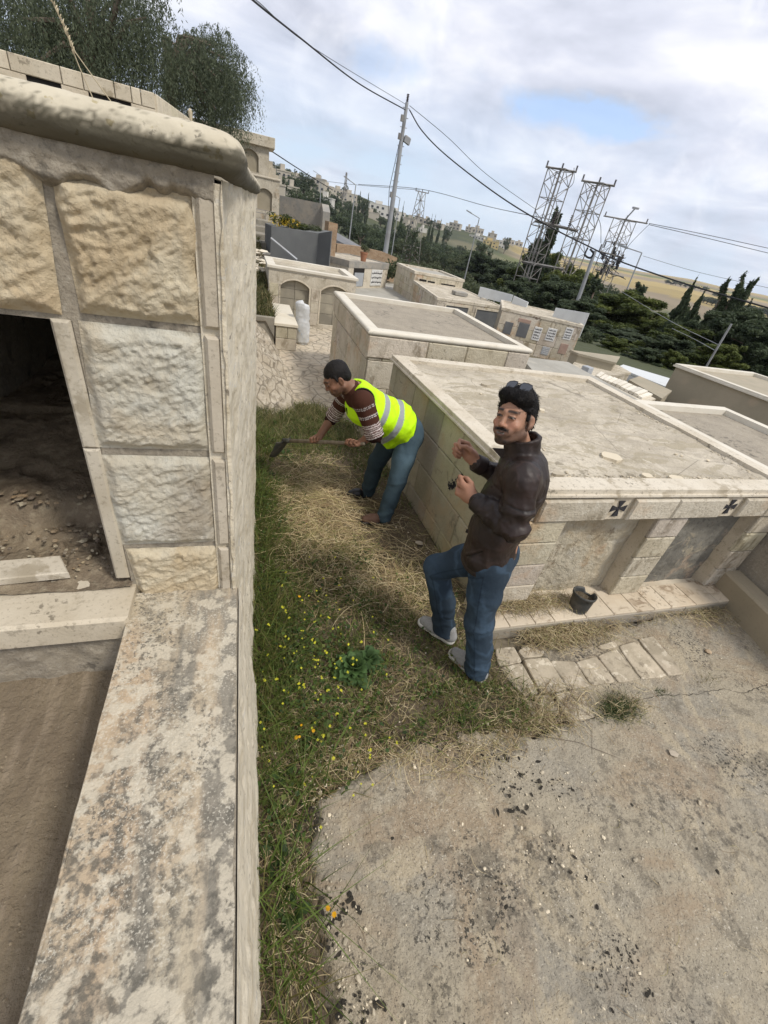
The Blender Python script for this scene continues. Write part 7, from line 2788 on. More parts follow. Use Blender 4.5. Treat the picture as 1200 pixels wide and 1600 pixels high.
T = empty('plant_pot', (2.40, 1.66, .10), 'black plastic plant pot with a torn rim standing on the tomb plinth', 'plant pot')
M['plastic'] = mk('dusty_black_plastic', (.050, .052, .050), [('noise', 12, 5, .45, .65, (.13, .12, .10), .8)], [('noise', 30, 4, .2, .003)], .55)
n = 28
prof = [(r_ * .88, z_ * .88) for r_, z_ in [(.072, 0), (.078, .02), (.088, .10), (.094, .145), (.101, .148), (.103, .172), (.097, .173), (.092, .150), (.083, .09)]]
b = MB()
vs = []
tiltx = Matrix.Rotation(R2(-7), 4, 'X') @ Matrix.Rotation(R2(4), 4, 'Y')
for (r, z) in prof:
    for i in range(n):
        w = 2 * math.pi * i / n
        rr_ = r * (1 + .035 * math.sin(w * 2 + 1) * (z > .09))
        zz = z - (.035 if (z > .12 and .2 < w < .75) else 0)
        p = tiltx @ Vector((rr_ * math.cos(w), rr_ * math.sin(w), zz))
        vs.append((2.40 + p.x, 1.66 + p.y, .102 + p.z))
b.add(vs, [(a * n + k, a * n + (k + 1) % n, (a + 1) * n + (k + 1) % n, (a + 1) * n + k) for a in range(len(prof) - 1) for k in range(n)] + [tuple(range(n))])
b.build('shell', M['plastic'], T, smooth=True)
b = MB()
v, f = grid(np.linspace(-.088, .088, 24), np.linspace(-.088, .088, 24), lambda X, Y: .108 + (fbm(X * 40 + 9, Y * 40, 3, 3) - .5) * .03)
k = np.hypot(v[:, 0], v[:, 1])
s_ = np.minimum(1, .077 / np.maximum(k, 1e-6))
v[:, 0] *= s_
v[:, 1] *= s_
v = np.array([tuple(tiltx @ Vector(p)) for p in v]) + np.array([2.40, 1.66, .10])
np_mesh('potting_soil', v, f, M['soil'], T, smooth=True)

M['sack'] = mk('woven_plastic_sack', (.56, .57, .57), [
    ('warp', 8, 5, .54, .60, (.22, .38, .56), .6, (1, 1, .6), (3, .5, .55)),
    ('noise', 5, 5, .5, .7, (.42, .42, .40), .6)], [('noise', 22, 5, .5, .02), ('noise', 60, 4, .3, .006)], .5)
n, mz = 40, 60
vs = []
sx, sy = 1.13, 8.95
for j in range(mz):
    t = j / (mz - 1)
    z = .80 * t
    r = .125 * (1 - .05 * math.cos(t * 9)) * (min(1, .72 + t * 5)) * (1 - .12 * sstep(.85, 1, np.array(t)))
    if t > .93: r *= max(.03, 1 - ((t - .93) / .07) ** 2)
    for i in range(n):
        w = 2 * math.pi * i / n
        q = mn.noise(Vector((math.cos(w) * 1.7, math.sin(w) * 1.7, t * 6))) * .10 + mn.noise(Vector((math.cos(w) * 4, math.sin(w) * 4, t * 14))) * .06
        rr_ = float(r) * (1 + q)
        vs.append((sx - .04 * t + rr_ * 1.10 * math.cos(w), sy + rr_ * .85 * math.sin(w), z - .05 * (math.cos(w) > .2) * max(0, t - .8) * 5))
b = MB()
b.add(vs, [(a * n + k, a * n + (k + 1) % n, (a + 1) * n + (k + 1) % n, (a + 1) * n + k) for a in range(mz - 1) for k in range(n)] + [tuple(range(n)), tuple(range((mz - 1) * n, mz * n))])
tag(b.build('plastic_sack', M['sack'], smooth=True), 'tall stuffed white and blue plastic sack standing against the stone bench block', 'sack')

def stalk(p0_, p1_, p2_, lab, head=True):
    T = empty('dry_stalk', p0_, lab, 'dry plant')
    b = MB()
    P = [Vector(p0_), Vector(p1_), Vector(p2_)]
    b.tube([P[0], P[0].lerp(P[1], .5), P[1], P[1].lerp(P[2], .5), P[2]], [.0014, .0013, .0011, .0009, .0007], 5)
    b.build('stem', M['straw_plain'], T)
    if head:
        b = MB()
        rg = random.Random(3)
        for i in range(22):
            q = P[1].lerp(P[2], .25 + .75 * i / 22)
            d = Vector((rg.uniform(-1, 1), rg.uniform(-1, 1), rg.uniform(.5, 1.6))).normalized() * rg.uniform(.006, .012)
            b.tube([q, q + d * .5, q + d], [.0006, .0018, .0004], 4)
        b.build('seed_head', M['straw_plain'], T)


M['straw_plain'] = mk('bleached_straw', (.50, .43, .30), (), (), .9)
stalk(at_y(178, 165, 1.55), at_y(118, 82, 1.52), at_y(74, -14, 1.50), 'tall bleached dry grass stalk standing on the near tomb roof')
stalk(at_y(148, 160, 1.56), at_y(122, 100, 1.55), at_y(101, 45, 1.54), 'shorter bleached dry stalk crossing the tall one on the near tomb roof')
b = MB()
a, e = at_y(298, 208, 1.60), at_y(297, 174, 1.60)
b.tube([a, (Vector(a) + Vector(e)) / 2 + Vector((.002, 0, 0)), e], [.004, .003, .006], 6)
blob(b, e, (.006, .005, .006), random.Random(1))
tag(b.build('dead_stem', M['straw_plain']), 'short brown broken plant stem on the near tomb coping', 'dry plant')
b = MB()
p = at_y(199, 196, 1.40)
blob(b, p, (.005, .005, .005), random.Random(2))
b = MB()
p0_, p1_, p2_ = Vector(at_z(862, 1140, .02)), Vector(at_z(887, 1098, .09)), Vector(at_z(905, 1045, .17))
b.tube([p0_, p1_, p2_], [.0024, .0018, .001], 5)
b.tube([p1_, Vector(at_z(925, 1120, .03)), Vector(at_z(925, 1180, .02))], [.0016, .0012, .0008], 5)
b.tube([Vector(at_z(845, 1150, .02)), Vector(at_z(905, 1160, .03)), Vector(at_z(975, 1188, .02))], [.002, .0015, .001], 5)
tag(b.build('dry_twig', M['bark']), 'thin dry twig leaning over the single smooth paving stone', 'twig')

# ================================================================ PEOPLE
import openvdb as vdb


def nrm(v):
    v = np.array(v, float)
    return v / np.linalg.norm(v)


class Field:
    """signed distance field on a grid; limbs are tapered capsules melted together, then meshed as one surface"""

    def __init__(s, lo, hi, vox):
        s.lo = np.array(lo, float)
        s.vox = vox
        s.n = np.ceil((np.array(hi, float) - s.lo) / vox).astype(int) + 1
        s.D = np.full(tuple(s.n), 1.0, np.float32)

    def _box(s, lo, hi):
        a = np.clip(np.floor((lo - s.lo) / s.vox).astype(int), 0, s.n - 1)
        b = np.clip(np.ceil((hi - s.lo) / s.vox).astype(int) + 1, 1, s.n)
        sl = tuple(slice(i, j) for i, j in zip(a, b))
        ax = [s.lo[i] + s.vox * np.arange(a[i], b[i]) for i in range(3)]
        P = np.stack(np.meshgrid(*ax, indexing='ij'), -1)
        return sl, P

    def _mix(s, sl, d, k, op):
        o = s.D[sl]
        if op == 'u':
            if k > 0:
                h = np.clip(.5 + .5 * (o - d) / k, 0, 1)
                r = o * (1 - h) + d * h - k * h * (1 - h)
            else:
                r = np.minimum(o, d)
        else:
            if k > 0:
                h = np.clip(.5 - .5 * (o + d) / k, 0, 1)
                r = o * (1 - h) + (-d) * h + k * h * (1 - h)
            else:
                r = np.maximum(o, -d)
        s.D[sl] = r

    def cap(s, a, b, r1, r2=None, k=.02, flat=None, op='u'):
        a, b = np.array(a, float), np.array(b, float)
        r2 = r1 if r2 is None else r2
        f = 1.0 if flat is None else max(1.0, flat[1])
        m = max(r1, r2) * f + max(k, 3 * s.vox) + .004
        sl, P = s._box(np.minimum(a, b) - m, np.maximum(a, b) + m)
        ab = b - a
        t = np.clip(((P - a) @ ab) / max(ab @ ab, 1e-12), 0, 1)
        q = P - (a + t[..., None] * ab)
        if flat is not None:
            ax = nrm(flat[0])
            c = q @ ax
            q = q + ax * (c / flat[1] - c)[..., None]
        d = np.linalg.norm(q, axis=-1) - (r1 + (r2 - r1) * t)
        s._mix(sl, d, k, op)
        return s

    def chain(s, pts, rad, k=.02, flat=None):
        for i in range(len(pts) - 1):
            s.cap(pts[i], pts[i + 1], rad[i], rad[i + 1], k, flat)
        return s

    def ell(s, c, r, axes=None, k=.02, op='u'):
        c, r = np.array(c, float), np.array(r, float)
        A = np.eye(3) if axes is None else np.array(axes, float)
        m = r.max() + max(k, 3 * s.vox) + .004
        sl, P = s._box(c - m, c + m)
        q = (P - c) @ A.T
        k0 = np.linalg.norm(q / r, axis=-1)
        k1 = np.linalg.norm(q / (r * r), axis=-1)
        d = k0 * (k0 - 1) / np.maximum(k1, 1e-6)
        s._mix(sl, d, k, op)
        return s

    def plane_cut(s, p, n, k=.006):
        """keep the side the normal points away from"""
        n = nrm(n)
        sl, P = s._box(s.lo, s.lo + s.n * s.vox)
        d = (P - np.array(p, float)) @ n
        o = s.D[sl]
        h = np.clip(.5 - .5 * (d - o) / k, 0, 1)
        s.D[sl] = d * (1 - h) + o * h + k * h * (1 - h)

    def cut_at(s, p, n, rad, k=.004):
        """plane cut limited to a neighbourhood"""
        p, n = np.array(p, float), nrm(n)
        sl, P = s._box(p - rad, p + rad)
        d = (P - p) @ n
        w = np.linalg.norm(P - p, axis=-1) < rad
        o = s.D[sl]
        s.D[sl] = np.where(w & (d > -.02), np.maximum(o, d), o)

    def mesh(s):
        g = vdb.FloatGrid(background=1.0)
        g.copyFromArray(s.D)
        p, q = g.convertToQuads(isovalue=0.0)
        v = np.asarray(p, float) * s.vox + s.lo
        q = np.asarray(q, int)
        a, b, c, d = (v[q[:, i]] for i in range(4))
        vol = np.einsum('ij,ij->i', a, np.cross(b, c)).sum() + np.einsum('ij,ij->i', a, np.cross(c, d)).sum()
        if vol < 0:
            q = q[:, ::-1]
        return v, q


def vnormals(v, q):
    n = np.zeros_like(v)
    fn = np.cross(v[q[:, 2]] - v[q[:, 0]], v[q[:, 3]] - v[q[:, 1]])
    for i in range(4):
        np.add.at(n, q[:, i], fn)
    return n / (np.linalg.norm(n, axis=1)[:, None] + 1e-12)


def relax(v, q, it=2, w=.5):
    for _ in range(it):
        s_ = np.zeros_like(v)
        c = np.zeros(len(v))
        for i in range(4):
            j = (i + 1) % 4
            np.add.at(s_, q[:, i], v[q[:, j]])
            np.add.at(c, q[:, i], 1)
            np.add.at(s_, q[:, j], v[q[:, i]])
            np.add.at(c, q[:, j], 1)
        v = v * (1 - w) + w * s_ / np.maximum(c, 1)[:, None]
    return v


def keep_big(v, q, n=60):
    return v, q


def n3(P, sc, seed=0, o=3):
    """cheap solid noise from three planar ones, about -1..1"""
    x, y, z = P[:, 0] * sc, P[:, 1] * sc, P[:, 2] * sc
    return (fbm(x + .37 * z, y - .21 * z, o, seed) + fbm(y + .3 * x, z, o, seed + 1) + fbm(z - .4 * y, x, o, seed + 2)) * 2 / 3 - 1


def part_mesh(name, field, mat, parent, fold=None, vcol=None, it=1, smooth=True):
    v, q = field.mesh()
    v = relax(v, q, it)
    if fold is not None:
        n = vnormals(v, q)
        v = v + n * fold(v, n)[:, None]
    c = vcol(v) if vcol is not None else None
    return np_mesh(name, v, q, mat, parent, vcol=c, smooth=smooth)


def hand(fd, wrist, D, N, S, curl=(70, 80, 60), spread=.0, sc=1.0, thumb=(1.0, .35, .55), curls=None):
    """wrist joint, D toward the knuckles, N out of the palm, S toward the thumb side"""
    D, N, S = nrm(D), nrm(N), nrm(S)
    wrist = np.array(wrist, float)
    L = .085 * sc
    fd.cap(wrist - D * .03, wrist + D * .03, .024 * sc, .026 * sc, .015, (S, 1.25))
    fd.cap(wrist + D * .03 + S * .012 * sc, wrist + D * (L - .008) + S * .020 * sc, .0165 * sc, .0135 * sc, .012, (S, 1.3))
    fd.cap(wrist + D * .03 - S * .012 * sc, wrist + D * (L - .012) - S * .022 * sc, .0165 * sc, .0125 * sc, .012, (S, 1.3))
    lens = [(.043, .026, .020), (.047, .030, .022), (.043, .028, .021), (.034, .021, .019)]
    offs = [.030, .010, -.011, -.031]
    for i in range(4):
        cu = curl if curls is None else curls[i]
        p = wrist + D * (L - (.0, -.003, .002, .011)[i] * sc) + S * offs[i] * sc
        d = nrm(D + S * spread * (1.5 - i))
        ang = 0
        r = (.0098, .0100, .0095, .0083)[i] * sc
        for j in range(3):
            ang += math.radians(cu[j] + (i - 1.5) * 3)
            dd = d * math.cos(ang) + N * math.sin(ang)
            e = p + dd * lens[i][j] * sc
            fd.cap(p, e, r * (1 - .07 * j), r * (.95 - .09 * j), .0035)
            p = e
    t0 = wrist + D * .022 * sc + S * .022 * sc + N * .008
    t1 = t0 + nrm(D * .75 + S * .75 * thumb[0] + N * .45) * .038 * sc
    t2 = t1 + nrm(D * .95 + S * thumb[1] * .4 + N * .5) * .030 * sc
    t3 = t2 + nrm(D * .70 - S * .25 + N * thumb[2] * 1.2) * .025 * sc
    fd.cap(t0, t1, .0155 * sc, .0125 * sc, .010)
    fd.cap(t1, t2, .0118 * sc, .0105 * sc, .004)
    fd.cap(t2, t3, .0105 * sc, .0082 * sc, .003)


def head_axes(face, up=(0, 0, 1)):
    Y = nrm(face)
    X = nrm(np.cross(Y, up))        # his right
    X = -X                          # his left
    Z = np.cross(Y, X) * -1
    Z = nrm(np.cross(-X, Y)) if np.dot(nrm(np.cross(-X, Y)), up) > 0 else nrm(np.cross(X, Y))
    return X, Y, Z


def head(fd, c, A, neck_to, fat=0.0, rn=.054):
    X, Y, Z = A
    c = np.array(c, float)
    G = lambda x, y, z: c + X * x + Y * y + Z * z
    AX = [X, Y, Z]
    f = fat
    fd.ell(G(0, -.018, .040), (.076 + f * .3, .096, .082), AX, 0)
    fd.ell(G(0, .030, -.020), (.062 + f, .064, .080), AX, .03)
    fd.ell(G(0, .034, -.070), (.044 + f, .044, .038), AX, .03)
    fd.cap(G(.058 + f, -.002, -.058), G(.018, .070, -.100), .016 + f * .6, .014, .025)
    fd.cap(G(-.058 - f, -.002, -.058), G(-.018, .070, -.100), .016 + f * .6, .014, .025)
    fd.ell(G(0, .076, -.098), (.024, .016, .018), AX, .02)
    for s in (-1, 1):
        fd.ell(G(s * (.042 + f * .6), .068, -.026), (.021, .021, .017), AX, .018)
        fd.ell(G(s * .029, .084, -.055), (.018, .014, .022), AX, .016)
    fd.cap(G(-.040, .080, .030), G(0, .093, .027), .010, .011, .012)
    fd.cap(G(.040, .080, .030), G(0, .093, .027), .010, .011, .012)
    for s in (-1, 1):
        fd.ell(G(s * .031, .104, .009), (.017, .014, .0105), AX, .010, 'd')
        fd.ell(G(s * .031, .0835, .008), (.0145, .0125, .0125), AX, .002)
        fd.cap(G(s * .018, .0935, .0155), G(s * .045, .087, .013), .0035, .003, .004)
        fd.cap(G(s * .019, .0925, .0005), G(s * .044, .087, .001), .003, .003, .004)
    fd.cap(G(0, .092, .018), G(0, .109, -.024), .0085, .0105, .012)
    fd.ell(G(0, .110, -.028), (.0110, .0115, .0090), AX, .006)
    for s in (-1, 1):
        fd.ell(G(s * .0120, .100, -.032), (.0080, .0100, .0075), AX, .005)
        fd.ell(G(s * .0065, .108, -.0385), (.0035, .005, .003), AX, .002, 'd')
    fd.ell(G(0, .088, -.066), (.030, .015, .022), AX, .012)
    fd.cap(G(-.028, .0870, -.0530), G(0, .1000, -.0585), .0050, .0058, .004)
    fd.cap(G(.028, .0870, -.0530), G(0, .1000, -.0585), .0050, .0058, .004)
    fd.cap(G(-.025, .0875, -.0610), G(0, .0975, -.0770), .0052, .0068, .004)
    fd.cap(G(.025, .0875, -.0610), G(0, .0975, -.0770), .0052, .0068, .004)
    fd.cap(G(-.020, .0960, -.0620), G(0, .0985, -.0670), .0034, .0040, .003, None, 'd')
    fd.cap(G(.020, .0960, -.0620), G(0, .0985, -.0670), .0034, .0040, .003, None, 'd')
    for s in (-1, 1):
        ea = [nrm(X + Y * .35 * s), nrm(Y - X * .35 * s), Z]
        fd.ell(G(s * (.079 + f * .3), -.010, -.006), (.0085, .019, .031), ea, .005)
        fd.ell(G(s * (.086 + f * .3), -.005, -.004), (.0055, .0105, .018), ea, .004, 'd')
        fd.ell(G(s * (.076 + f * .3), -.002, -.033), (.0075, .009, .010), ea, .004)
    nk = np.array(neck_to, float)
    fd.cap(G(0, -.028, -.055), nk, rn, rn * 1.12, .03)
    return G


def face_cols(c, A, skin, lip, beard=None, brow=(.012, .009, .008), iris=(.012, .008, .006), stub=.0, ears=None):
    X, Y, Z = A
    c = np.array(c, float)

    def fn(v):
        q = v - c
        x, y, z = q @ X, q @ Y, q @ Z
        n = len(v)
        col = np.tile(np.array(skin, float), (n, 1))
        nz = n3(v, 60, 5)
        col *= (1 + .10 * nz)[:, None]
        hd = (np.hypot(np.hypot(x, y), z) < .17)
        front = sstep(.03, .07, y) * hd

        def mixc(m, cc):
            m = np.clip(m, 0, 1)[:, None]
            col[:] = col * (1 - m) + np.array(cc) * m
        w = (np.exp(-((np.abs(x) - .042) / .020) ** 2 - ((z + .025) / .022) ** 2) + np.exp(-(x / .014) ** 2 - ((z + .03) / .015) ** 2)) * front
        mixc(.35 * w, np.array(skin) * np.array([1.25, .82, .75]))
        m = np.exp(-(x / .022) ** 4 - ((z + .066) / .0085) ** 4) * sstep(.088, .094, y) * hd
        mixc(.85 * m, lip)
        tz = z + .0660 - 9.0 * x * x
        mixc(.9 * np.exp(-(tz / .0038) ** 4) * (np.abs(x) < .019) * (y > .085) * hd * (beard is not None), (.62, .58, .52))
        if beard is not None:
            edge = .006 * nz
            jaw = sstep(-.034, -.052, z + edge - .45 * np.maximum(0, .05 - y)) * sstep(-.035, -.005, y) * hd * (z > -.15)
            ch = np.exp(-((np.abs(x) - .030) / .016) ** 2) * sstep(-.072, -.055, z) * sstep(.05, .07, y)      # bare cheek beside the mouth
            low = sstep(-.085, -.100, z)
            jaw = jaw * (1 - .50 * ch)
            side = np.exp(-((np.abs(x) - .074) / .016) ** 2) * np.exp(-((y - .012) / .016) ** 2) * sstep(.045, .02, z) * hd
            neckfade = 1 - .75 * sstep(-.108, -.130, z)
            mixc(np.maximum(jaw * (.72 + .25 * low), .9 * side) * neckfade * (.9 + .25 * nz), beard)
            mo = np.exp(-((z + .0465 + .12 * np.abs(x)) / .0085) ** 4) * (np.abs(x) < .036) * sstep(.075, .085, y) * hd
            mixc(.85 * mo, np.array(beard) * .7)
            ct = np.exp(-(x / .014) ** 4 - ((z + .088) / .012) ** 4) * sstep(.075, .085, y) * hd
            mixc(.7 * ct, beard)
        elif stub > 0:
            jaw = sstep(-.035, -.055, z) * sstep(-.03, .01, y) * hd * (1 - .6 * sstep(-.108, -.130, z))
            mixc(stub * jaw, (.03, .024, .02))
            mo = np.exp(-((z + .0465) / .008) ** 4) * (np.abs(x) < .028) * sstep(.08, .09, y) * hd
            mixc(.6 * mo, (.02, .015, .013))
        bz = .0335 - .10 * np.maximum(0, np.abs(x) - .030) + .06 * np.minimum(0, np.abs(x) - .02)
        m = np.exp(-((z - bz) / .0064) ** 4) * sstep(.008, .013, np.abs(x)) * sstep(.054, .046, np.abs(x)) * sstep(.055, .065, y) * hd
        mixc(.95 * m, brow)
        ex = (np.abs(x) - .031) / .0135
        ez = (z - .0078) / .0044
        e = ex ** 2 + ez ** 2
        ok = (y > .075) * hd
        mixc(sstep(2.4, 1.3, e) * ok * .9, (.035, .020, .015))
        mixc(sstep(1.0, .7, e) * ok, (.26, .22, .19))
        mixc(sstep(.42, .28, ((np.abs(x) - .030) / .0115) ** 2 + ez ** 2 * .5) * ok, iris)
        return np.clip(col, 0, 1)
    return fn


M['skin'] = mk('skin', (1, 1, 1), (), [('noise', 400, 3, .08, .0006)], .52, tint=True, sub=.06, spec=.35)
M['hair'] = mk('black_hair', (.008, .007, .007), [('noise', 90, 3, .45, .7, (.020, .017, .015), .6, (1, 1, .25))], [('noise', 120, 4, .8, .006), ('noise', 380, 2, .5, .001)], .62, spec=.2)
M['leather'] = mk('dark_brown_leather', (.016, .0105, .009), [
    ('noise', 5, 5, .45, .65, (.026, .014, .011), .8),
    ('noise', 26, 5, .58, .70, (.060, .045, .040), .35)], [('noise', 60, 5, .25, .004), ('noise', 300, 3, .25, .0008)], .50, spec=.36, tint=True)
M['denim'] = mk('blue_denim', (1, 1, 1), [('noise', 8, 5, .45, .68, (1.5, 1.45, 1.38), .5), ('noise', 160, 3, .4, .7, (.75, .78, .85), .5)], [('noise', 260, 3, .3, .0012), ('noise', 22, 4, .3, .005)], .93, tint=True, spec=.15)
M['sole'] = mk('white_rubber_sole', (.55, .54, .50), [('noise', 14, 5, .5, .7, (.38, .34, .28), .6)], (), .7)
M['knit'] = mk('grey_knit_shoe', (.24, .24, .235), [('noise', 120, 3, .4, .7, (.34, .34, .33), .6)], [('noise', 260, 2, .5, .0015)], .9)
M['boot'] = mk('brown_work_boot', (.085, .045, .030), [('noise', 14, 5, .5, .7, (.15, .10, .07), .6)], [('noise', 60, 4, .3, .003)], .75)
M['lens'] = mk('dark_sunglass_lens', (.03, .035, .045), (), (), .12, spec=.8)
M['frame_black'] = mk('black_plastic_frame', (.012, .012, .013), (), (), .3)
M['hivis'] = mk('fluorescent_yellow_fabric', (1, 1, 1), [('noise', 5, 4, .5, .75, (.86, .93, .8), .6)], [('noise', 14, 5, .3, .010), ('noise', 300, 2, .2, .0006)], .75, tint=True)
M['sweater'] = mk('brown_sweater', (1, 1, 1), [], [('noise', 220, 3, .4, .0015), ('noise', 20, 4, .3, .006)], .95, tint=True, spec=.1)
M['wood'] = mk('worn_wooden_handle', (.20, .165, .12), [('noise', 14, 5, .4, .65, (.11, .09, .065), .8, (3, 1, .4))], [('noise', 60, 4, .3, .002)], .75)
M['blade'] = mk('dirty_steel_blade', (.075, .078, .072), [('noise', 18, 5, .45, .62, (.15, .14, .115), .8)], (), .55, metal=.5)


def shoe(parent, heel, toe, name_mat, sole_mat, ankle, h=.035, w=.040, ground=None):
    """heel and toe points at sole level"""
    heel, toe = np.array(heel, float), np.array(toe, float)
    d = nrm(toe - heel)
    L = np.linalg.norm(toe - heel)
    s = nrm(np.cross(d, (0, 0, 1)))
    up = nrm(np.cross(s, d))
    f = Field(np.minimum(heel, toe) - .09, np.maximum(heel, toe) + .14, .004)
    f.cap(heel + d * .035 + up * .055, heel + d * .055 + up * .100, .040, .042, .02, (s, .85))
    f.cap(heel + d * .040 + up * .045, heel + d * L * .62 + up * .045, .042, .043, .02, (s, 1.0))
    f.cap(heel + d * L * .55 + up * .040, toe - d * .045 + up * .036, .044, .034, .03, (s, 1.12))
    f.plane_cut(heel + up * .022, -up)
    o = part_mesh('shoe', f, name_mat, parent, it=1)
    f = Field(np.minimum(heel, toe) - .09, np.maximum(heel, toe) + .09, .004)
    f.cap(heel + d * .038 + up * .016, heel + d * L * .45 + up * .016, .042, .038, .02, (s, 1.0))
    f.cap(heel + d * L * .45 + up * .016, toe - d * .040 + up * .016, .040, .040, .03, (s, 1.12))
    f.plane_cut(heel + up * .030, up)
    f.plane_cut(heel + up * .000, -up)
    part_mesh('sole', f, sole_mat, o, it=1)
    return o


def hair_strands(parent, hair, c, A, n, ln, seed, lift=.004, w=.0011):
    """short ribbons combed back over the hair volume"""
    rs = np.random.RandomState(seed)
    me = hair.data
    m_ = len(me.vertices)
    co = np.zeros(m_ * 3)
    me.vertices.foreach_get('co', co)
    co = co.reshape(-1, 3)
    no = np.zeros(m_ * 3)
    me.vertices.foreach_get('normal', no)
    no = no.reshape(-1, 3)
    X, Y, Z = A
    k = rs.randint(0, m_, n)
    qq = (co[k] - np.array(c))
    k = k[~((np.abs(qq @ X) > .055) & (qq @ Z < .035) & (qq @ Y > -.045))]
    n = len(k)
    P, N_ = co[k], no[k]
    q = P - np.array(c)
    back = -Y[None, :] * .9 + Z[None, :] * np.where(q @ Y > .04, .6, -.35)[:, None] + X[None, :] * (np.sign(q @ X) * .25)[:, None]
    d = back + rs.normal(size=(n, 3)) * .45
    d -= N_ * np.einsum('ij,ij->i', d, N_)[:, None]
    d /= np.linalg.norm(d, axis=1)[:, None] + 1e-9
    s_ = np.cross(d, N_)
    L_ = (ln * (.5 + rs.rand(n)))[:, None]
    rows = []
    for t in (0, .35, .7, 1.0):
        p = P + d * L_ * t + N_ * (lift * math.sin(t * 2.6) - .0015 - .004 * t * t)
        rows += [p - s_ * w * (1 - .7 * t), p + s_ * w * (1 - .7 * t)]
    V = np.stack(rows, 1).reshape(-1, 3)
    b_ = (np.arange(n) * 8)[:, None]
    F = np.concatenate([b_ + np.array([[2 * i, 2 * i + 1, 2 * i + 3, 2 * i + 2]]) for i in range(3)], 0)
    np_mesh('hair_strands', V, F, M['hair'], hair)


# ---------------------------------------------------------------- man in the brown jacket
def man_one():
    O1, F, L = np.array([1.30, 1.45, 0]), nrm([-.70, .714, 0]), nrm([-.714, -.70, 0])
    W = lambda f, l, z: O1 + F * f + L * l + np.array([0, 0, z])
    U = np.array([0, 0, 1.0])
    hc = W(.176, .012, 1.632)
    face = nrm(F * .27 + L * .93 + U * .14)
    A = head_axes(face, nrm(U + F * .17))
    shL, shR = W(.030, .162, 1.435), W(.110, -.160, 1.43)
    elL, elR = W(-.030, .218, 1.205), W(.06, -.235, 1.21)
    wrL, wrR = W(.185, .175, 1.245), W(.295, -.075, 1.315)
    hipL, hipR = W(.02, .085, .86), W(.02, -.085, .86)
    knL, knR = W(-.045, .085, .465), W(.325, -.075, .555)
    anL, anR = W(-.150, .055, .10), W(.135, -.08, .13)
    lo, hi = np.array([.75, .95, -.02]), np.array([1.75, 2.05, 1.82])
    f = Field(lo, hi, .0042)
    G = head(f, hc, A, W(.09, 0, 1.47))
    f.cap(W(.06, .06, 1.40), W(.09, -.06, 1.40), .078, .078, .04)
    f.chain([W(.04, 0, 1.36), W(.05, 0, 1.12), W(.03, 0, .90)], [.105, .095, .11], .05, (L, 1.25))
    for sh, el, wr in ((shL, elL, wrL), (shR, elR, wrR)):
        f.chain([sh, el, wr], [.048, .038, .027], .03)
    for h_, k_, a_ in ((hipL, knL, anL), (hipR, knR, anR)):
        f.chain([h_, k_, a_], [.075, .052, .036], .03)
        f.cap(a_, a_ + F * .10 - U * .055, .030, .022, .02)
    dL = nrm(F * .93 + U * .22 - L * .18)
    hand(f, wrL + dL * .018, dL, nrm(-L * .9 - U * .25), nrm(U * .93 - L * .1 - F * .2), (68, 88, 50), curls=[(60, 88, 50), (68, 88, 50), (74, 88, 50), (80, 85, 45)], sc=1.14, thumb=(.7, .2, .5))
    dR = nrm(F * .78 + U * .55 + L * .1)
    hand(f, wrR + dR * .018, dR, nrm(L * .85 - U * .15 + F * .25), nrm(U * .7 - F * .6), (62, 85, 55), curls=[(50, 80, 50), (64, 86, 50), (72, 88, 50), (76, 85, 45)], sc=1.12, thumb=(.5, .2, .7))
    skin = (.335, .185, .120)
    fc = face_cols(hc, A, skin, (.30, .115, .095), beard=(.020, .014, .011))

    def cols(v):
        c = fc(v)
        d = np.linalg.norm(v - hc, axis=1)
        hnd = d > .25
        c[hnd] *= np.array([.95, .88, .85])
        return c
    body = part_mesh('person', f, M['skin'], None, vcol=cols, it=1)
    tag(body, 'smiling bearded man in brown leather jacket, sunglasses on his hair, both fists raised', 'person')
    X, Y, Z = A
    f = Field(hc - .16, hc + .17, .0034)
    AX = [X, Y, Z]
    f.ell(G(0, -.022, .048), (.077, .095, .084), AX, 0)
    f.ell(G(0, -.058, -.005), (.069, .058, .068), AX, .02)
    f.cap(G(-.042, .048, .098), G(.045, .050, .095), .029, .027, .03)      # swept-up front
    f.cap(G(-.02, .062, .094), G(.03, .066, .089), .021, .021, .02)
    f.cap(G(0, .0, .115), G(0, -.06, .102), .028, .026, .03)
    for s in (-1, 1):
        f.cap(G(s * .072, .022, .050), G(s * .0735, .021, .006), .010, .005, .010)
        f.cap(G(s * .068, .026, .080), G(s * .062, .046, .092), .016, .014, .014)
    f.ell(G(0, .110, .008), (.066, .066, .074), AX, .008, 'd')
    f.ell(G(0, .085, -.075), (.10, .080, .075), AX, .008, 'd')
    for s in (-1, 1):
        f.ell(G(s * .090, -.012, -.012), (.020, .026, .036), AX, .004, 'd')
    f.plane_cut(G(0, -.05, -.075), -Z * .9 - Y * .35)

    def hf(v, n):
        return .0060 * n3(v, 34, 3) + .0036 * n3(v, 95, 9) + .0030 * (1 - 2.5 * np.abs(n3(v, 48, 12)))
    hr = part_mesh('hair', f, M['hair'], body, fold=hf, it=1)
    hair_strands(body, hr, hc, A, 5200, .026, 5)
    f = Field(hc - .05 + Y * .06 - Z * .06 - .06, hc + Y * .12 + .08, .0024)
    for s in (-1, 1):
        f.cap(G(0, .1015, -.0465), G(s * .020, .0970, -.0490), .0038, .0045, .003)
        f.cap(G(s * .020, .0970, -.0490), G(s * .0370, .082, -.0455), .0045, .0026, .003)
    part_mesh('moustache', f, M['hair'], body, fold=lambda v, n: .0012 * n3(v, 200, 3), it=0)
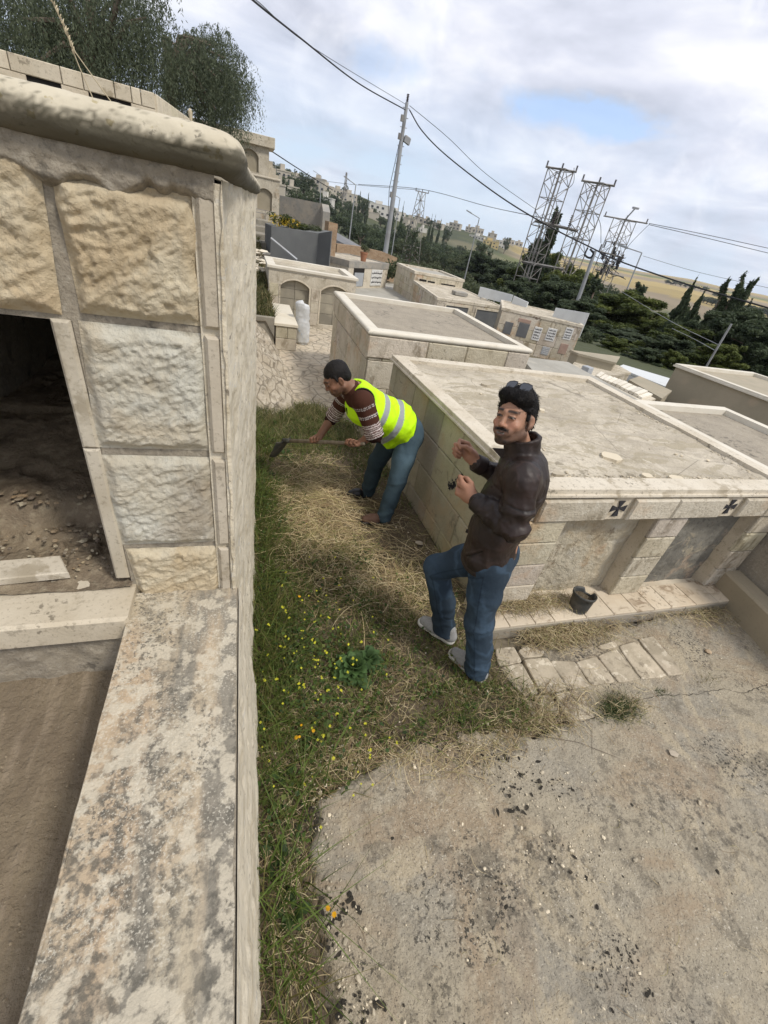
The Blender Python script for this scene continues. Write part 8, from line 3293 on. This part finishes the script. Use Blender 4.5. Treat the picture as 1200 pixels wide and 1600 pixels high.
    for s in (-1, 1):
        b = MB()
        cx = s * .034
        pts = []
        for (a_, c_) in ((-.026, .010), (-.020, .021), (0, .024), (.020, .021), (.026, .008), (.020, -.016), (0, -.021), (-.020, -.015)):
            pts.append((cx + a_, c_))
        n_ = len(pts)
        ctr = G(0, .046, .140)
        T1_ = nrm(-Y * .60 + Z * .62)
        NN = nrm(np.cross(X, T1_))
        if NN @ Y < 0: NN = -NN
        mkp = lambda p, o: tuple(ctr + X * p[0] + T1_ * p[1] * 1.0 + NN * (o - 2.6 * p[0] ** 2))
        b.add([mkp(p, 0) for p in pts] + [mkp(p, .003) for p in pts], [tuple(range(n_ - 1, -1, -1)), tuple(range(n_, 2 * n_))] + [(i, (i + 1) % n_, n_ + (i + 1) % n_, n_ + i) for i in range(n_)])
        lens = b.build('sunglass_lens', M['lens'], body)
        b = MB()
        ring = [mkp(p, .0015) for p in pts] + [mkp(pts[0], .0015)]
        b.tube(ring, .0022, 6)
        if s > 0:
            b.tube([mkp((-.010, .012), .002), mkp((.010, .012), .002)], .002, 6)
        b.tube([mkp((cx + s * .025, .012), .001), tuple(G(s * .080, -.01, .085)), tuple(G(s * .083, -.045, .055))], .002, 6)
        b.build('sunglass_frame', M['frame_black'], body)
    f = Field(lo, hi, .006)
    f.cap(W(.035, .13, 1.428), W(.105, -.13, 1.42), .076, .076, .05)
    f.chain([W(.068, 0, 1.40), W(.072, 0, 1.22), W(.068, 0, 1.05), W(.058, 0, .90), W(.056, 0, .82)], [.108, .120, .126, .126, .131], .05, (L, 1.32))
    f.ell(W(.012, 0, 1.30), (.095, .165, .16), [F, L, U], .06)
    for sh, el, wr in ((shL, elL, wrL), (shR, elR, wrR)):
        f.chain([sh, sh + (el - sh) * .5 - U * .002, el], [.071, .061, .054], .035)
        m_ = el + (wr - el) * .55
        f.chain([el, m_, wr + (wr - el) * -.03], [.054, .050, .044], .03)
    for a_ in np.linspace(.20, 2 * math.pi - .20, 56):
        d_ = F * math.cos(a_) * .064 + L * math.sin(a_) * .068
        hgt = .078 - .024 * math.cos(a_)
        f.cap(W(.094, 0, 1.470) + d_ * 1.02, W(.110, 0, 1.472 + hgt) + d_ * 1.08, .013, .0070, .010)
    f.cap(W(.10, 0, 1.50), W(.125, 0, 1.60), .059, .064, .006, None, 'd')
    f.plane_cut(W(.05, 0, .825), -U + F * .05)
    f.plane_cut(wrL + nrm(wrL - elL) * .012, nrm(wrL - elL)) if False else None
    lfw = nrm(wrL - elL)
    rfw = nrm(wrR - elR)

    def jf(v, n):
        q = v - O1
        fz, lz, z = q @ F, q @ L, q[:, 2]
        d = .014 * n3(v, 8, 3) + .009 * n3(v, 20, 7) + .008 * (.5 - 2.6 * np.abs(n3(v, 6, 41))) + .004 * (.4 - 2.4 * np.abs(n3(v, 15, 45)))
        for el, wr, sh, w_ in ((elL, wrL, shL, 1), (elR, wrR, shR, .8)):
            ax = nrm(wr - el)
            t = (v - el) @ ax
            rad = np.linalg.norm((v - el) - t[:, None] * ax, axis=1)
            m = sstep(.12, .075, rad) * sstep(-.03, .01, t) * sstep(.30, .26, t)
            ph = t / .034 + 3.0 * n3(v, 10, 4) + 5 * (v @ U)
            d += w_ * m * .0085 * (1 - np.abs(np.sin(ph * 1.6)) * 1.3) * (.45 + .55 * sstep(.20, .04, t))
            ax = nrm(sh - el)
            t = (v - el) @ ax
            rad = np.linalg.norm((v - el) - t[:, None] * ax, axis=1)
            m = sstep(.12, .08, rad) * sstep(-.05, .0, t) * sstep(.16, .09, t)
            d += m * .009 * (1 - np.abs(np.sin(t / .028 + 2 * n3(v, 9, 8))) * 1.3)
        d *= (.12 + .88 * sstep(.82, .93, z))
        d += .0035 * np.exp(-((z - .840) / .010) ** 4)
        d -= .004 * np.exp(-((z - .866) / .004) ** 2)
        d += .0035 * np.sin(fz * 42 + lz * 20 + 2 * n3(v, 8, 5)) * np.exp(-((z - .90) / .05) ** 2)
        d -= .0045 * np.exp(-((z - 1.335) / .0035) ** 2) * (np.linalg.norm(v - shL, axis=1) > .0)
        pk = ((fz - .105) * .80 + (z - .955) * .6)
        pl_ = (-(fz - .105) * .6 + (z - .955) * .80)
        d += np.where((lz > .05) & (np.abs(pl_) < .055), .005 * np.exp(-((pk - .008) / .006) ** 2) - .007 * np.exp(-(pk / .004) ** 2), 0)
        d += np.where((lz > .02) & (fz > .09), .006 * sstep(.034, .028, np.abs(fz - .130)) * sstep(.022, .018, np.abs(z - 1.215 + .4 * (fz - .13))), 0)
        d -= .006 * np.exp(-((lz - .015) / .005) ** 2) * (fz > .12)
        return d

    def jc(v):
        q = v - O1
        fz, lz, z = q @ F, q @ L, q[:, 2]
        c = np.ones((len(v), 3))
        rdg = sstep(.80, .97, 1 - 2.6 * np.abs(n3(v, 11, 51)))
        c *= (1 + .9 * rdg * sstep(-.05, .15, n3(v, 5, 52)))[:, None] * np.array([1.05, 1.0, .97])
        dark = np.zeros(len(v))
        for sh, el in ((shL, elL), (shR, elR)):
            ax = nrm(el - sh)
            t = (v - sh) @ ax
            rad = np.linalg.norm((v - sh) - t[:, None] * ax, axis=1)
            sd_ = 1 if sh is shL else -1
            seam = np.exp(-((sd_ * (lz - sh_l(sh)) + .012 + .25 * (z - 1.40)) / .0045) ** 2) * (z > 1.28) * (z < 1.56)
            dark = np.maximum(dark, seam)
        dark = np.maximum(dark, np.exp(-((z - 1.345 + .05 * np.abs(lz)) / .004) ** 2) * (fz < .03))
        dark = np.maximum(dark, np.exp(-((z - .866) / .0035) ** 2))
        dark = np.maximum(dark, np.exp(-((lz - .015) / .005) ** 2) * (fz > .12))
        pk = ((fz - .105) * .80 + (z - .955) * .6)
        pl_ = (-(fz - .105) * .6 + (z - .955) * .80)
        dark = np.maximum(dark, (lz > .05) * (np.abs(pl_) < .055) * np.exp(-(pk / .005) ** 2))
        return c * (1 - .75 * dark)[:, None]

    def sh_l(p):
        return float((np.array(p) - O1) @ L)
    jk = part_mesh('leather_jacket', f, M['leather'], body, fold=jf, vcol=jc, it=2)
    for el, wr, ax in ((elL, wrL, lfw), (elR, wrR, rfw)):
        f = Field(wr - .09, wr + .09, .005)
        f.cap(wr - ax * .045, wr + ax * .008, .051, .0475, .0)
        f.plane_cut(wr + ax * .012, ax)
        f.plane_cut(wr - ax * .05, -ax)
        f.cap(wr + ax * .002, wr + ax * .05, .036, .038, .003, None, 'd')
        part_mesh('cuff', f, M['leather'], jk, it=1)
    b = MB()
    q0, q1, q2 = W(.150, .045, 1.495), W(.222, .040, 1.470), W(.160, .050, 1.440)
    b.add([q0, q1, q2, q0 - L * .006, q1 - L * .006, q2 - L * .006], [(0, 1, 2), (5, 4, 3), (0, 3, 4, 1), (1, 4, 5, 2), (2, 5, 3, 0)])
    b.build('collar_tip', M['leather'], jk)
    b = MB()
    p = W(.178, .045, .975)
    b.obox(p, tuple(F * .030 + L * .0), (0, 0, .022), tuple(L * .008), 0, None, .002)
    b.build('waist_tab', M['leather'], jk)
    b = MB()
    zp = [W(.188, .012, .83), W(.192, .012, .95), W(.194, .012, 1.10), W(.190, .012, 1.25), W(.172, .012, 1.38), W(.158, .012, 1.46)]
    b.tube(zp, .003, 5)
    b.build('zip', M['steel'], jk)
    f = Field(np.array([.75, .95, .0]), np.array([1.75, 2.05, 1.0]), .0055)
    f.cap(W(.03, .05, .90), W(.03, -.05, .90), .105, .105, .03)
    f.cap(W(.015, .06, .84), W(.015, -.06, .84), .11, .11, .03)
    for h_, k_, a_, kk in ((hipL, knL, anL, 1), (hipR, knR, anR, 0)):
        f.chain([h_, h_ + (k_ - h_) * .5, k_], [.104, .092, .079], .03)
        low = a_ - U * .040 - F * .004
        f.chain([k_, k_ + (low - k_) * .5 + (F * .0 - F * .010), low - U * .04], [.079, .075, .073], .03)
        f.cap(low - U * .0, low - U * .06, .060, .06, .0, None, 'd')
        ax = nrm(low - k_)
        f.plane_cut(low + ax * .008, ax) if False else None
        f.cut_at(low - U * .0, -U, .13)
    wb = W(.03, 0, .96)
    f.plane_cut(wb, U)

    def df(v, n):
        q = v - O1
        fz, lz, z = q @ F, q @ L, q[:, 2]
        d = .009 * n3(v, 8, 13) + .006 * n3(v, 22, 17) + .005 * (.4 - 2.4 * np.abs(n3(v, 7, 47)))
        for h_, k_, a_ in ((hipL, knL, anL), (hipR, knR, anR)):
            ax = nrm(a_ - k_)
            t = (v - k_) @ ax
            rad = np.linalg.norm((v - k_) - t[:, None] * ax, axis=1)
            near_ = sstep(.13, .09, rad)
            d += near_ * .0060 * (1 - 1.3 * np.abs(np.sin(t / .024 + 4.2 * n3(v, 8, 21) + 12 * ((v - k_) @ F)))) * sstep(.22, .34, t)     # stacking at the hem
            d += near_ * .0060 * (1 - 1.3 * np.abs(np.sin(t / .028 + 4.0 * n3(v, 8, 23) + 10 * ((v - k_) @ F)))) * sstep(.10, .0, np.abs(t)) * (((v - k_) @ F) < .02)
            ax2 = nrm(k_ - h_)
        d += .005 * (1 - 1.3 * np.abs(np.sin((z + .6 * fz) / .024 + 1.5 * n3(v, 8, 29)))) * np.exp(-((z - .80 + .2 * fz) / .07) ** 2) * sstep(.0, .08, fz)
        return d

    def dcol(v):
        q = v - O1
        z = q[:, 2]
        base = np.array([.0175, .030, .046])
        w = .35 + .35 * n3(v, 7, 31)
        fade = sstep(.30, .75, .5 + .5 * n3(v, 5, 33)) * .75 + .8 * sstep(.78, .96, 1 - 2.4 * np.abs(n3(v, 9, 35))) + .9 * np.exp(-((np.linalg.norm(v - knR, axis=1) - .08) / .07) ** 2) * .5
        c = base * (1 + fade)[:, None] + np.array([.015, .014, .010]) * w[:, None]
        for h_, k_ in ((hipL, knL), (knL, anL), (hipR, knR), (knR, anR)):
            ax = nrm(k_ - h_)
            t = (v - h_) @ ax
            r_ = (v - h_) - t[:, None] * ax
            s_ = np.abs(r_ @ nrm(np.cross(ax, L)))
            m = (t > 0) * (t < np.linalg.norm(k_ - h_)) * sstep(.005, .002, s_) * ((r_ @ L) > .03)
            c *= (1 - .35 * m)[:, None]
        return c
    part_mesh('jeans', f, M['denim'], body, fold=df, vcol=dcol, it=2)
    shoe(body, W(-.215, .068, .012), W(.058, -.010, .012), M['knit'], M['sole'], anL)
    shoe(body, W(.055, -.068, .035), W(.338, -.098, .030), M['knit'], M['sole'], anR)


man_one()


# ---------------------------------------------------------------- man in the safety vest
def man_two():
    U = np.array([0, 0, 1.0])
    F, L = np.array([-1.0, 0, 0]), np.array([0, -1.0, 0])
    hc = np.array([.675, 3.17, 1.225])
    face = nrm([-.80, -.16, -.62])
    A = head_axes(face, nrm([-.55, 0, .8]))
    shL, shR = np.array([.865, 3.01, 1.115]), np.array([.835, 3.345, 1.075])
    elL, elR = np.array([.975, 2.955, .885]), np.array([.735, 3.40, .835])
    wrL, wrR = np.array([.895, 2.985, .790]), np.array([.625, 3.325, .685])
    hL, hR = np.array([.845, 3.005, .765]), np.array([.575, 3.290, .625])
    hipL, hipR = np.array([1.335, 3.085, .80]), np.array([1.300, 3.275, .79])
    knL, knR = np.array([1.275, 2.995, .425]), np.array([1.175, 3.335, .42])
    anL, anR = np.array([1.205, 2.945, .085]), np.array([1.150, 3.375, .085])
    chest = np.array([.93, 3.18, 1.02])
    waist = np.array([1.22, 3.18, .90])
    pel = np.array([1.34, 3.18, .845])
    lo, hi = np.array([.42, 2.70, -.03]), np.array([1.62, 3.62, 1.42])
    f = Field(lo, hi, .0050)
    G = head(f, hc, A, np.array([.835, 3.18, 1.135]), fat=.006, rn=.060)
    f.chain([np.array([.86, 3.18, 1.10]), chest, waist, pel], [.09, .12, .115, .11], .05, (L, 1.3))
    f.cap(shL, shR, .06, .06, .04)
    for sh, el, wr in ((shL, elL, wrL), (shR, elR, wrR)):
        f.chain([sh, el, wr], [.055, .046, .031], .03)
    for h_, k_, a_ in ((hipL, knL, anL), (hipR, knR, anR)):
        f.chain([h_, k_, a_], [.08, .055, .04], .03)
        f.cap(a_, a_ + F * .1 - U * .04, .036, .03, .02)
    hd_ = nrm(hR - hL)         # handle direction, toward the blade
    for wr, h_, th in ((wrL, hL, 1), (wrR, hR, 1)):
        D = nrm(h_ - wr)
        D = nrm(D - hd_ * (D @ hd_) * .6)
        S = hd_
        N = nrm(np.cross(D, S))
        if N @ F < 0: N = -N
        hand(f, wr, D, N, S, (62, 75, 55), sc=.98, thumb=(.6, .1, .9))
    skin = (.205, .105, .066)
    fc = face_cols(hc, A, skin, (.18, .075, .06), stub=.45)
    body = part_mesh('person', f, M['skin'], None, vcol=fc, it=1)
    tag(body, 'bending man in a fluorescent yellow safety vest working the weeds with a shovel', 'person')
    X, Y, Z = A
    AX = [X, Y, Z]
    f = Field(hc - .15, hc + .15, .0040)
    f.ell(G(0, -.022, .044), (.0815, .1005, .0865), AX, 0)
    f.ell(G(0, -.062, -.010), (.070, .056, .062), AX, .02)
    for s in (-1, 1):
        f.cap(G(s * .076, .020, .045), G(s * .0765, .018, .006), .010, .006, .010)
    f.ell(G(0, .105, -.004), (.064, .056, .070), AX, .006, 'd')
    f.ell(G(0, .080, -.080), (.11, .085, .080), AX, .006, 'd')
    for s in (-1, 1):
        f.ell(G(s * .090, -.010, -.010), (.018, .024, .034), AX, .004, 'd')
    f.plane_cut(G(0, -.05, -.070), -Z)
    hr = part_mesh('hair', f, M['hair'], body, fold=lambda v, n: .0030 * n3(v, 50, 3) + .0024 * n3(v, 130, 5), it=0)
    hair_strands(body, hr, hc, A, 3200, .012, 6, .002)
    f = Field(lo, hi, .0065)
    f.chain([np.array([.875, 3.18, 1.085]), chest, waist, pel + np.array([-.04, 0, .0])], [.105, .138, .140, .135], .05, (L, 1.32))
    f.cap(shL, shR, .078, .078, .04)
    f.cap(np.array([.84, 3.18, 1.13]), np.array([.80, 3.18, 1.155]), .075, .070, .03)
    f.chain([shL, elL], [.078, .070], .03)
    f.cap(elL, elL + (wrL - elL) * .18, .070, .058, .02)
    f.chain([shR, elR], [.076, .062], .03)
    f.cap(elR, elR + (wrR - elR) * .22, .062, .052, .02)
    f.cap(np.array([.80, 3.18, 1.15]), np.array([.74, 3.18, 1.20]), .060, .066, .006, None, 'd')

    def sf(v, n):
        d = .003 * n3(v, 12, 3)
        for sh, el in ((shL, elL), (shR, elR)):
            ax = nrm(el - sh)
            Lg = np.linalg.norm(el - sh)
            t = (v - sh) @ ax
            rad = np.linalg.norm((v - sh) - t[:, None] * ax, axis=1)
            d += sstep(.11, .085, rad) * .006 * (1 - 1.3 * np.abs(np.sin(t / .013 + 1.4 * n3(v, 12, 8)))) * sstep(Lg - .11, Lg - .04, t)
        return d

    def sc_(v):
        c = np.tile(np.array([.060, .026, .018]), (len(v), 1))
        for sh, el in ((shL, elL), (shR, elR)):
            ax = nrm(el - sh)
            Lg = np.linalg.norm(el - sh)
            t = (v - sh) @ ax + .014 * n3(v, 10, 2)
            rad = np.linalg.norm((v - sh) - ((v - sh) @ ax)[:, None] * ax, axis=1)
            arm = sstep(.115, .095, rad)

            def st(a_, b_, cc):
                m = (arm * (t > a_) * (t < b_))[:, None]
                c[:] = c * (1 - m) + np.array(cc) * m
            wh, bk = (.52, .47, .45), (.02, .018, .02)
            st(.030, .034, wh); st(.036, .042, bk); st(.044, .048, wh)
            st(.105, .111, wh); st(.111, .119, bk); st(.119, .124, wh)
            for i in range(7):
                a0 = Lg - .085 + i * .017
                st(a0, a0 + .0075, wh)
                st(a0 + .0075, a0 + .011, (.12, .06, .055))
            st(Lg + .025, Lg + .2, (.030, .014, .012))
        return c
    part_mesh('striped_sweater', f, M['sweater'], body, fold=sf, vcol=sc_, it=1)
    f = Field(lo, hi, .0065)
    f.chain([np.array([.885, 3.18, 1.095]), chest + np.array([0, 0, .002]), waist, pel + np.array([-.03, 0, -.01])], [.110, .151, .158, .150], .05, (L, 1.30))
    f.cap(np.array([.885, 3.075, 1.135]), np.array([.870, 3.285, 1.11]), .078, .078, .04)
    f.cap(waist + np.array([-.05, 0, -.06]), pel + np.array([-.15, 0, -.085]), .115, .105, .05, (L, 1.25))      # hanging front
    axb = nrm(pel - chest)
    f.plane_cut(pel + axb * -.002, nrm(axb + np.array([.0, 0, .12])))
    for sh, el, r_ in ((shL, elL, .092), (shR, elR, .088)):
        sd_ = np.array([0, -1.0 if sh is shL else 1.0, 0])
        f.cap(sh - sd_ * .02 + np.array([.0, 0, .005]), sh + sd_ * .20 + np.array([.03, 0, -.05]), r_ * .90, r_ * 1.15, .008, None, 'd')
    f.cap(np.array([.83, 3.18, 1.15]), np.array([.70, 3.18, 1.20]), .074, .095, .008, None, 'd')
    f.cap(np.array([.80, 3.16, 1.00]), np.array([1.12, 3.15, .66]), .020, .05, .01, (U, 3.0), 'd')

    def vf(v, n):
        t = (v - chest) @ axb
        d = .010 * n3(v, 7, 3) + .007 * n3(v, 18, 5) + .004 * (.4 - 2.4 * np.abs(n3(v, 9, 49)))
        d += .006 * (1 - 1.3 * np.abs(np.sin((v[:, 2] * .6 - v[:, 0] * .9 + .3 * v[:, 1]) / .030 + 1.6 * n3(v, 6, 8)))) * sstep(.05, .25, t)
        d += .002 * np.exp(-((t - .17) / .025) ** 4) + .002 * np.exp(-((t - .285) / .025) ** 4)
        return d

    def vc(v):
        t = (v - chest) @ axb + .05 * (v[:, 2] - 1.0)
        c = np.tile(np.array([.50, .86, .0]), (len(v), 1)) * (1 - .16 * sstep(-.05, .25, n3(v, 6, 61)) - .12 * sstep(.75, .95, 1 - 2.4 * np.abs(n3(v, 10, 63))))[:, None]
        g = np.array([.27, .29, .30])
        for t0 in (.115, .250):
            m = sstep(.026, .023, np.abs(t - t0))[:, None]
            c = c * (1 - m) + g * m
        e = np.zeros(len(v))
        te = (v - pel) @ nrm(axb + np.array([.0, 0, .12]))
        e = np.maximum(e, sstep(-.020, -.015, te))
        for sh, r_ in ((shL, .092), (shR, .088)):
            sd_ = np.array([0, -1.0 if sh is shL else 1.0, 0])
            a_, b_ = sh - sd_ * .02 + np.array([.0, 0, .005]), sh + sd_ * .20 + np.array([.03, 0, -.05])
            ab = b_ - a_
            tt = np.clip(((v - a_) @ ab) / (ab @ ab), 0, 1)
            dd = np.linalg.norm(v - a_ - tt[:, None] * ab, axis=1) - r_ * (.9 + .25 * tt)
            e = np.maximum(e, sstep(.012, .009, dd))
        ab = np.array([1.12, 3.15, .66]) - np.array([.80, 3.16, 1.0])
        tt = np.clip(((v - np.array([.80, 3.16, 1.0])) @ ab) / (ab @ ab), 0, 1)
        q = v - np.array([.80, 3.16, 1.0]) - tt[:, None] * ab
        q[:, 2] /= 3
        dd = np.linalg.norm(q, axis=1) - (.020 + .03 * tt)
        e = np.maximum(e, sstep(.014, .010, dd) * (v[:, 2] < 1.0))
        e = e[:, None]
        return c * (1 - e) + np.array([.015, .016, .014]) * e
    part_mesh('safety_vest', f, M['hivis'], body, fold=vf, vcol=vc, it=1)
    f = Field(np.array([.9, 2.7, .0]), np.array([1.62, 3.62, 1.05]), .006)
    f.cap(pel + np.array([.0, -.06, .01]), pel + np.array([.0, .06, .01]), .118, .118, .03)
    f.cap(pel + np.array([.02, -.06, -.05]), pel + np.array([.02, .06, -.05]), .118, .118, .03)
    for h_, k_, a_ in ((hipL, knL, anL), (hipR, knR, anR)):
        f.chain([h_, h_ + (k_ - h_) * .5, k_, k_ + (a_ - k_) * .5, a_ - U * .02], [.108, .096, .078, .072, .068], .03)
        f.cap(a_ - U * .02, a_ - U * .08, .054, .054, .0, None, 'd')
    f.plane_cut(pel - axb * .10, -axb)

    def df(v, n):
        d = .009 * n3(v, 8, 13) + .005 * n3(v, 22, 17)
        for k_, a_ in ((knL, anL), (knR, anR)):
            ax = nrm(a_ - k_)
            t = (v - k_) @ ax
            rad = np.linalg.norm((v - k_) - t[:, None] * ax, axis=1)
            nr_ = sstep(.13, .09, rad)
            d += nr_ * .006 * (1 - 1.3 * np.abs(np.sin(t / .026 + 4.2 * n3(v, 8, 21) + 10 * v[:, 0]))) * np.maximum(sstep(.16, .28, t), sstep(.12, .0, np.abs(t)) * .7)
        return d

    def dcol(v):
        fade = np.exp(-((v[:, 2] - .60) / .14) ** 2) * .55 * (v[:, 1] < 3.18) + .35 * n3(v, 6, 31)
        c = np.array([.050, .080, .102]) * (1 + fade)[:, None]
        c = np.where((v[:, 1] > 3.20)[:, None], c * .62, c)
        t = (v - pel) @ axb
        return c
    part_mesh('jeans', f, M['denim'], body, fold=df, vcol=dcol, it=1)
    f = Field(pel - .25, pel + .25, .006)
    f.cap(pel + np.array([.0, -.06, .01]) - axb * .06, pel + np.array([.0, .06, .01]) - axb * .06, .1225, .1225, .0)
    f.plane_cut(pel - axb * .075, -axb)
    f.plane_cut(pel - axb * .035, axb)
    part_mesh('belt', f, M['boot'], body, it=1)
    shoe(body, anL + np.array([.055, 0, -.085]), anL + np.array([-.225, .005, -.085]), M['boot'], M['frame_black'], anL)
    shoe(body, anR + np.array([.05, 0, -.085]), anR + np.array([-.215, .0, -.085]), M['frame_black'], M['frame_black'], anR)
    d = hd_
    T = empty('shovel', tuple(hR), 'long-handled shovel held in both hands by the man in the yellow vest', 'shovel')
    p0_ = hL - d * .10
    p1_ = hR + d * .36
    b = MB()
    b.tube([tuple(p0_), tuple(p0_ + d * .01), tuple((p0_ + p1_) / 2), tuple(p1_)], [.012, .0155, .016, .0165], 12)
    b.build('shaft', M['wood'], T, smooth=True)
    b = MB()
    b.tube([tuple(p1_ - d * .07), tuple(p1_ + d * .02)], [.020, .022], 12)
    b.build('socket', M['blade'], T, smooth=True)
    s = nrm(np.cross(d, U))
    t_ = nrm(d * .55 - U * .80)
    n_ = nrm(np.cross(s, t_))
    nx, ny = 15, 17
    V = []
    for j in range(ny):
        y = j / (ny - 1)
        w = .095 * (1 - .12 * y) * (1 if y < .72 else math.sqrt(max(0.02, 1 - ((y - .72) / .30) ** 2)))
        for i in range(nx):
            x = -1 + 2 * i / (nx - 1)
            V.append(p1_ + s * w * x + t_ * (.24 * y) + n_ * (.018 * x * x - .006 * math.sin(3 * y)))
    V = np.array(V)
    i, j = np.meshgrid(np.arange(nx - 1), np.arange(ny - 1), indexing='ij')
    q = (j * nx + i).ravel()
    Fq = np.stack([q, q + 1, q + nx + 1, q + nx], -1)
    o = np_mesh('blade', V, Fq, M['blade'], T, smooth=True)
    mo = o.modifiers.new('thick', 'SOLIDIFY')
    mo.thickness = .004


man_two()

# ================================================================ AIR
hz = bpy.data.materials.new('air')
hz.use_nodes = True
ht = hz.node_tree
ht.nodes.clear()
ho = ht.nodes.new('ShaderNodeOutputMaterial')
hv = ht.nodes.new('ShaderNodeVolumePrincipled')
hv.inputs['Color'].default_value = (0.86, 0.91, 1.0, 1)
hv.inputs['Density'].default_value = 0.00015
hv.inputs['Anisotropy'].default_value = 0.2
ht.links.new(hv.outputs[0], ho.inputs['Volume'])
b = MB()
b.box(-3300, 3300, -3300, 3300, -90, 90)
tag(b.build('haze', hz), kind='stuff')
